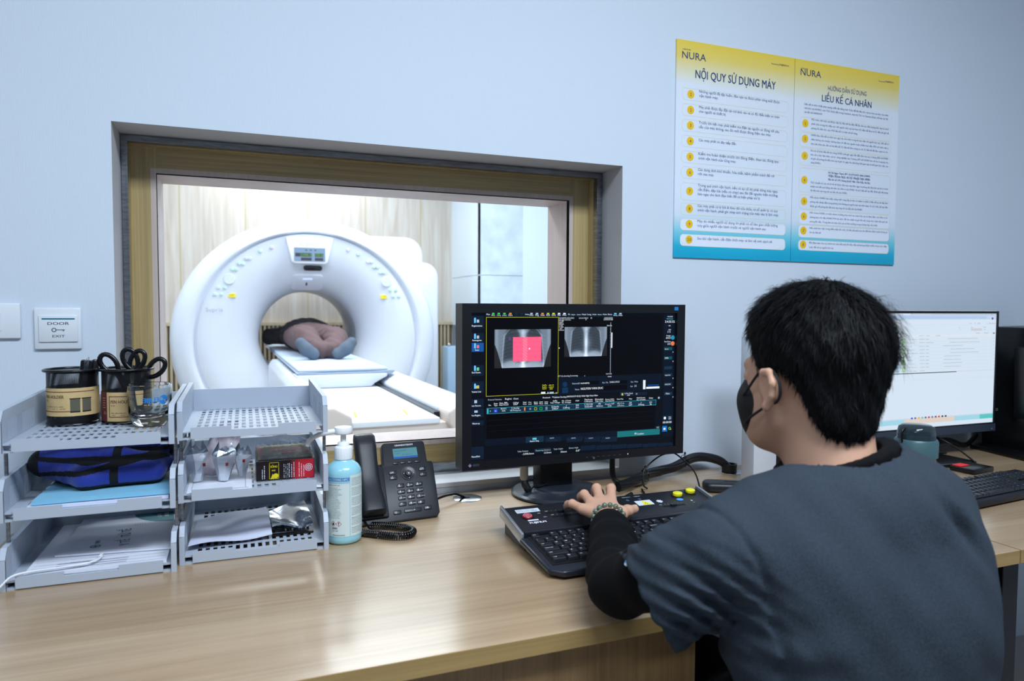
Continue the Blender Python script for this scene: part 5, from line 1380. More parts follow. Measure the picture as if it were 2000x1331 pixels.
UI2 = [
('R', 100.0, 350.8, 628.5, 364.6, 'mg'),
('R', 163.4, 350.8, 242.8, 363.2, 'mw'),
('R', 242.8, 351.3, 332.0, 362.4, 'mg2'),
('T', 256.3, 356.1, 13.3, 3.81, 'Results', 'mt', 0),
('R', 247.3, 355.6, 252.5, 360.1, 'mr'),
('R', 170.6, 356.6, 175.6, 361.4, 'my'),
('R', 236.4, 357.2, 238.6, 358.7, 'mt'),
('R', 314.5, 356.6, 316.4, 358.2, 'mt'),
('R', 326.2, 356.4, 328.4, 357.7, 'mt'),
('R', 605.1, 351.9, 607.6, 354.0, 'mt'),
('R', 100.5, 336.8, 629, 350.8, 'mb'),
('R', 100.6, 338.9, 584.1, 347.9, 'mb2'),
('D', 611.2, 339.8, 4.1, 'mp'),
('F', 552.6, 338.9, 557.5, 342.6, 'mt', 0.5),
('F', 563.2, 338.9, 568.1, 342.6, 'mt', 0.5),
('F', 573.8, 338.9, 578.7, 342.6, 'mt', 0.5),
('F', 591.0, 338.9, 595.9, 342.6, 'mt', 0.5),
('R', 101.0, 151.8, 629, 336.8, 'mw'),
('T', 505.8, 323.5, 10.0, 3.58, 'Home', 'mt', 0),
('R', 529.3, 322.8, 530.9, 327.0, 'mt2'),
('T', 542.4, 323.3, 11.7, 3.6, 'English', 'mt', 0),
('F', 584.5, 321.2, 590.2, 327.0, 'mt', 0.7),
('T', 593.7, 322.8, 33.0, 3.63, 'NURA HN User', 'mt', 0),
('T', 456.2, 310.8, 4.7, 3.16, 'Site', 'mt', 0),
('T', 512.1, 310.6, 8.8, 3.19, 'Status', 'mt', 0),
('T', 568.2, 310.6, 14.3, 3.21, 'Modality', 'mt', 0),
('F', 458.6, 300.5, 505.4, 308.4, 'ml', 0.4),
('R', 512.2, 300.5, 563.9, 308.4, 'mg3'),
('F', 567.5, 300.5, 615.2, 308.4, 'ml', 0.4),
('T', 461.2, 304.2, 3.2, 2.77, 'All', 'mt', 0),
('T', 572.3, 303.7, 8.6, 2.82, 'Select', 'mt', 0),
('T', 532.1, 297.3, 4.0, 2.8, 'To', 'mt', 0),
('T', 535.2, 291.7, 19.4, 2.8, '04/01/2025', 'mt', 0),
('T', 572.2, 291.5, 20.1, 2.82, '04/30/2025', 'mt', 0),
('R', 615.2, 290.4, 625.1, 294.1, 'mt2'),
('R', 150.9, 319.8, 629, 320.1, 'ml'),
('R', 152.2, 284.0, 612.2, 289.1, 'mg4'),
('T', 188.1, 285.4, 10.1, 3.02, 'Gender', 'mt', 0),
('T', 206.1, 285.4, 9.1, 3.03, 'CT No.', 'mt', 0),
('T', 233.4, 285.4, 13.5, 3.05, 'Modality', 'mt', 0),
('T', 282.0, 285.4, 22.7, 3.07, 'Accession No.', 'mt', 0),
('T', 310.4, 285.4, 18.0, 3.09, 'Test Result', 'mt', 0),
('T', 352.7, 285.4, 22.9, 3.11, 'Test Remarks', 'mt', 0),
('R', 188.3, 273.1, 200.6, 279.5, 'mbl'),
('R', 207.8, 273.1, 226.4, 279.5, 'mgl'),
('T', 210.2, 275.0, 13.8, 2.66, 'COMPLETE', 'mgt', 0),
('T', 191.4, 275.0, 6.5, 2.65, 'Male', 'mbt', 0),
('T', 234.6, 275.0, 39.0, 2.67, 'CT Ca Scoring Screening', 'mt', 0),
('T', 283.6, 275.0, 22.4, 2.69, '1HNA173960', 'mt', 0),
('T', 310.9, 275.0, 15.8, 2.7, 'Negative', 'mt', 0),
('T', 353.5, 275.0, 249.1, 2.72, 'hinh ky dinh bat lop phoi theo gan ky khong phoi Hien theo anh dinh hinh tren', 'mt', 0),
('T', 617.1, 275.0, 6.6, 2.84, 'View', 'mbt', 0),
('R', 152.9, 270.2, 613.2, 270.5, 'ml'),
('R', 188.8, 262.2, 201.1, 268.6, 'mbl'),
('R', 208.3, 262.2, 226.8, 268.6, 'mgl'),
('T', 210.7, 264.1, 13.8, 2.66, 'COMPLETE', 'mgt', 0),
('T', 191.9, 264.1, 6.5, 2.65, 'Male', 'mbt', 0),
('T', 171.0, 264.1, 12.9, 2.64, '35 years', 'mt', 0),
('T', 235.1, 264.1, 29.4, 2.67, 'CT Lung Screening', 'mt', 0),
('T', 284.3, 264.1, 22.2, 2.69, '1HNA173961', 'mt', 0),
('T', 311.4, 264.1, 36.6, 2.7, 'Observation Required', 'mt', 0),
('T', 354.3, 264.1, 259.3, 2.72, 'tuy theo dinh dinh theo vi gan bat hinh gan bat doi vi dai Hien than trang khong', 'mt', 0),
('T', 617.8, 264.1, 6.6, 2.84, 'View', 'mbt', 0),
('R', 153.4, 259.3, 613.9, 259.6, 'ml'),
('R', 189.3, 251.3, 201.5, 257.7, 'mbl'),
('R', 208.8, 251.3, 227.3, 257.7, 'mgl'),
('T', 211.1, 253.2, 13.8, 2.66, 'COMPLETE', 'mgt', 0),
('T', 192.3, 253.2, 6.5, 2.65, 'Male', 'mbt', 0),
('T', 171.5, 253.2, 12.9, 2.64, '35 years', 'mt', 0),
('T', 235.5, 253.2, 18.7, 2.67, 'LUNG CHEST', 'mt', 0),
('T', 285.0, 253.2, 22.0, 2.69, '1HNA173962', 'mt', 0),
('T', 311.9, 253.2, 15.8, 2.71, 'Negative', 'mt', 0),
('T', 355.0, 253.2, 155.0, 2.72, 'thuong trang ky tai chup trang Hien anh theo phoi dai', 'mt', 0),
('T', 618.4, 253.2, 6.6, 2.84, 'View', 'mbt', 0),
('R', 153.8, 248.4, 614.5, 248.7, 'ml'),
('R', 189.7, 240.4, 202.0, 246.8, 'mbl'),
('R', 209.2, 240.4, 227.8, 246.8, 'mgl'),
('T', 211.6, 242.3, 13.8, 2.66, 'COMPLETE', 'mgt', 0),
('T', 192.8, 242.3, 6.5, 2.65, 'Male', 'mbt', 0),
('T', 171.9, 242.3, 12.9, 2.64, '35 years', 'mt', 0),
('T', 236.0, 242.3, 31.6, 2.67, 'Visceral Fat Obesity', 'mt', 0),
('T', 285.8, 242.3, 21.7, 2.7, '1HNA173963', 'mt', 0),
('T', 312.4, 242.3, 15.8, 2.71, 'Positive', 'mt', 0),
('T', 355.8, 242.3, 239.3, 2.73, 'vi tuy tinh vi dai ky can bat lop thay tai bat theo tren anh than', 'mt', 0),
('T', 619.0, 242.3, 6.6, 2.85, 'View', 'mbt', 0),
('R', 154.3, 237.5, 615.1, 237.8, 'ml'),
('R', 190.2, 229.5, 202.4, 235.9, 'mbl'),
('R', 209.7, 229.5, 228.2, 235.9, 'mgl'),
('T', 212.1, 231.4, 13.8, 2.66, 'COMPLETE', 'mgt', 0),
('T', 193.2, 231.4, 6.5, 2.65, 'Male', 'mbt', 0),
('T', 172.4, 231.4, 12.9, 2.65, '35 years', 'mt', 0),
('T', 236.5, 231.4, 44.3, 2.67, 'Kidney and Bladder Stones', 'mt', 0),
('T', 286.5, 231.4, 21.5, 2.7, '1HNA173964', 'mt', 0),
('T', 312.9, 231.4, 15.8, 2.71, 'Negative', 'mt', 0),
('T', 356.5, 231.4, 259.0, 2.73, 'tinh trang gan chup tinh doi vi ky lop dinh ky tinh ky hinh cat than Hien anh', 'mt', 0),
('T', 619.7, 231.4, 6.6, 2.85, 'View', 'mbt', 0),
('R', 154.7, 226.6, 615.8, 226.9, 'ml'),
('R', 190.6, 218.9, 202.9, 225.3, 'mbl'),
('R', 210.1, 218.9, 228.7, 225.3, 'mgl'),
('T', 212.5, 220.7, 13.8, 2.66, 'COMPLETE', 'mgt', 0),
('T', 193.7, 220.7, 6.5, 2.66, 'Male', 'mbt', 0),
('T', 172.8, 220.7, 12.9, 2.65, '35 years', 'mt', 0),
('T', 236.9, 220.7, 20.6, 2.68, 'Liver Cancer', 'mt', 0),
('T', 287.2, 220.7, 21.3, 2.7, '1HNA173965', 'mt', 0),
('T', 313.4, 220.7, 15.8, 2.71, 'Negative', 'mt', 0),
('T', 357.3, 220.7, 151.3, 2.73, 'phoi than tuy thuong tuy cat dinh ky ky thay', 'mt', 0),
('T', 620.3, 220.7, 6.7, 2.85, 'View', 'mbt', 0),
('R', 155.1, 215.9, 616.4, 216.2, 'ml'),
('R', 191.1, 207.9, 203.4, 214.3, 'mbl'),
('R', 210.6, 207.9, 229.2, 214.3, 'mgl'),
('T', 213.0, 209.8, 13.8, 2.67, 'COMPLETE', 'mgt', 0),
('T', 194.1, 209.8, 6.5, 2.66, 'Male', 'mbt', 0),
('T', 173.3, 209.8, 12.9, 2.65, '35 years', 'mt', 0),
('T', 237.4, 209.8, 23.9, 2.68, 'Kidney Cancer', 'mt', 0),
('T', 287.9, 209.8, 21.1, 2.7, '1HNA173966', 'mt', 0),
('T', 313.9, 209.8, 15.8, 2.71, 'Negative', 'mt', 0),
('T', 358.0, 209.8, 151.1, 2.73, 'tuy gan tren gan ky anh chup thay khong theo', 'mt', 0),
('T', 620.9, 209.8, 6.7, 2.85, 'View', 'mbt', 0),
('R', 155.6, 205.0, 617.0, 205.3, 'ml'),
('R', 191.5, 197.0, 203.8, 203.4, 'mbl'),
('R', 211.1, 197.0, 229.6, 203.4, 'mgl'),
('T', 213.4, 198.9, 13.8, 2.67, 'COMPLETE', 'mgt', 0),
('T', 194.6, 198.9, 6.5, 2.66, 'Male', 'mbt', 0),
('T', 173.7, 198.9, 12.9, 2.65, '35 years', 'mt', 0),
('T', 237.9, 198.9, 30.6, 2.68, 'Pancreatic Cancer', 'mt', 0),
('T', 288.6, 198.9, 20.9, 2.7, '1HNA173967', 'mt', 0),
('T', 314.4, 198.9, 15.8, 2.71, 'Negative', 'mt', 0),
('T', 358.8, 198.9, 151.7, 2.73, 'gan theo khong lop khong tinh bat Hien chup tinh', 'mt', 0),
('T', 621.6, 198.9, 6.7, 2.85, 'View', 'mbt', 0),
('R', 156.0, 194.0, 617.7, 194.3, 'ml'),
('R', 192.0, 186.0, 204.3, 192.4, 'mbl'),
('R', 211.5, 186.0, 230.1, 192.4, 'mgl'),
('T', 213.9, 187.9, 13.9, 2.67, 'COMPLETE', 'mgt', 0),
('T', 195.1, 187.9, 6.5, 2.66, 'Male', 'mbt', 0),
('T', 174.2, 187.9, 12.9, 2.65, '35 years', 'mt', 0),
('T', 238.4, 187.9, 40.6, 2.68, 'CT Colon Rectal Screen', 'mt', 0),
('T', 289.3, 187.9, 20.7, 2.7, '1HNA173968', 'mt', 0),
('T', 314.9, 187.9, 15.8, 2.72, 'Negative', 'mt', 0),
('T', 359.5, 187.9, 148.4, 2.74, 'trang tinh thay tai phoi phoi trang tai vi tuy', 'mt', 0),
('T', 622.2, 187.9, 6.7, 2.86, 'View', 'mbt', 0),
('R', 156.5, 183.1, 618.3, 183.4, 'ml'),
('R', 192.4, 175.1, 204.7, 181.5, 'mbl'),
('R', 212.0, 175.1, 230.6, 181.5, 'mgl'),
('T', 214.4, 177.0, 13.9, 2.67, 'COMPLETE', 'mgt', 0),
('T', 195.5, 177.0, 6.5, 2.66, 'Male', 'mbt', 0),
('T', 174.6, 177.0, 13.0, 2.65, '35 years', 'mt', 0),
('T', 238.8, 177.0, 38.0, 2.68, 'CT Incidental Findings', 'mt', 0),
('T', 290.1, 177.0, 20.4, 2.71, '1HNA173969', 'mt', 0),
('T', 622.8, 177.0, 6.7, 2.86, 'View', 'mbt', 0),
('R', 156.9, 172.1, 618.9, 172.4, 'ml'),
('R', 612.2, 174.6, 612.6, 289.1, 'ml'),
('R', 149.8, 169.7, 452.3, 172.1, 'mk'),
('R', 452.3, 171.3, 629, 172.7, 'mg3'),
('R', 150.7, 150.2, 629, 150.5, 'ml')]
UI3 = [
('R', 32.4, 29.5, 629, 30.7, 'mg'),
('R', 32.5, 13.6, 232.3, 28.5, 'mcy'),
('R', 232.3, 13.6, 339.7, 28.5, 'mpe'),
('R', 339.7, 13.6, 451.0, 28.5, 'mpe'),
('R', 451.0, 13.6, 566.6, 28.5, 'mcy'),
('R', 566.6, 13.6, 629, 28.5, 'mte'),
('R', 259.6, 28.5, 267.3, 33.8, 'b3'),
('R', 274.1, 28.5, 281.8, 33.8, 'mt'),
('R', 289.5, 28.5, 297.3, 33.8, 'my'),
('R', 304.2, 28.5, 312.0, 33.8, 'mte'),
('R', 318.5, 28.5, 326.3, 33.8, 'mt'),
('R', 332.9, 28.5, 340.7, 33.8, 'mr'),
('R', 347.7, 28.5, 355.6, 33.8, 'mt2'),
('R', 362.2, 28.5, 370.2, 33.8, 'mp'),
('R', 376.8, 28.5, 384.8, 33.8, 'mr2'),
('R', 391.9, 28.5, 399.9, 33.8, 'mk'),
('R', 406.6, 28.5, 414.7, 33.8, 'mk'),
('T', 639.7, 41.6, 12.1, 3.32, '2:55 PM', 'mt', 0),
('T', 637.5, 36.6, 15.4, 3.32, '4/2/2025', 'mt', 0)]
PO1 = [
('T', 18.0, 561.0, 80.7, 28.57, 'NURA', 'nv', 0),
('T', 18.8, 584.7, 27.2, 5.0, 'A HEALTHCARE', 'nv', 0),
('T', 332.3, 583.5, 29.7, 5.28, 'Powered by', 'nv', 0),
('T', 363.5, 583.7, 35.6, 6.83, 'FUJIFILM H.', 'nk', 0.03),
('T', 63.5, 510.7, 286.8, 33.22, 'NỘI QUY SỬ DỤNG MÁY', 'nv', 0.02),
('R', 20.8, 446.2, 20.8, 479.9, ('card', 399.4, 0)),
('D', 49.1, 463.2, 11.6, 'ye'),
('T', 46.1, 458.8, 6.7, 12.27, '1', 'nv', 0),
('T', 77.2, 471.4, 289.2, 9.43, 'Những người đã tập huấn, đào tạo và được phân công mới được', 'tx', 0),
('T', 77.5, 459.2, 66.2, 9.44, 'vận hành máy.', 'tx', 0),
('R', 20.7, 402.2, 20.7, 436.0, ('card', 399.4, 1)),
('D', 49.3, 419.5, 11.6, 'ye'),
('T', 46.3, 415.1, 6.7, 12.3, '2', 'nv', 0),
('T', 77.5, 427.5, 288.9, 9.46, 'Máy phải được lắp đặt tại nơi khô ráo và có đủ điều kiện an toàn', 'tx', 0),
('T', 77.8, 415.3, 94.2, 9.46, 'cho người và thiết bị.', 'tx', 0),
('R', 20.6, 358.7, 20.6, 392.1, ('card', 399.4, 2)),
('D', 49.5, 375.9, 11.7, 'ye'),
('T', 46.5, 371.6, 6.7, 12.33, '3', 'nv', 0),
('T', 77.8, 383.8, 288.5, 9.48, 'Trước khi bật máy phải kiểm tra điện áp nguồn có đúng với yêu', 'tx', 0),
('T', 78.0, 371.5, 258.7, 9.48, 'cầu của máy không, sau đó mới được đóng điện vào máy.', 'tx', 0),
('R', 20.6, 314.6, 20.6, 347.5, ('card', 399.4, 3)),
('D', 49.7, 331.8, 11.7, 'ye'),
('T', 46.7, 327.4, 6.7, 12.36, '4', 'nv', 0),
('T', 78.2, 334.3, 132.4, 9.5, 'Các máy phải có dây tiếp đất.', 'tx', 0),
('R', 20.5, 269.8, 20.5, 303.3, ('card', 399.4, 4)),
('D', 49.9, 287.5, 11.7, 'ye'),
('T', 46.9, 283.2, 6.7, 12.39, '5', 'nv', 0),
('T', 78.4, 295.0, 289.2, 9.52, 'Kiểm tra hoàn thiện trước khi đóng điện, thao tác đúng quy', 'tx', 0),
('T', 78.6, 282.6, 131.9, 9.53, 'trình vận hành của từng máy.', 'tx', 0),
('R', 20.4, 225.5, 20.4, 258.6, ('card', 399.4, 5)),
('D', 50.1, 243.2, 11.7, 'ye'),
('T', 47.1, 238.8, 6.8, 12.42, '6', 'nv', 0),
('T', 78.0, 250.3, 273.8, 9.54, 'Các dung dịch khử khuẩn, hóa chất, bệnh phẩm tránh để rơi', 'tx', 0),
('T', 78.3, 238.0, 55.1, 9.55, 'rớt vào máy.', 'tx', 0),
('R', 20.3, 164.2, 20.3, 213.7, ('card', 399.7, 6)),
('D', 50.4, 190.2, 11.7, 'ye'),
('T', 47.4, 185.9, 6.8, 12.45, '7', 'nv', 0),
('T', 78.3, 205.4, 289.2, 9.57, 'Trong quá trình vận hành, nếu có sự cố thì phải dừng máy ngay,', 'tx', 0),
('T', 78.6, 193.1, 289.3, 9.57, 'cắt điện, dập lửa (nếu có cháy) sau đó để nguyên hiện trường,', 'tx', 0),
('T', 78.8, 180.7, 222.9, 9.58, 'báo ngay cho lãnh đạo biết để có biện pháp xử lý.', 'tx', 0),
('R', 20.5, 122.2, 20.5, 155.5, ('card', 399.8, 7)),
('D', 50.7, 140.3, 11.7, 'ye'),
('T', 47.7, 136.0, 6.8, 12.48, '8', 'nv', 0),
('T', 78.3, 147.0, 290.3, 9.59, 'Các máy phải có lý lịch & theo dõi sửa chữa, có sổ quản lý, có quy', 'tx', 0),
('T', 78.5, 134.5, 293.8, 9.6, 'trình vận hành, phải ghi chép tình trạng của máy vào lý lịch máy.', 'tx', 0),
('R', 20.4, 78.1, 20.4, 111.4, ('card', 399.8, 8)),
('D', 50.9, 96.4, 11.7, 'ye'),
('T', 47.9, 92.1, 6.8, 12.51, '9', 'nv', 0),
('T', 78.6, 102.8, 290.6, 9.62, 'Máy do nhiều người sử dụng thì phải có sổ bàn giao chất lượng', 'tx', 0),
('T', 78.8, 90.4, 247.7, 9.62, 'máy giữa người vận hành trước và người vận hành sau.', 'tx', 0),
('R', 20.4, 33.3, 20.4, 67.3, ('card', 399.8, 9)),
('D', 51.1, 52.1, 11.7, 'ye'),
('T', 45.0, 47.7, 13.0, 12.53, '10', 'nv', 0),
('T', 79.0, 53.2, 271.8, 9.64, 'Sau khi vận hành, cắt điện khỏi máy và làm vệ sinh sạch sẽ.', 'tx', 0)]
PO2 = [
('T', 444.2, 565.8, 80.0, 26.17, 'NURA', 'nv', 0),
('T', 445.8, 584.9, 26.0, 4.62, 'A HEALTHCARE', 'nv', 0),
('T', 762.2, 583.5, 28.8, 4.87, 'Powered by', 'nv', 0),
('T', 791.9, 584.8, 36.2, 6.52, 'FUJIFILM H.', 'nk', 0.03),
('T', 553.2, 532.2, 158.5, 18.85, 'HƯỚNG DẪN SỬ DỤNG', 'nv', 0.0),
('T', 529.8, 496.5, 204.7, 28.21, 'LIỀU KẾ CÁ NHÂN', 'nv', 0.02),
('T', 461.0, 478.1, 347.1, 7.76, 'Liều kế cá nhân nhiệt phát quang (viết tắt tiếng Anh TLD) để đo liều bức xạ ion hoá cá nhân cho nhân', 'tx', 0),
('T', 461.4, 466.2, 347.3, 7.76, 'viên bức xạ (NVBX), trên TLD được đặt trong Cassette, toàn bộ TLD và Cassette được chế tạo tại Mỹ,', 'tx', 0),
('T', 461.8, 454.2, 72.0, 7.77, 'tên liều kế HARSHAW.', 'tx', 0),
('R', 446.7, 397.8, 446.7, 441.8, ('card', 822.5, 0)),
('D', 467.0, 422.8, 12.0, 'ye'),
('T', 464.3, 418.2, 5.7, 11.68, '1', 'nv', 0),
('T', 490.1, 434.1, 321.6, 7.81, 'Mỗi nhân viên bức xạ được cấp 01 liều kế đo liều để đo liên tục liều lượng bức xạ mà mình', 'tx', 0),
('T', 490.6, 421.0, 321.8, 7.82, 'phải chịu trong khi tiếp xúc với nguồn bức xạ ion hoá (01 liều kế đeo và 01 liều kế gửi về', 'tx', 0),
('T', 491.0, 407.9, 188.1, 7.82, 'phòng đo liều bức xạ). Mỗi liều kế có một mã số riêng.', 'tx', 0),
('R', 447.0, 351.4, 447.0, 395.0, ('card', 822.9, 1)),
('D', 467.2, 376.0, 12.0, 'ye'),
('T', 464.5, 371.4, 5.7, 11.7, '2', 'nv', 0),
('T', 490.4, 386.9, 322.2, 7.83, 'NVBX đeo liều kế cá nhân vào ngực áo của mình trong khi làm việc với nguồn bức xạ. Liều kế cá', 'tx', 0),
('T', 490.8, 373.8, 322.3, 7.84, 'nhân không cho mượn, không tháo rời để vào nguồn hoặc chiếu trực tiếp. Đối với nhân viên y', 'tx', 0),
('T', 491.2, 360.6, 319.8, 7.84, 'học hạt nhân yêu cầu có hai liều kế: 01 liều kế đeo trong áo chì, 01 liều kế để đeo ngoài áo chì.', 'tx', 0),
('R', 447.3, 295.6, 447.3, 348.0, ('card', 823.6, 2)),
('D', 467.5, 324.5, 12.1, 'ye'),
('T', 464.8, 319.9, 5.7, 11.73, '3', 'nv', 0),
('T', 490.6, 339.6, 322.7, 7.85, 'Khi cơ sở phát liều kế cho từng NVBX phải ghi ngày bắt đầu đeo vào sau 2 tháng (đối với NVBX', 'tx', 0),
('T', 491.0, 327.5, 322.8, 7.85, 'làm với y học hạt nhân, xạ trị, công nghiệp) sau 3 tháng (đối với NCBX làm với tia X-quang) thu', 'tx', 0),
('T', 491.3, 315.4, 323.0, 7.86, 'và gửi về phòng đo liều bức xạ và ghi rõ ngày thu (khoảng thời gian này là thời gian làm việc của', 'tx', 0),
('T', 491.7, 303.3, 40.0, 7.87, 'từng NVBX).', 'tx', 0),
('R', 448.0, 213.3, 448.0, 287.8, ('card', 825.1, 3)),
('D', 468.5, 250.8, 12.1, 'ye'),
('T', 465.8, 246.3, 5.7, 11.78, '4', 'nv', 0),
('T', 562.6, 277.5, 173.8, 7.97, 'Hà Thị Ngọc Thạch (ĐT: 04.37915977; 0904.239899)', 'nv', 0.02),
('T', 562.9, 266.9, 173.9, 7.97, 'Viện Khoa học và kỹ thuật hạt nhân', 'nv', 0.02),
('T', 563.3, 256.3, 173.9, 7.98, 'Địa chỉ: số 179, Hoàng Quốc Việt, Cầu Giấy, Hà Nội', 'nv', 0.02),
('T', 492.4, 242.5, 323.8, 7.89, 'TLD chuyển từ các cơ sở về sẽ được đưa vào máy đọc ngay và phòng đo liều bức xạ sẽ có trách', 'tx', 0),
('T', 492.8, 230.4, 323.9, 7.89, 'nhiệm trả kết quả bằng văn bản cho đơn vị của NVBX. Và cả 2 liều kế này đều được gửi về phòng', 'tx', 0),
('T', 493.1, 218.2, 149.2, 7.9, 'đo liều bức xạ cùng với các liều kế của NVBX.', 'tx', 0),
('R', 449.4, 162.1, 449.4, 206.1, ('card', 826.4, 4)),
('D', 469.3, 186.3, 12.1, 'ye'),
('T', 466.6, 181.7, 5.7, 11.82, '5', 'nv', 0),
('T', 492.5, 196.6, 324.3, 7.91, 'Mỗi nhóm NVBX làm việc cùng một vùng địa lý nên có thêm ít nhất 2 liều kế tự do lấy làm', 'tx', 0),
('T', 493.0, 183.3, 324.5, 7.91, 'phông nền được đặt trong phòng (nơi không có nguồn bức xạ nhân tạo). Và cả 2 liều kế này đều', 'tx', 0),
('T', 493.4, 170.0, 214.7, 7.92, 'được gửi về phòng đo liều bức xạ cùng với các liều kế của NVBX.', 'tx', 0),
('R', 449.7, 116.3, 449.7, 159.3, ('card', 826.8, 5)),
('D', 469.4, 139.8, 12.1, 'ye'),
('T', 466.7, 135.3, 5.7, 11.85, '6', 'nv', 0),
('T', 492.7, 149.4, 324.9, 7.93, 'Mỗi nhóm NVBX có một nhóm trưởng phụ trách an toàn bức xạ do lãnh đạo của đơn vị cử', 'tx', 0),
('T', 493.2, 136.0, 325.0, 7.93, '(thông báo với viện KH&KTHN họ tên), để thu nhận và gửi liều kế cũng như nhận kết quả với', 'tx', 0),
('T', 493.6, 122.7, 281.6, 7.94, 'phòng Đo liều, Trung tâm An toàn bức xạ và Môi trường trong trường hợp cần thiết.', 'tx', 0),
('R', 449.9, 75.3, 449.9, 112.9, ('card', 827.1, 6)),
('D', 469.5, 96.0, 12.1, 'ye'),
('T', 466.8, 91.5, 5.7, 11.87, '7', 'nv', 0),
('T', 492.9, 102.6, 325.4, 7.95, 'Nếu phải làm việc trong điều kiện ẩm ướt, thì liều kế phải bọc kín để bảo đảm nước không bị', 'tx', 0),
('T', 493.4, 89.3, 46.2, 7.95, 'lọt vào liều kế.', 'tx', 0),
('R', 450.2, 35.4, 450.2, 67.5, ('card', 827.3, 7)),
('D', 469.6, 53.3, 12.1, 'ye'),
('T', 466.8, 48.7, 5.7, 11.9, '8', 'nv', 0),
('T', 493.1, 56.9, 325.9, 7.96, 'Để đảm bảo cho sự chính xác của kết quả đo liều, liều kế không được chiếu chụp trực tiếp,', 'tx', 0),
('T', 493.5, 43.5, 98.3, 7.97, 'hoặc để nơi có nguồn bức xạ.', 'tx', 0)]
# ================================================================ flat printed / displayed surfaces
def draw(b, items, pal, M, zl=0):
    lay = {}
    for i, it in enumerate(items):
        z = zl+i*.0000012
        k = it[0]
        if k == 'R':
            if isinstance(it[5], tuple): continue
            b.quad([(it[1]/1e3, it[2]/1e3, z), (it[3]/1e3, it[2]/1e3, z), (it[3]/1e3, it[4]/1e3, z), (it[1]/1e3, it[4]/1e3, z)], pal(it[5]), M)
        elif k == 'T':
            b.text(it[5], it[4]/1e3, it[1]/1e3, it[2]/1e3, z+.00012, pal(it[6]), M, bold=min(it[7], .012), line=max(.001, it[3]/1e3)) if len(it[5]) > 1 else b.text(it[5], it[4]/1e3, (it[1]+it[3]*.5)/1e3, it[2]/1e3, z+.00012, pal(it[6]), M, 'CENTER', bold=.01)
        elif k == 'D': b.disc((it[1]/1e3, it[2]/1e3, z+.00005), it[3]/1e3, pal(it[4]), M, 20)
        elif k == 'F':
            x0, y0, x1, y1, w_ = it[1]/1e3, it[2]/1e3, it[3]/1e3, it[4]/1e3, it[6]*.00032
            for q in ((x0, x1, y0, y0+w_), (x0, x1, y1-w_, y1), (x0, x0+w_, y0, y1), (x1-w_, x1, y0, y1)):
                b.quad([(q[0], q[2], z), (q[1], q[2], z), (q[1], q[3], z), (q[0], q[3], z)], pal(it[5]), M)
CP = dict(n1=(8, 14, 24), n2=(9, 20, 36), n3=(14, 30, 50), n4=(26, 42, 60), n5=(18, 48, 70), k=(3, 4, 8), w=(225, 235, 245), w2=(170, 190, 210), w3=(110, 130, 150), w4=(34, 54, 76),
          b1=(26, 84, 156), b2=(14, 50, 84), b3=(40, 70, 210), b4=(20, 110, 190), c=(90, 200, 220), c2=(110, 190, 240), c3=(40, 140, 170), c4=(18, 74, 88), t=(60, 190, 210), t2=(50, 120, 150), tg=(24, 112, 116),
          g1=(60, 210, 90), g2=(170, 200, 60), o=(224, 140, 50), o2=(222, 120, 80), y=(214, 214, 50), y2=(200, 190, 90), r=(200, 80, 90), r2=(220, 120, 120), pk=(250, 92, 132), v=(160, 60, 220),
          mg=(178, 190, 202), mg2=(184, 196, 210), mg3=(196, 200, 206), mg4=(214, 222, 232), mw=(206, 220, 234), mb=(186, 206, 230), mb2=(172, 196, 226), mt=(96, 104, 118), mt2=(120, 120, 124), ml=(182, 194, 206), mr=(180, 60, 70), mr2=(200, 80, 60),
          my=(226, 170, 60), mp=(120, 50, 140), mbl=(160, 204, 240), mbt=(70, 130, 200), mgl=(178, 222, 178), mgt=(90, 150, 90), mk=(60, 64, 68), mcy=(156, 206, 222), mpe=(214, 200, 190), mte=(90, 190, 190))
def sg(k): return glow('display_'+k, CP[k], .92)
def vmat(name, fac=1.0):
    m = bpy.data.materials.new(name); m.use_nodes = True; nt = m.node_tree; a = nt.nodes.new('ShaderNodeAttribute'); a.attribute_name = 'Col'
    b = nt.nodes['Principled BSDF']; b.inputs['Base Color'].default_value = (.01, .01, .01, 1)
    nt.links.new(a.outputs[0], b.inputs['Emission Color']); b.inputs['Emission Strength'].default_value = fac; return m
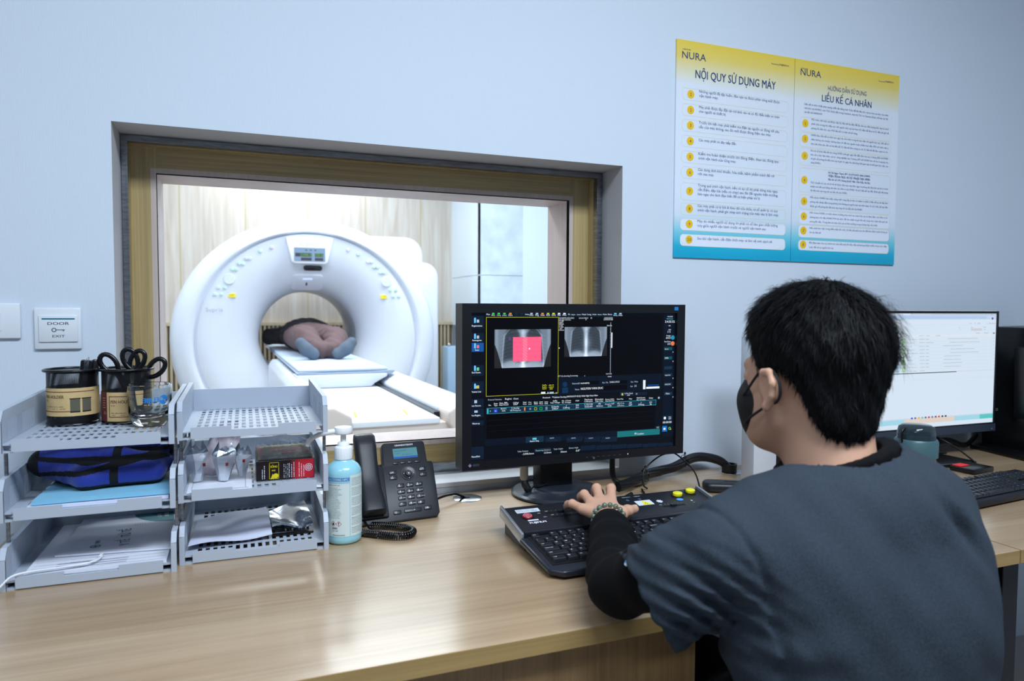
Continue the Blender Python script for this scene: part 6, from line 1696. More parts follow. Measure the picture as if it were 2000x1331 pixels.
def radiograph(rect, parent, M, z, nx=150, ny=100):
    x0, y0, x1, y1 = [q/1e3 for q in rect]; U, V = np.meshgrid(np.linspace(0, 1, nx), np.linspace(0, 1, ny))   # v up
    c = U-.5; T = 1-V; wd = np.where(T < .38, .5, .5-.16*(T-.38)**.8*1.2)
    body = (np.abs(c) < wd)
    I = .44+.10*np.exp(-((np.abs(c)-.46)/.03)**2)
    # lungs
    for s in (-1, 1):
        lx = (c*s-.19)/(.125+.06*np.clip(T, 0, 1)); lung = 1/(1+np.exp(-14*(1-np.sqrt(lx**2+(np.clip(.52-T, -1, 1)/.62)**4))))
        base = 1/(1+np.exp(-40*((.80+.12*((c*s-.22)/.2)**2*1.2)-T)))
        I -= .27*lung*base
        for k in range(9):   # ribs
            yy = .06+.095*k+.55*(c*s-.08)**2*2.2; I += .05*np.exp(-((T-yy)/.012)**2)*(c*s > .07)*(np.abs(c) < .40)*(T < .9)
        I += .22*np.exp(-((c*s-(.30+.07*np.sqrt(np.clip(T, 0, 1))-.10*np.clip(.16-T, 0, 1)*4))/.012)**2)
    I += .42*np.exp(-(c/.045)**2)*(.6+.4*T)+.22*np.exp(-((c-.03)/.09)**2-((T-.55)/.22)**2)
    I += .22/(1+np.exp(-22*(T-.80-.3*np.abs(c)**2*3)))
    I += .07*np.exp(-((c*c*9+T*1.2-.1)/.05)**2)
    R = np.random.RandomState(3).rand(ny, nx); I += .10*(R-.5)*(1-np.clip(np.abs(c)*1.8, 0, .9))
    I += .05*np.sin(U*260+V*190*np.sin(U*9))*np.exp(-(c/.22)**2)
    I = np.clip(I, 0, 1)*body
    vs = np.stack([x0+(x1-x0)*U, y0+(y1-y0)*V, np.full_like(U, z)], -1).reshape(-1, 3)
    fs = [(j*nx+i, j*nx+i+1, (j+1)*nx+i+1, (j+1)*nx+i) for j in range(ny-1) for i in range(nx-1)]
    me = bpy.data.meshes.new('radiograph'); me.from_pydata([tuple(v) for v in vs], [], fs); ca = me.color_attributes.new('Col', 'FLOAT_COLOR', 'POINT')
    q = I.ravel(); colr = np.stack([q**2.1*.72, q**1.95*.85, q**1.8, np.ones_like(q)], 1); ca.data.foreach_set('color', colr.ravel().astype(np.float32))
    me.materials.append(_mats.setdefault('radiograph', None) or _mats.__setitem__('radiograph', vmat('radiograph')) or _mats['radiograph'])
    o = bpy.data.objects.new('radiograph', me); COL.objects.link(o); me.transform(M); o.parent = parent; return o

# ---------------------------------------------------------------- monitor with scan console picture
BZ = mat('bezel_black', (18, 20, 26), .4, spec=.4); BZ2 = mat('bezel_side', (44, 48, 58), .45)
t = thing('monitor', 'black monitor showing chest scans and a pink square, behind the operator keyboard', 'monitor', (.775, -.15, .75))
FM = frame((.493-.775, 0, .111), (1, 0, 0), (0, 0, 1))    # screen plane, local
b = MB()
O = (-.023, .587, -.0205, .372); I = (0, .563, 0, .350)
for q in ((O[0], O[1], O[2], I[2]), (O[0], O[1], I[3], O[3]), (O[0], I[0], I[2], I[3]), (I[1], O[1], I[2], I[3])): b.box(q[0], q[1], q[2], q[3], -.045, .009, BZ, 0, M=FM)
b.box(O[0]+.01, O[1]-.01, O[2]+.01, O[3]-.01, -.065, -.044, BZ, .006, M=FM)
b.box(.18, .38, .07, .28, -.10, -.064, BZ, .01, M=FM); b.build('housing', t, 30)
b = MB(); b.box(I[0]-.001, I[1]+.001, I[2]-.001, I[3]+.001, -.004, -.0008, glow('display_dark', (7, 13, 22), .9), M=FM)
draw(b, [i for i in UI1 if i[0] != 'X'], sg, FM, -.0006); b.build('screen', t)
radiograph(XR1, t, FM @ Matrix.Translation((0, 0, .00)), -.00055+.00003, 150, 100).name = 'radiograph'
radiograph(XR2, t, FM, -.00055+.00003, 120, 84)
b = MB(); pk = [i for i in UI1 if i[0] == 'R' and i[5] == 'pk'][0]; n_ = 26
PKM = [glow('scan_pink_%d' % k, c, .95) for k, c in enumerate(((246, 90, 130), (250, 95, 134), (255, 128, 158)))]
x0, y0, x1, y1 = [q/1e3 for q in pk[1:5]]
for i in range(n_):
    for j in range(n_):
        u = i/n_; k = 2 if .32 < u < .5 and (j+i) % 3 else (0 if j % 5 == 0 else 1)
        b.quad([(x0+(x1-x0)*i/n_, y0+(y1-y0)*j/n_, -.0001), (x0+(x1-x0)*(i+1)/n_, y0+(y1-y0)*j/n_, -.0001), (x0+(x1-x0)*(i+1)/n_, y0+(y1-y0)*(j+1)/n_, -.0001), (x0+(x1-x0)*i/n_, y0+(y1-y0)*(j+1)/n_, -.0001)], PKM[k], FM)
b.disc(((x0+x1)/2+.006, (y0+y1)/2+.001, 0), .0022, sg('w'), FM, 10); b.build('scan_region', t)
b = MB(); b.box(.419, .4205, -.0125, -.009, .009, .0094, glow('power_led', (225, 225, 255), 1.0), M=FM); b.build('power_led', t)
b = MB()
for k in range(7): b.box(.30+k*.0155, .306+k*.0155, -.0115, -.0105, .0092, .0094, mat('bezel_mark', (80, 84, 92), .6), M=FM)
b.disc((.322, -.014, .0093), .003, mat('bezel_mark', (80, 84, 92), .6), FM, 14)
b.box(.5535, .565, .357, .366, .0092, .0096, glow('sticker_blue_glow', (34, 132, 214), .7), M=FM)  # blue sticker, brightened by emission in its material; not a lamp
b.text('EIZO', .007, .004, -.0105, .0094, mat('bezel_mark', (80, 84, 92), .6), FM, bold=.03)
d = .0045; cc = (-.004, -.008)
for k, c in enumerate(((60, 110, 210), (150, 90, 170), (70, 160, 150), (210, 120, 130))):
    a = k*PI/2; p = [(cc[0]+d*math.cos(a), cc[1]+d*math.sin(a), .0094), (cc[0]+d*math.cos(a+PI/2), cc[1]+d*math.sin(a+PI/2), .0094), (cc[0], cc[1], .0094)]
    b.quad(p, mat('logo_diamond_%d' % k, c, .5), FM)
b.build('bezel_marks', t)
b = MB(); b.prism([(-.083, .095), (.013, .095), (.010, .05), (-.080, .05)], .012, .20, BZ, 'xy', .004); b.box(-.08, .01, .064, .10, .15, .26, BZ, .006); b.build('neck', t, 40)
b = MB(); b.lathe([(0, .0005), (.112, .0005), (.118, .004), (.118, .008), (.112, .0125), (.06, .015), (.058, .02), (0, .02)], (-.035, .045, 0), 64, mat('base_black', (40, 46, 56), .32)); b.build('base_disc', t, 30)
# cables dropping from the monitor
CB = mat('cable_black', (14, 15, 18), .4)
t = thing('monitor_cable', 'black cable with beige plug hanging below the scan monitor at left', 'cable', (0, 0, 0))
b = MB(); b.lathe([(0, 0), (.008, 0), (.0105, .006), (.0105, .040), (0, .040)], (.648, -.105, .793), 20, mat('plug_beige', (176, 172, 164), .5)); b.build('plug', t, 40)
b = MB(); b.tube([(.648, -.105, .797), (.649, -.107, .785), (.655, -.112, .770), (.659, -.114, .760)], [.0065, .0095, .0090, .0045], 12, CB, sub=4)
b.tube([(.659, -.114, .763), (.668, -.112, .7745+.002), (.688, -.106, .7715+.002), (.712, -.098, .7735+.002)], .0042, 10, CB, sub=6); b.build('lead', t, 60)
t = thing('thick_monitor_cable', 'thick black cable dropping right of the monitor neck and bending along the desk', 'cable', (0, 0, 0)); b = MB()
b.tube([(.910, -.085, .87), (.909, -.085, .81), (.910, -.09, .775), (.922, -.098, .760), (.95, -.105, .7580), (.985, -.10, .7600), (1.01, -.09, .7645)], .0075, 12, CB, sub=6); b.build('lead', t, 60)
t = thing('cable_bundle', 'thick bundle of black cables arching to the grommet by the white tower', 'cable bundle', (0, 0, 0))
rng = random.Random(9); core = [(.875, -.175, .772), (.915, -.158, .773), (.955, -.135, .775), (.985, -.115, .775), (1.03, -.085, .774), (1.08, -.060, .772), (1.13, -.050, .776), (1.19, -.045, .795), (1.24, -.045, .798), (1.285, -.055, .784), (1.312, -.067, .756)]
b = MB()
for k in range(7):
    a = 2*PI*k/6; r_ = .0085 if k < 6 else 0
    b.tube([(p[0], p[1]+r_*math.cos(a+i*.5), p[2]+r_*math.sin(a+i*.5)*.9-(.0 if i < 8 else .004)) for i, p in enumerate(core)], .0062, 8, CB, sub=6)
b.build('leads', t, 60)
for p, ax in (((1.165, -.047, .789), .5), ((.998, -.107, .776), .15)):
    b = MB(); b.lathe([(.0175, -.002), (.0185, 0), (.0175, .002), (.0165, 0)], (0, 0, 0), 24, BLKG, Matrix.Translation(p) @ Matrix.Rotation(PI/2-ax*.4, 4, 'Y'), close=True); b.box(-.002, .002, -.002, .002, .018, .026, BLKG, M=Matrix.Translation(p)); b.build('cable_tie', t, 40)
b = MB(); b.lathe([(.016, 0), (.021, 0), (.0215, .022), (.0165, .022)], (1.302, -.069, .7535), 30, CB, close=True); b.build('grommet_collar', t, 40)
t = thing('thin_cable', 'thin black cable looping up in front of the cable bundle', 'cable', (0, 0, 0)); b = MB()
b.tube([(.975, -.155, .7535), (.965, -.15, .765), (.975, -.14, .80), (1.02, -.13, .827), (1.055, -.13, .836), (1.075, -.14, .832), (1.085, -.20, .802), (1.063, -.258, .771), (1.045, -.29, .7535)], .0021, 8, CB, sub=8); b.build('lead', t, 60)
t = thing('thin_cable', 'thin black cable lying curved behind the operator keyboard back edge', 'cable', (0, 0, 0)); b = MB()
b.tube([(.955, -.16, .7545), (.945, -.185, .754), (.93, -.22, .754), (.905, -.27, .754), (.88, -.31, .754)], .0024, 8, CB, sub=6)
b.build('lead', t, 60)
t = thing('operator_keyboard_cable', 'black cable lying on the desk behind the operator keyboard', 'cable', (0, 0, 0)); b = MB()
b.tube([(.90, -.20, .7575), (.85, -.245, .7575), (.90, -.268, .7575), (1.0, -.25, .7575), (1.05, -.275, .7575), (1.06, -.31, .7575)], .0055, 10, CB, sub=8); b.build('lead', t, 60)

# ---------------------------------------------------------------- posters
def fade(name, stops):
    m = bpy.data.materials.new(name); m.use_nodes = True; nt = m.node_tree; tc = nt.nodes.new('ShaderNodeTexCoord'); sp = nt.nodes.new('ShaderNodeSeparateXYZ'); cr = nt.nodes.new('ShaderNodeValToRGB')
    nt.links.new(tc.outputs['Generated'], sp.inputs[0]); nt.links.new(sp.outputs[2], cr.inputs[0]); b = nt.nodes['Principled BSDF']; nt.links.new(cr.outputs[0], b.inputs['Base Color'])
    b.inputs['Roughness'].default_value = .45; e = cr.color_ramp.elements
    while len(e) < len(stops): e.new(.5)
    for q, (p, c) in zip(e, stops): q.position = p; q.color = S(*c)
    return m
PF = fade('poster_print', [(0, (0, 164, 204)), (.055, (28, 178, 212)), (.12, (120, 206, 226)), (.20, (214, 228, 240)), (.30, (222, 232, 246)), (.80, (222, 230, 240)), (.86, (224, 220, 186)), (.93, (228, 206, 106)), (1, (232, 202, 70))])
PC = dict(nv=(24, 60, 116), nk=(30, 50, 90), tx=(84, 104, 142), ye=(240, 194, 12), cd=(228, 236, 250), ce=(226, 218, 178))
pp = lambda k: mat('poster_'+k, PC[k], .5)
def poster(name, label, x0, x1, items, title_parts):
    t = thing('notice_board', label, 'notice board', (0, 0, 0))
    FPo = frame((1.145, -.0055, 1.369), (1, 0, 0), (0, 0, 1))
    b = MB(); b.box(x0, x1, .0, .612, -.0045, 0, PF, M=FPo)
    b.build('board', t)
    c = MB(); 
    for it in items:
        if it[0] == 'R' and isinstance(it[5], tuple):
            xa, ya, yb, xb = it[1]/1e3, it[2]/1e3, it[4]/1e3, it[5][1]/1e3
            P = rrect(xa, ya, xb, yb, min(.011, (yb-ya)*.42), 5); n = len(P); P2 = rrect(xa+.0008, ya+.0008, xb-.0008, yb-.0008, min(.0102, (yb-ya)*.40), 5)
            last = ya < .08
            c.add([(p[0], p[1], .0003) for p in P]+[(p[0], p[1], .0003) for p in P2], [(k, (k+1) % n, (k+1) % n+n, k+n) for k in range(n)], pp('ce'), FPo)
            if last or ya < .12: c.quad([(p[0], p[1], .0002) for p in P2], pp('cd'), FPo)
    c.build('item_frames', t)
    b = MB(); draw(b, items, pp, FPo, .0005); b.build('printed_text', t)
    b = MB(); DOT = mat('poster_dot', (20, 150, 190), .5)
    for i in range(30):
        for j in range(9):
            xx = x0+.006+i*.0046; yy = .008+j*.0052+.002*(i % 2)
            if yy < .055-abs(i)*.0016: b.disc((xx, yy, .0002), .0011-.00008*j, DOT, FPo, 6)
            xx = x1-.006-i*.0046
            if yy < .055-abs(i)*.0016: b.disc((xx, yy, .0002), .0011-.00008*j, DOT, FPo, 6)
    b.build('dot_pattern', t)
poster('p1', 'left notice panel headed NỘI QUY SỬ DỤNG MÁY with ten numbered rules', 0, .4205, PO1, None)
poster('p2', 'right notice panel headed LIỀU KẾ CÁ NHÂN with eight numbered items', .4225, .853, PO2, None)

# ---------------------------------------------------------------- operator keyboard (console)
KB = mat('console_black', (24, 26, 32), .4); KBG = mat('console_side', (30, 34, 44), .3); SIL = mat('silver_cap', (176, 182, 190), .3, .7)
t = thing('operator_keyboard', 'black scanner operator keyboard with an upper panel and yellow buttons', 'keyboard', (0, 0, 0))
FCp = frame((.50, -.47, .786), (1, 0, 0), (0, .135, .024)); FK2 = frame((.49, -.645, .765), (1, 0, 0), (0, .17, .018)); PWd, PHt = .476, .114
b = MB(); b.box(-.004, PWd, -.006, PHt, -.016, 0, KB, .003, M=FCp); b.box(.0, PWd, -.006, .004, -.006, .005, KBG, .003, M=FCp); b.build('control_panel', t, 40)
b = MB(); b.prism([(-.355, .7505), (-.355, .795), (-.36, .798), (-.468, .774), (-.468, .7505)], .503, .968, KB, 'yz', .002); b.build('panel_support', t, 40)
for x0 in (-.009, PWd): b = MB(); b.prism(rrect(x0, -.010, x0+.006, PHt+.002, .0029, 4), -.017, .005, SIL, 'xy', .0015, M=FCp); b.build('end_cap', t, 40)
KW = .468
b = MB(); P = [(.018, -.002), (KW-.018, -.002), (KW, .010), (KW+.006, .165), (-.006, .165), (-.001, .012)]
b.prism([(.022, .016), (KW-.022, .016), (KW, .034), (KW+.004, .166), (-.004, .166), (.0, .034)], -.0125, 0, KBG, 'xy', .005, M=FK2, seg=3, ang=.3)
b.build('keyboard_body', t, 40)
b = MB(); b.box(.012, KW-.010, .044, .163, -.001, .0012, mat('key_well', (8, 9, 12), .6), M=FK2); b.build('key_well', t)
KT = mat('keycap_black', (26, 28, 34), .38)
def keymesh(w, d):
    b = MB(); a, c, h = w/2-.0007, d/2-.0007, .0065; i = .0022
    vs = [(-a, -c, 0), (a, -c, 0), (a, c, 0), (-a, c, 0), (-a+i, -c+i*1.1, h), (a-i, -c+i*1.1, h), (a-i, c-i*.4, h), (-a+i, c-i*.4, h)]
    V, F = b.add(vs, [(0, 1, 5, 4), (1, 2, 6, 5), (2, 3, 7, 6), (3, 0, 4, 7), (4, 5, 6, 7), (3, 2, 1, 0)], KT); b.bevel(V, .0006, 1)
    me = bpy.data.meshes.new('key'); b.bm.to_mesh(me); b.bm.free(); me.materials.append(KT); return me
_km = {}
def put_keys(t, Fr, rows, x0, ys, U, D, limit=100, legend=KEYW):
    L = MB(); cnt = 0; rest = MB(); rest_n = 0
    for row, y in zip(rows, ys):
        x = x0
        for k in row:
            w_, lab = (k if isinstance(k, tuple) else (1, k))
            if lab is not None:
                kk = (round(w_, 2), D)
                if kk not in _km: _km[kk] = keymesh(w_*U, D)
                cx = x+w_*U/2
                if cnt < limit:
                    o = bpy.data.objects.new('key', _km[kk]); COL.objects.link(o); o.parent = t
                    o.matrix_local = Fr @ Matrix.Translation((cx, y, .0012)); cnt += 1
                else:
                    me = _km[kk]; M = Fr @ Matrix.Translation((cx, y, .0012)); rest.add([tuple(v.co) for v in me.vertices], [tuple(p.vertices) for p in me.polygons], KT, M); rest_n += 1
                if lab: L.text(lab, .0052 if len(lab) == 1 else .0036, x+.0045, y+.0006, .0079, legend, Fr, bold=.03)
            x += w_*U
    L.build('key_legends', t)
    if rest_n: rest.build('far_keys', t)['kind'] = 'stuff'
G = lambda w_: (w_, None)
ROWS = [
 ['Esc', G(1), 'F1', 'F2', 'F3', 'F4', G(.5), 'F5', 'F6', 'F7', 'F8', G(.5), 'F9', 'F10', 'F11', 'F12', G(.25), 'Prt', 'Scr', 'Brk'],
 ['`', '1', '2', '3', '4', '5', '6', '7', '8', '9', '0', '-', '=', (2, 'Backspace'), G(.25), 'Ins', 'Hm', 'PU', G(.25), 'Nm', '/', '*', '-'],
 [(1.5, 'Tab'), 'Q', 'W', 'E', 'R', 'T', 'Y', 'U', 'I', 'O', 'P', '[', ']', (1.5, '\\'), G(.25), 'Del', 'End', 'PD', G(.25), '7', '8', '9', '+'],
 [(1.75, 'Caps Lock'), 'A', 'S', 'D', 'F', 'G', 'H', 'J', 'K', 'L', ';', "'", (2.25, 'Enter'), G(3.5), '4', '5', '6'],
 [(2.25, 'Shift'), 'Z', 'X', 'C', 'V', 'B', 'N', 'M', ',', '.', '/', (2.75, 'Shift'), G(1.25), '↑', G(1.25), '1', '2', '3'],
 [(1.5, 'Ctrl'), (1.25, '⊞'), (1.25, 'Alt'), (6, ''), (1.25, 'Alt'), (1.25, '⊞'), (1.25, '▤'), (1.25, 'Ctrl'), G(.25), '←', '↓', '→', G(.25), (2, '0'), '.']]
put_keys(t, FK2, ROWS, .016, [.153, .132, .1135, .095, .0765, .058], .0190, .0182, 98)
# panel controls
LWH = mat('console_label', (206, 216, 226), .5)
b = MB(); b.box(.018, .070, .083, .098, 0, .0004, LWH, M=FCp)
b.text('Caution : Trackball usage', .0040, .020, .0925, .0006, KBG, FCp, line=.04); b.text('see operator manual', .0040, .020, .0872, .0006, KBG, FCp, line=.044); b.build('white_label', t)
b = MB(); b.cyl((.0335, .065, 0), .0135, .0012, mat('recess_black', (6, 6, 8), .5), 28, FCp); b.build('button_recess', t, 40)
b = MB(); b.cyl((.0330, .064, .0), .0105, .0045, mat('stop_red', (150, 40, 56), .35), 28, FCp, .001); b.disc((.033, .064, .0046), .0085, mat('stop_pink', (214, 140, 150), .4), FCp, 24, r0=.0072)
for k in range(3): b.box(.0290+k*.003, .0302+k*.003, .059, .069, .0045, .0047, mat('stop_pink', (214, 140, 150), .4), M=FCp)
b.build('emergency_button', t, 40)
b = MB(); b.box(.028, .051, .046, .0505, 0, .0006, LWH, M=FCp); b.text('FUJIFILM', .0095, .0275, .034, .0008, KEYW, FCp, bold=.05, line=.036); b.build('brand_lettering', t)
for yy, x0 in ((.0745, .078), (.0565, .084)):
    b = MB(); b.box(x0, x0+.078, yy-.006, yy-.0005, -.0005, .0004, mat('recess_black', (6, 6, 8), .5), M=FCp); b.box(x0+.026, x0+.040, yy-.0065, yy, 0, .004, KBG, .0008, M=FCp); b.build('slider', t)
    b = MB(); b.text('OFF', .004, x0, yy+.003, .0006, KEYW, FCp); b.text('MIC' if yy < .07 else 'SPK', .004, x0-.018, yy-.002, .0006, KEYW, FCp)
    for k in range(5): b.disc((x0+.014+k*.011, yy+.0045, .0006), .0006, KEYW, FCp, 6)
    b.build('slider_scale', t)
b = MB(); b.box(.070, .15, .090, .0925, 0, .0005, KBG, M=FCp); b.build('groove', t)
for x0, s_, sub in ((.215, 'START', 1), (.262, 'EMERGENCY', 2), (.292, 'TABLE IN', 2)):
    b = MB(); b.text(s_, .0036, x0+.012, .1, .0006, KEYW, FCp, bold=.02); b.box(x0+.006, x0+.036, .094, .0953, 0, .0005, KBG, M=FCp)
    if sub == 1:
        for p, q in (((0, 0), (.008, .004)), ((.008, .004), (.013, -.002)), ((.013, -.002), (.005, -.006)), ((.005, -.006), (0, 0)), ((0, 0), (.013, -.002))):
            P0 = Vector((x0+.012+p[0], .084+p[1], .0006)); P1 = Vector((x0+.012+q[0], .084+q[1], .0006)); d_ = (P1-P0).normalized(); n_ = Vector((-d_.y, d_.x, 0))*.0004
            b.quad([P0-n_, P1-n_, P1+n_, P0+n_], KEYW, FCp)
    else: b.disc((x0+.018, .087, .0006), .004, mat('panel_icon', (70, 84, 110), .5), FCp, 12)
    b.build('panel_print', t)
b = MB(); b.box(.292, .331, .058, .080, 0, .0005, LWH, M=FCp); b.quad([(.305, .0595, .0007), (.328, .0595, .0007), (.3095, .079, .0007)], YEL, FCp)
b.quad([(.305, .0595, .0006), (.328, .0595, .0006), (.3095, .079, .0006)], BLKG, FCp @ Matrix.Translation((0, 0, 0)) @ Matrix.Scale(1.0, 4))
for a in range(3): b.box(-.0005, .0008, .0015, .0045, .0008, .0009, BLKG, M=FCp @ Matrix.Translation((.3135, .0655, 0)) @ Matrix.Rotation(a*2*PI/3, 4, 'Z'))
b.build('warning_label', t)
b = MB(); b.disc((.349, .067, .0008), .0052, KEYW, FCp, 12)
for a in range(8): b.box(-.0012, .0012, .004, .0075, .0007, .0009, KEYW, M=FCp @ Matrix.Translation((.349, .067, 0)) @ Matrix.Rotation(a*PI/4, 4, 'Z'))
b.build('fan_icon', t)
b = MB(); b.box(.343, .398, .040, .045, -.0005, .0005, mat('recess_black', (6, 6, 8), .5), M=FCp); b.box(.362, .376, .0395, .0455, 0, .004, KBG, .0008, M=FCp); b.text('OFF', .004, .338, .0495, .0006, KEYW, FCp)
for k in range(6): b.disc((.352+k*.0085, .051, .0006), .0006, KEYW, FCp, 6)
b.build('slider', t)
YB = mat('button_yellow', (226, 220, 40), .35)
for x0, y0 in ((.408, .086), (.448, .0945)):
    b = MB(); b.cyl((x0, y0, 0), .0145, .0010, mat('recess_black', (6, 6, 8), .5), 28, FCp); b.build('button_recess', t, 40)
    b = MB(); b.lathe([(0, 0), (.0112, 0), (.0118, .003), (.0112, .0055), (.009, .0066), (0, .0070)], (x0, y0, .001), 28, YB, FCp, sy=.8); b.build('yellow_button', t, 40)
b = MB(); b.disc((.401, .0655, .0006), .0085, mat('sticker_round', (60, 140, 214), .4), FCp, 20, ry=.0065); b.text('SCAN', .004, .395, .064, .0009, LWH, FCp); b.build('round_sticker', t)
b = MB(); b.disc((.425, .055, .0006), .0035, KEYW, FCp, 3); b.text('~', .008, .423, .044, .0006, KEYW, FCp); b.build('panel_print', t)
t = thing('computer_mouse', 'black computer mouse partly hidden by the sleeve, beside the operator keyboard', 'mouse', (1.155, -.235, .75), -.5)
b = MB(); b.prism(rrect(-.055, -.028, .055, .028, .02, 5), .0008, .026, KB, 'xy', .01, seg=3); b.build('shell', t, 40); b = MB(); b.box(.0, .05, -.0006, .0006, .024, .0268, BLKG); b.build('button_seam', t)

# ---------------------------------------------------------------- white tower computer
WT = mat('tower_white', (206, 212, 222), .4)
t = thing('computer_tower', 'slim upright white panelled device with a black edge, left of the operator head', 'computer', (1.30, -.195, .75))
b = MB()
P = [(-.042, 0), (.035, 0), (.035, .205), (-.012, .275), (-.012, .40), (-.049, .40), (-.049, .265), (-.042, .235)]
b.prism(P, -.028, .024, WT, 'xz', .004); b.build('white_side', t, 40)
b = MB(); P2 = [(.036, .0), (.066, .0), (.066, .22), (.020, .285), (.020, .39), (-.011, .39), (-.011, .276), (.036, .206)]
b.prism(P2, -.026, .022, BP, 'xz', .003); b.build('black_front', t, 40)
b = MB(); b.prism([(-.040, .238), (-.008, .19), (-.006, .19), (-.038, .240)], -.0295, -.027, mat('seam_grey', (90, 96, 106), .5), 'xz'); b.build('seam', t)

# ---------------------------------------------------------------- second monitor
t = thing('monitor', 'monitor showing a white results table, right of the operator head', 'monitor', (1.98, -.15, .75))
FM2 = frame((1.66-1.98, 0, .105), (1, 0, 0), (0, 0, 1))
b = MB()
for q in ((-.006, .636, -.004, 0), (-.006, .636, .356, .3635), (-.006, 0, 0, .356), (.629, .636, 0, .356)): b.box(q[0], q[1], q[2], q[3], -.03, .003, BZ, M=FM2)
b.box(-.004, .634, .004, .355, -.045, -.028, BZ, .004, M=FM2)
b.box(-.006, .637, -.028, -.004, -.03, .004, mat('chin_grey', (52, 62, 78), .4), M=FM2); b.build('housing', t, 30)
b = MB(); b.box(0, .629, 0, .356, -.004, -.0008, sg('mw'), M=FM2); draw(b, UI2, sg, FM2, -.0007); draw(b, UI3, sg, FM2, -.0004); b.build('screen', t)
b = MB(); b.box(.618, .620, -.021, -.020, .0042, .0045, glow('led_blue', (150, 190, 255), 1.2), M=FM2); b.build('power_led', t)
b = MB(); b.box(-.16, .05, .05, .09, .01, .12, BP, .004); b.box(-.13, .03, .05, .085, .01, .24, BP, .004); b.build('stand', t, 40)
b = MB(); b.box(-.17, .10, -.10, .09, .0005, .012, BP, .004); b.build('base_plate', t, 40)

# ---------------------------------------------------------------- water bottle
t = thing('water_bottle', 'clear water bottle with grey-green flip lid, in front of the second monitor', 'bottle', (1.405, -.58, .75))
CL = mat('bottle_clear', (222, 230, 236), .06, trans=.9, ior=1.2); CG = mat('bottle_collar', (62, 92, 98), .4); SMK = mat('lid_smoke', (70, 90, 100), .08, trans=.75, ior=1.3)
b = MB(); b.lathe([(0, .001), (.031, .001), (.034, .006), (.034, .112), (.032, .118), (.030, .118), (.0315, .112), (.0315, .008), (0, .006)], seg=40, m=CL); b.build('body', t, 50)
b = MB(); b.lathe([(.0335, .116), (.0365, .118), (.0368, .146), (.034, .150), (0, .150)], seg=40, m=CG); b.box(.030, .043, -.010, .010, .124, .150, CG, .003); b.build('collar', t, 50)
b = MB(); b.lathe([(.0325, .149), (.0322, .160), (.030, .171), (.024, .175), (0, .176)], seg=40, m=SMK); b.build('lid', t, 50)
b = MB(); b.tube([(-.036, 0, .145), (-.038, 0, .16), (-.034, 0, .168), (-.025, 0, .170)], .0022, 8, BP, sub=4); b.build('lid_latch', t, 60)
for o in bpy.data.objects:
    if o.parent == t: o.data.transform(Matrix.Diagonal((1.2, 1.2, 1.23, 1)))

# ---------------------------------------------------------------- far keyboard, hub, cables, tower at right edge
t = thing('keyboard', 'black keyboard with bluish legends at the right end of the desk', 'keyboard', (1.60, -.60, .752), .0)
FK3 = frame((1.605, -.615, .757), (1, .10, 0), (-.10*.99, .99, .045))
b = MB(); b.box(0, .43, .030, .172, -.004, .012, KB, .003, M=FK3); b.build('body', t, 40)
t.location = (0, 0, 0)
LB2 = mat('legend_blue', (120, 170, 210), .5)  # plain blue legend colour
put_keys(t, FK3 @ Matrix.Translation((0, 0, .0125)), ROWS, .006, [.150, .127, .1085, .090, .0715, .053], .0183, .0178, 98, LB2)
t = thing('card_reader', 'flat black card reader with red top on the desk, behind the far keyboard', 'card reader', (1.985, -.30, .75), .1)
b = MB(); b.box(-.05, .05, -.035, .035, .001, .016, BP, .003); b.build('body', t, 40); b = MB(); b.box(-.045, -.005, .004, .03, .016, .019, mat('reader_red_glow', (214, 34, 40), .4, emit=(214, 34, 40), es=.2), .001); b.build('red_top', t)  # red top carries a faint emission added to its colour
t = thing('thin_cable', 'thin black cable curving down from the second monitor to the card reader', 'cable', (0, 0, 0)); b = MB()
b.tube([(1.93, -.11, .823), (1.99, -.11, .826), (2.05, -.13, .818), (2.08, -.17, .795), (2.07, -.24, .765), (2.03, -.29, .757)], .0026, 8, CB, sub=8); b.build('lead', t, 60)
t = thing('cable_bundle', 'tangle of black cables on the desk below the second monitor', 'cable bundle', (0, 0, 0))
b = MB()
for k in range(5):
    dz = .003+.004*(k % 3); dy = .008*k
    b.tube([(1.85, -.08+dy, .756+dz), (1.95, -.09+dy, .757+dz), (2.05, -.085+dy, .759+dz), (2.14, -.07+dy*.7, .775+dz), (2.20, -.075+dy*.5, .778+dz), (2.26, -.08, .760+dz), (2.33, -.07, .790+dz)], .005, 8, CB, sub=6)
b.build('leads', t, 60)
t = thing('black_tower', 'tall black vented device standing at the right picture edge', 'device', (2.46, -.16, .75))
b = MB(); b.prism([(-.09, .0), (.18, .0), (.18, .42), (-.075, .415), (-.080, .25), (-.1, .10)], -.10, .10, BP, 'xz', .004); b.build('case', t, 40)
b = MB(); b.prism([(-.118, .12), (-.085, .12), (-.09, .355), (-.128, .352)], -.12, -.02, BP, 'xz', .003)
for k in range(24): b.box(-.127+.0004*k, -.112, -.1215, -.1195, .135+k*.0088, .1385+k*.0088, mat('vent_grey', (34, 38, 46), .5))
b.build('side_panel', t, 30)
b = MB(); b.box(-.132, -.10, -.10, -.06, .205, .214, BP, .003); b.build('bracket', t)
b = MB(); b.prism([(-.20, -.14), (-.17, -.165), (.15, -.27), (.15, .10), (-.15, .10)], .0008, .014, BP, 'xy', .003); b.build('base_plate', t, 40)
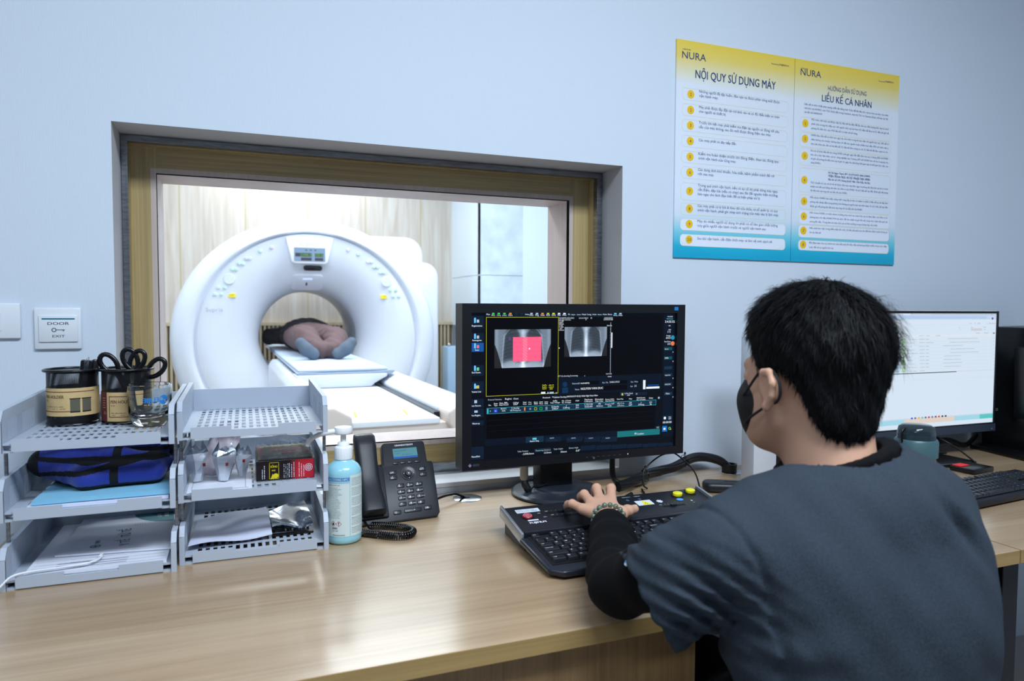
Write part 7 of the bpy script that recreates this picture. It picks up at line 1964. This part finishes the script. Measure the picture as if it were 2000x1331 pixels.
# ================================================================ operator
SKIN = mat('skin', (206, 160, 134), .5, spec=.35, var=(14, .06)); HAIRM = mat('hair_black', (10, 10, 12), .6, spec=.14)
def scrub_mat():
    m = bpy.data.materials.new('scrub_melange'); m.use_nodes = True; nt = m.node_tree; N = nt.nodes.new; L = nt.links.new; b = nt.nodes['Principled BSDF']
    tc = N('ShaderNodeTexCoord'); mp = N('ShaderNodeMapping'); mp.inputs['Scale'].default_value = (1, 1, .16); L(tc.outputs['Object'], mp.inputs[0])
    n = N('ShaderNodeTexNoise'); n.inputs['Scale'].default_value = 2400; n.inputs['Detail'].default_value = 2; L(mp.outputs[0], n.inputs['Vector'])
    cr = N('ShaderNodeValToRGB'); e = cr.color_ramp.elements; e[0].position = .32; e[0].color = S(30, 36, 44); e[1].position = .68; e[1].color = S(60, 69, 79); L(n.outputs['Fac'], cr.inputs[0]); L(cr.outputs[0], b.inputs['Base Color'])
    b.inputs['Roughness'].default_value = .95; b.inputs['Specular IOR Level'].default_value = .12; return m
SCRUB = scrub_mat(); BKS = mat('undershirt_black', (5, 5, 8), .9, spec=.2)
HC = (.757, -.945, 1.14)
g = SDF(grid(.44, .006, .575, .0024, .80, .0035, .86, .007, 1.06), grid(-1.20, .008, -1.07, .0035, -.79, .005, -.56, .0022, -.36, .006, -.30), grid(.03, .014, .755, .0024, .872, .006, .985, .0035, 1.27))
# head
def hp(p, ang=.13):
    x, y = p[0]-.757, p[1]+.955; c, s_ = math.cos(ang), math.sin(ang); return (.749+x*c-y*s_, -.955+x*s_+y*c, p[2])
_e, _c = g.ell, g.cone
g.ell = lambda c, r, k=.01, rot=None: _e(hp(c), r, k, (0, 0, .13)); g.cone = lambda a, b, ra, rb, k=.01, op='add', flat=None: _c(hp(a), hp(b), ra, rb, k)
g.ell((.757, -.952, 1.166), (.072, .090, .083), .0); g.ell((.757, -.905, 1.10), (.060, .066, .086), .03); g.ell((.757, -.885, 1.052), (.038, .042, .030), .03)
g.cone((.716, -.915, 1.075), (.735, -.875, 1.040), .016, .014, .03); g.cone((.798, -.915, 1.075), (.779, -.875, 1.040), .016, .014, .03)
g.cone((.757, -.845, 1.125), (.757, -.826, 1.095), .008, .013, .012); g.cone((.735, -.848, 1.140), (.779, -.848, 1.140), .010, .010, .014); g.cone((.742, -.842, 1.066), (.772, -.842, 1.066), .006, .006, .008)
for s_ in (-1, 1): g.ell((.757+s_*.028, -.852, 1.123), (.011, .008, .007), .006)
# ears
for s_ in (-1, 1):
    ex = .757+s_*.081
    g.chain([(ex-s_*.004, -.918, 1.118), (ex+s_*.003, -.926, 1.137), (ex+s_*.007, -.940, 1.139), (ex+s_*.009, -.948, 1.124), (ex+s_*.006, -.944, 1.106), (ex+s_*.001, -.932, 1.090), (ex-s_*.004, -.926, 1.086)], [.004, .0045, .0048, .0048, .0046, .0056, .005], .004)
    g.ell((ex-s_*.002, -.934, 1.114), (.005, .015, .024), .005); g.cone((ex-s_*.005, -.918, 1.106), (ex-s_*.004, -.920, 1.114), .004, .004, .004)
g.ell, g.cone = _e, _c
# neck, torso, arms
g.cone((.757, -.962, 1.085), (.753, -.985, .96), .052, .055, .02); g.cone((.757, -.935, 1.04), (.752, -.955, .96), .036, .045, .03)
SL, SR, EL = (.555, -.985, .925), (.920, -1.005, .940), (.510, -.822, .815)
g.cone((.61, -.985, .91), (.885, -.995, .92), .045, .045, .04); g.chain([(.765, -1.0, .885), (.77, -1.015, .80), (.785, -1.035, .62), (.785, -1.04, .53)], [.085, .105, .110, .120], .05, flat=((0, 1, .0), .8))
g.ell((.72, -1.0, .84), (.13, .09, .14), .04); g.ell((.83, -1.0, .84), (.13, .09, .14), .04)
g.chain([(.57, -.975, .905), (.53, -.905, .86), EL], [.040, .038, .035], .02)
g.chain([EL, (.556, -.720, .822), (.602, -.628, .828), (.630, -.568, .826), (.646, -.535, .826)], [.036, .036, .029, .0225, .021], .015, flat=((0, 0, 1), .9))
g.chain([(.91, -.995, .915), (.98, -.92, .85), (1.01, -.885, .80)], [.040, .038, .035], .02); g.chain([(1.01, -.885, .80), (1.0, -.78, .795), (.985, -.68, .785)], [.036, .030, .022], .015); g.ell((.982, -.64, .780), (.034, .045, .014), .01)
for q in range(4): g.cone((.962+q*.014, -.61, .780), (.958+q*.016, -.565-.006*(1.5-abs(1.5-q)), .768), .0085, .0075, .003)
g.cone((.955, -.655, .778), (.930, -.615, .770), .010, .008, .004)
# left hand: palm, four fingers, thumb
PAL = [(.620, -.482, .826), (.645, -.470, .833), (.669, -.460, .836), (.694, -.464, .835)]
for q, (kx, ky, kz) in enumerate(PAL): g.cone((.642+q*.006, -.528, .824), (kx, ky, kz), .0155, .0108, .012)
g.ell((.660, -.492, .826), (.036, .036, .0125), .008)
FG = [([(.620, -.482, .826), (.612, -.452, .829), (.613, -.431, .822), (.618, -.412, .812)], [.0095, .0083, .0078, .0070]),
      ([(.645, -.470, .833), (.648, -.434, .840), (.652, -.412, .830), (.660, -.394, .811)], [.0102, .0092, .0085, .0076]),
      ([(.669, -.460, .836), (.684, -.420, .846), (.693, -.397, .836), (.700, -.381, .816)], [.0105, .0096, .0088, .0079]),
      ([(.694, -.464, .835), (.716, -.424, .843), (.731, -.399, .838), (.745, -.378, .826)], [.0105, .0098, .0090, .0082])]
for P_, R_ in FG: g.chain(P_, R_, .0035); [g.ell(P_[k], (R_[k]*1.06,)*3, .003) for k in (1,)]
g.chain([(.656, -.535, .822), (.688, -.514, .819), (.715, -.494, .816), (.738, -.479, .812)], [.0165, .0132, .0108, .0094], .007)
g.ell((.743, -.474, .812), (.0095, .0095, .0075), .004)
# thighs, shins, feet
for s_, x0, x1 in ((-1, .72, .80), (1, .86, .99)):
    g.chain([(x0, -1.02, .53), (x1, -.64, .53), (x1, -.62, .10)], [.075, .055, .035], .03); g.chain([(x1, -.63, .07), (x1, -.47, .055)], [.035, .025], .02)
operator = g.mesh('person', [SKIN], None, None, 1)
tag(operator, 'seated person in grey short-sleeved scrubs and black face mask, hand on the keyboard', 'person')
# nails
NAIL = mat('nail', (226, 178, 160), .35); b = MB()
for P_, R_ in FG+[([(.715, -.494, .816), (.742, -.476, .812)], [.0108, .0092])]:
    p, q = Vector(P_[-2]), Vector(P_[-1]); d_ = (q-p).normalized(); up_ = (Vector((0, 0, 1))-d_*d_.z).normalized()
    b.ball((0, 0, 0), R_[-1]*.62, NAIL, 10, 6, M=Matrix.Translation(q+d_*.002+up_*(R_[-1]*.72)) @ frame((0, 0, 0), d_, up_.cross(d_)), sc=(1.1, .85, .35))
b.build('fingernails', operator, 60)

# scrub top
h = SDF(grid(.42, .0036, 1.03), grid(-1.24, .0038, -.80), grid(.42, .0042, 1.075))
h.chain([(.60, -.99, .915), (.76, -1.0, .935), (.885, -1.0, .925)], [.066, .066, .064], .04)
h.chain([(.765, -1.01, .92), (.775, -1.03, .80), (.785, -1.045, .62), (.785, -1.05, .44)], [.118, .124, .128, .134], .05, flat=((0, 1, 0), .80))
h.ell((.680, -1.01, .83), (.115, .115, .17), .05); h.ell((.826, -1.02, .83), (.112, .115, .17), .05); h.ell((.69, -1.04, .60), (.10, .11, .16), .05); h.ell((.85, -1.05, .60), (.10, .11, .17), .05)
h.cone((.705, -.985, .960), (.62, -.985, .940), .035, .045, .05); h.cone((.815, -.985, .99), (.88, -1.0, .95), .032, .048, .05)
h.ell((.778, -.998, .966), (.112, .100, .074), .03)
h.chain([(.565, -.985, .915), (.535, -.95, .875), (.505, -.900, .824), (.488, -.870, .794)], [.066, .067, .067, .069], .02)
h.chain([(.895, -1.0, .93), (.945, -.95, .885), (.975, -.92, .85)], [.067, .064, .060], .02)
pn = Vector((-.824, .317, -.47)).normalized()
def shape(D, X, Y, Z):
    pl = (X-.501)*pn.x+(Y+.908)*pn.y+(Z-.834)*pn.z
    D = np.where((Z < .94) & (((X < .60) & (Z > .74)) | (X < .56)), np.maximum(D, pl), D)
    # sleeve folds (run around the arm), back drag lines, armhole seam, side wrinkles
    m1 = np.exp(-((X-.515)/.05)**2)*np.exp(-((Z-.86)/.055)**2)
    D = D+m1*(.0068*np.sin((Z*1.0+X*.55+.35*np.sin(X*22)*.03)*270)+.002*np.sin(Z*520+X*90))
    m2 = np.exp(-((X-.60)/.05)**2)*np.exp(-((Z-.79)/.07)**2)
    D = D+m2*.0030*np.sin((Z-.79)/(.35+8*np.clip(X-.54, 0, 1))*95+.6)
    q = (X-.800)*.80+(Z-.985)*.60; r_ = -(X-.800)*.60+(Z-.985)*.80
    D = D+.012*np.exp(-((q+.0)/.011)**2)*np.exp(-((r_+.045)/.05)**2)*(Y < -.98)-.006*np.exp(-((q-.024)/.014)**2)*np.exp(-((r_+.045)/.05)**2)*(Y < -.98)
    xs = np.where(Z > .90, .572-(Z-.90)*.42, .572+.02*np.sin((.9-Z)*9)); D = D+.0050*np.exp(-((X-xs)/.0042)**2)*(Z > .70)*(Y < -.90)
    D = D+.0030*np.sin(X*38+Z*16+Y*20)*np.sin(Z*30-X*12+1)+.0018*np.sin(X*90+Z*30)*np.sin(Z*52-Y*40)
    m3 = np.exp(-((X-.66)/.09)**2)*np.exp(-((Z-.63)/.08)**2); D = D+m3*.006*np.sin((Z+X*.9)*110)
    # neck opening, tilted
    dz = Z-1.0; cx, cyy = .755, -.975-.06*dz
    rr = np.sqrt((X-cx)**2+((Y-cyy)*1.0)**2); D = np.maximum(D, (.0780-rr)*(Z > .955)-1*(Z <= .955))
    return D
h.apply(shape)
scrub = h.mesh('scrub_top', [SCRUB], operator, None, 1)
# undershirt: collar, sleeve to the wrist, lower forearm of the other arm
u = SDF(grid(.44, .0034, 1.04), grid(-1.09, .0036, -.56), grid(.74, .0034, 1.06))
u.cone((.755, -.974, 1.070), (.755, -.975, 1.036), .0700, .0785, 0); u.cone((.755, -.975, 1.036), (.755, -.975, .95), .0785, .0790, 0)
u.apply(lambda D, X, Y, Z: np.maximum(D, np.maximum(Z-(1.024+(-(Y+.975))*.20+(X-.755)*.26), .0610-np.sqrt((X-.755)**2+(Y+.970)**2)-1*(Z < 1.0))))
u.chain([(.631, -.566, .827), (.602, -.628, .828), (.575, -.685, .826), (.545, -.745, .818), (.523, -.790, .814), (.512, -.822, .816), (.522, -.880, .850), (.545, -.94, .885)], [.0285, .035, .040, .0425, .044, .045, .046, .046], .012, flat=((0, 0, 1), .95))
u.chain([(.98, -.91, .845), (1.01, -.885, .80), (1.0, -.78, .795), (.988, -.70, .786)], [.048, .045, .038, .029], .012)
cn = Vector((.40, .91, .0)).normalized()
def cuffs(D, X, Y, Z):
    pl = (X-.623)*cn.x+(Y+.586)*cn.y; D = np.where((X < .75) & (Y > -.66), np.maximum(D, pl), D)
    D = np.where((X > .75) & (Y > -.80), np.maximum(D, Y+.700), D)
    fold = .0022*np.sin((X*.9+Y*.5)*150+3*np.sin(Z*40))*np.exp(-((Y+.80)/.07)**2)*(X < .7); return D+fold
u.apply(cuffs); under = u.mesh('undershirt', [BKS], operator, None, 1)
b = MB(); b.tube([(.4835, -.906, .900), (.477, -.905, .892), (.4705, -.903, .883)], .0035, 8, mat('tag_blue', (70, 130, 190), .5), flat=.5); b.tube([(.4825, -.9075, .8985), (.476, -.9065, .8905), (.4695, -.9045, .8815)], .0035, 8, mat('tag_white', (220, 230, 236), .5), flat=.5); b.build('sleeve_tag', scrub)
# trousers and shoes
TR = mat('trousers_dark', (22, 24, 30), .85); tr_ = SDF(grid(.60, .010, 1.10), grid(-1.22, .012, -.50), grid(.06, .012, .62))
tr_.ell((.785, -1.03, .52), (.17, .14, .09), .03)
for x0, x1 in ((.72, .80), (.86, .99)): tr_.chain([(x0, -1.02, .53), (x1, -.64, .53), (x1, -.62, .12)], [.090, .070, .055], .03)
tr_.mesh('trousers', [TR], operator, None, 1)
for x1 in (.80, .99):
    b = MB(); b.prism(rrect(x1-.045, -.68, x1+.045, -.43, .04, 5), .001, .085, mat('shoe_black', (16, 16, 18), .5), 'xy', .025, seg=3); b.build('shoe', operator, 50)
# bracelet
BEAD = mat('bead_green', (104, 122, 108), .1, spec=.7, trans=.25, ior=1.5, var=(160, .35))
wc, wd = Vector((.6365, -.558, .8265)), Vector((.40, .91, 0)).normalized(); wa = wd.cross(Vector((0, 0, 1))).normalized(); wb = wa.cross(wd)
br = bpy.data.objects.new('bracelet', None); COL.objects.link(br); br.parent = operator
nb = 17
for k in range(nb):
    a = 2*PI*k/nb; p = wc+wa*math.cos(a)*.0290+wb*(math.sin(a)*.0262)
    b = MB(); b.ball(tuple(p), .0052, BEAD, 18, 12); b.build('bead', br, 60)
# face mask and straps
MK = mat('mask_black', (12, 14, 20), .7, bump=(500, .3))
m_ = SDF(grid(.68, .0026, .83), grid(-.935, .0026, -.78), grid(1.015, .0026, 1.145))
m_.ell((.757, -.880, 1.085), (.060, .056, .052), 0); m_.ell((.757, -.884, 1.050), (.046, .052, .036), .02); m_.cone((.757, -.842, 1.112), (.757, -.832, 1.08), .014, .014, .02)
def mfn(D, X, Y, Z):
    e = -.896+.30*np.abs(Z-1.080)+.25*np.clip(1.075-Z, 0, 1)*-1.6; return np.maximum(np.maximum(D, e-Y), -(D+.004)*1.0-.0)
m_.apply(mfn); mk = m_.mesh('face_mask', [MK], operator, None, 1)
HR = Matrix.Translation((.749, -.955, 0)) @ Matrix.Rotation(.13, 4, 'Z') @ Matrix.Translation((-.757, .955, 0)); mk.data.transform(HR)
for s_ in (-1, 1):
    b = MB()
    ex = .757+s_*.081
    b.tube([(.757+s_*.056, -.866, 1.097), (.757+s_*.069, -.886, 1.108), (.757+s_*.0765, -.904, 1.124), (ex-s_*.001, -.918, 1.136), (ex+s_*.003, -.938, 1.142), (ex+s_*.006, -.954, 1.130), (ex+s_*.005, -.958, 1.112), (ex+s_*.000, -.948, 1.098), (ex-s_*.006, -.930, 1.092), (.757+s_*.0765, -.908, 1.077), (.757+s_*.068, -.886, 1.064), (.757+s_*.053, -.868, 1.056)], .0019, 8, MK, sub=5)
    b.build('ear_loop', mk, 60).data.transform(HR)
# hair: cap following the skull, then strands laid over it
def hairline(Y):
    return np.interp(Y, [-1.06, -1.03, -1.0, -.985, -.972, -.962, -.935, -.925, -.905, -.885, -.86, -.83], [1.052, 1.046, 1.056, 1.078, 1.108, 1.134, 1.146, 1.128, 1.116, 1.150, 1.190, 1.200])
hr = SDF(grid(.655, .0030, .86), grid(-1.08, .0030, -.82), grid(1.00, .0030, 1.285))
hr.ell((.757, -.952, 1.170), (.0800, .0995, .0885), 0); hr.ell((.752, -.985, 1.092), (.054, .050, .066), .03); hr.ell((.757, -.930, 1.205), (.066, .078, .050), .03); hr.ell((.757, -.945, 1.135), (.0745, .050, .05), .01)
hr.apply(lambda D, X, Y, Z: np.maximum(D+.0016*np.sin(X*190+Z*60)*np.sin(Y*150-Z*90)+.001*np.sin(X*400+Y*350), (hairline(Y)-Z)*.8+.0015*np.sin(Y*900+X*300)))
hair = hr.mesh('hair', [HAIRM], operator, None, 1)
me = hair.data; n = len(me.polygons); cen = np.zeros(n*3, np.float32); me.polygons.foreach_get('center', cen); cen = cen.reshape(-1, 3); nor = np.zeros(n*3, np.float32); me.polygons.foreach_get('normal', nor); nor = nor.reshape(-1, 3)
rs = np.random.RandomState(5); pick = rs.choice(n, 20000); vs = []; fs = []
for i in pick:
    p, q = Vector(cen[i]), Vector(nor[i])
    if (p-Vector((.757, -.957, 1.15))).dot(q) < 0: continue
    if p.z < hairline(p.y)+.004 and rs.rand() < .5: continue
    hgt = (p.z-1.04)/.22; back = max(0, min(1, (-.95-p.y)/.1))
    flow = Vector((p.x-.765, (p.y+.985)*.9+.02, -.30-.9*(1-hgt)))   # whorl at the crown, lying outward and down
    if p.y > -.90: flow += Vector((0, .10, -.02))
    flow = (flow-q*flow.dot(q)); 
    if flow.length < 1e-4: flow = Vector((1, 0, 0))
    flow.normalize(); lift = .14+.18*max(0, hgt-.5); L_ = .008+.018*max(0, hgt)**.8
    if p.x > .79 and p.y < -.975 and 1.16 < p.z < 1.24 and rs.rand() < .6: lift = .6+rs.rand()*.6; L_ = .020+.020*rs.rand()
    if p.z > 1.22: lift += .12*rs.rand()
    d_ = (flow+q*lift+Vector(rs.randn(3)*.16)).normalized(); d2 = (flow+q*(lift*.2)+Vector(rs.randn(3)*.22)+Vector((0, 0, -.15))).normalized()
    sd = d_.cross(q).normalized()*(.0004+.0004*rs.rand()); L_ *= .7+.6*rs.rand(); k = len(vs)
    a = p-q*.001; m1 = a+d_*L_*.55; e = m1+d2*L_*.45
    vs += [a-sd, a+sd, m1+sd*.8, m1-sd*.8, e]; fs += [(k, k+1, k+2, k+3), (k+3, k+2, k+4)]
me = bpy.data.meshes.new('hair_strands'); me.from_pydata([tuple(v) for v in vs], [], fs); me.materials.append(HAIRM); me.shade_smooth(); me.transform(HR); hair.data.transform(HR)
o = bpy.data.objects.new('hair_strands', me); COL.objects.link(o); o.parent = hair; o['kind'] = 'stuff'
# office stool under the operator (seat edge below the picture)
t = thing('office_chair', 'black office chair seat under the seated person', 'chair', (.785, -1.05, 0))
b = MB(); b.prism(rrect(-.22, -.20, .22, .20, .08, 5), .375, .435, TR, 'xy', .02, seg=3); b.build('seat', t, 50)
b = MB(); b.cyl((0, 0, .09), .025, .29, BLACKM, 20); b.build('column', t, 40)
for k in range(5):
    a = 2*PI*k/5; M = Matrix.Rotation(a, 4, 'Z'); b = MB(); b.prism([(.0, .07), (.0, .11), (.26, .075), (.26, .055)], -.018, .018, BLACKM, 'xz', .003, M=M); b.build('leg', t, 40)
    b = MB(); b.cyl((0, 0, -.012), .025, .024, BLACKM, 16, M=M @ Matrix.Translation((.25, 0, .026)) @ Matrix.Rotation(PI/2, 4, 'X')); b.build('caster', t, 40)

# ================================================================ patient on the table
BRN = mat('patient_trousers', (104, 82, 84), .85); SOCK = mat('sock_grey', (92, 104, 120), .9, bump=(200, .5)); JK = mat('patient_jacket', (40, 34, 40), .85)
ZM = .882
p_ = SDF(grid(.05, .008, .95), grid(2.75, .010, 4.85), grid(.875, .008, 1.26))
FT = [((.43, 3.02), (.412, 2.905), (.325, 2.925)), ((.56, 3.02), (.570, 2.905), (.665, 2.925))]
def leg(q, s_, ra=1.0, ax=0):
    pass
def body(q, grow, what):
    if 'legs' in what:
        q.chain([(.455, 3.00, ZM+.055), (.400, 3.32, ZM+.125), (.400, 3.80, ZM+.105)], [.046+grow, .066+grow, .088+grow], .04)
        q.chain([(.555, 3.00, ZM+.055), (.600, 3.32, ZM+.115), (.560, 3.80, ZM+.105)], [.046+grow, .066+grow, .088+grow], .04)
        q.ell((.48, 3.92, ZM+.105), (.19+grow, .17, .10+grow), .04)
    if 'feet' in what:
        for (ax, ay), (hx, hy), (tx, ty) in FT:
            q.chain([(ax, ay, ZM+.05), (hx, hy+.03, ZM+.036)], [.034+grow, .032+grow], .02); q.chain([(hx, hy, ZM+.034), ((hx+tx)/2, (hy+ty)/2-.005, ZM+.068), (tx+(hx-tx)*.12, ty, ZM+.108)], [.033+grow, .037+grow, .031+grow], .015)
    if 'trunk' in what:
        q.ell((.47, 4.15, ZM+.115), (.19+grow, .30, .115+grow), .05)
        for s_ in (-1, 1): q.chain([(.47+s_*.17, 4.36, ZM+.10), (.47+s_*.27, 4.42, ZM+.09), (.47+s_*.13, 4.62, ZM+.12)], [.055+grow, .045+grow, .036+grow], .02)
    if 'head' in what:
        q.cone((.47, 4.42, ZM+.10), (.47, 4.50, ZM+.10), .05, .05, .03); q.ell((.47, 4.60, ZM+.105), (.075, .11, .095), .02)
body(p_, 0, ('legs', 'feet', 'trunk', 'head')); p_.apply(lambda D, X, Y, Z: np.maximum(D, ZM+.002-Z))
pat = tag(p_.mesh('person', [SKIN], None, None, 1), 'person lying on the scanner table, brown trousers and grey-socked soles toward the window', 'person')
def wear(name, what, grow, m, fn=None):
    q = SDF(grid(.05, .007, .95), grid(2.75, .008, 4.85), grid(.875, .007, 1.26)); body(q, grow, what)
    q.apply(lambda D, X, Y, Z: np.maximum(D, ZM+.001-Z)); 
    if fn: q.apply(fn)
    return q.mesh(name, [m], pat, None, 1)
wear('trousers', ('legs',), .012, BRN, lambda D, X, Y, Z: D+.004*np.sin(Y*40+X*30)*np.sin(X*60+Z*30))
wear('jacket', ('trunk',), .018, JK, lambda D, X, Y, Z: np.maximum(D+.005*np.sin(Y*50+X*20)*np.sin(X*40+Z*50), 3.95-Y))
wear('socks', ('feet',), .004, SOCK, lambda D, X, Y, Z: np.maximum(D, Y-3.06))
b = MB(); b.ball((.47, 4.62, ZM+.12), .1, HAIRM, 16, 10, sc=(.8, 1.1, .85)); b.build('hair', pat, 60)
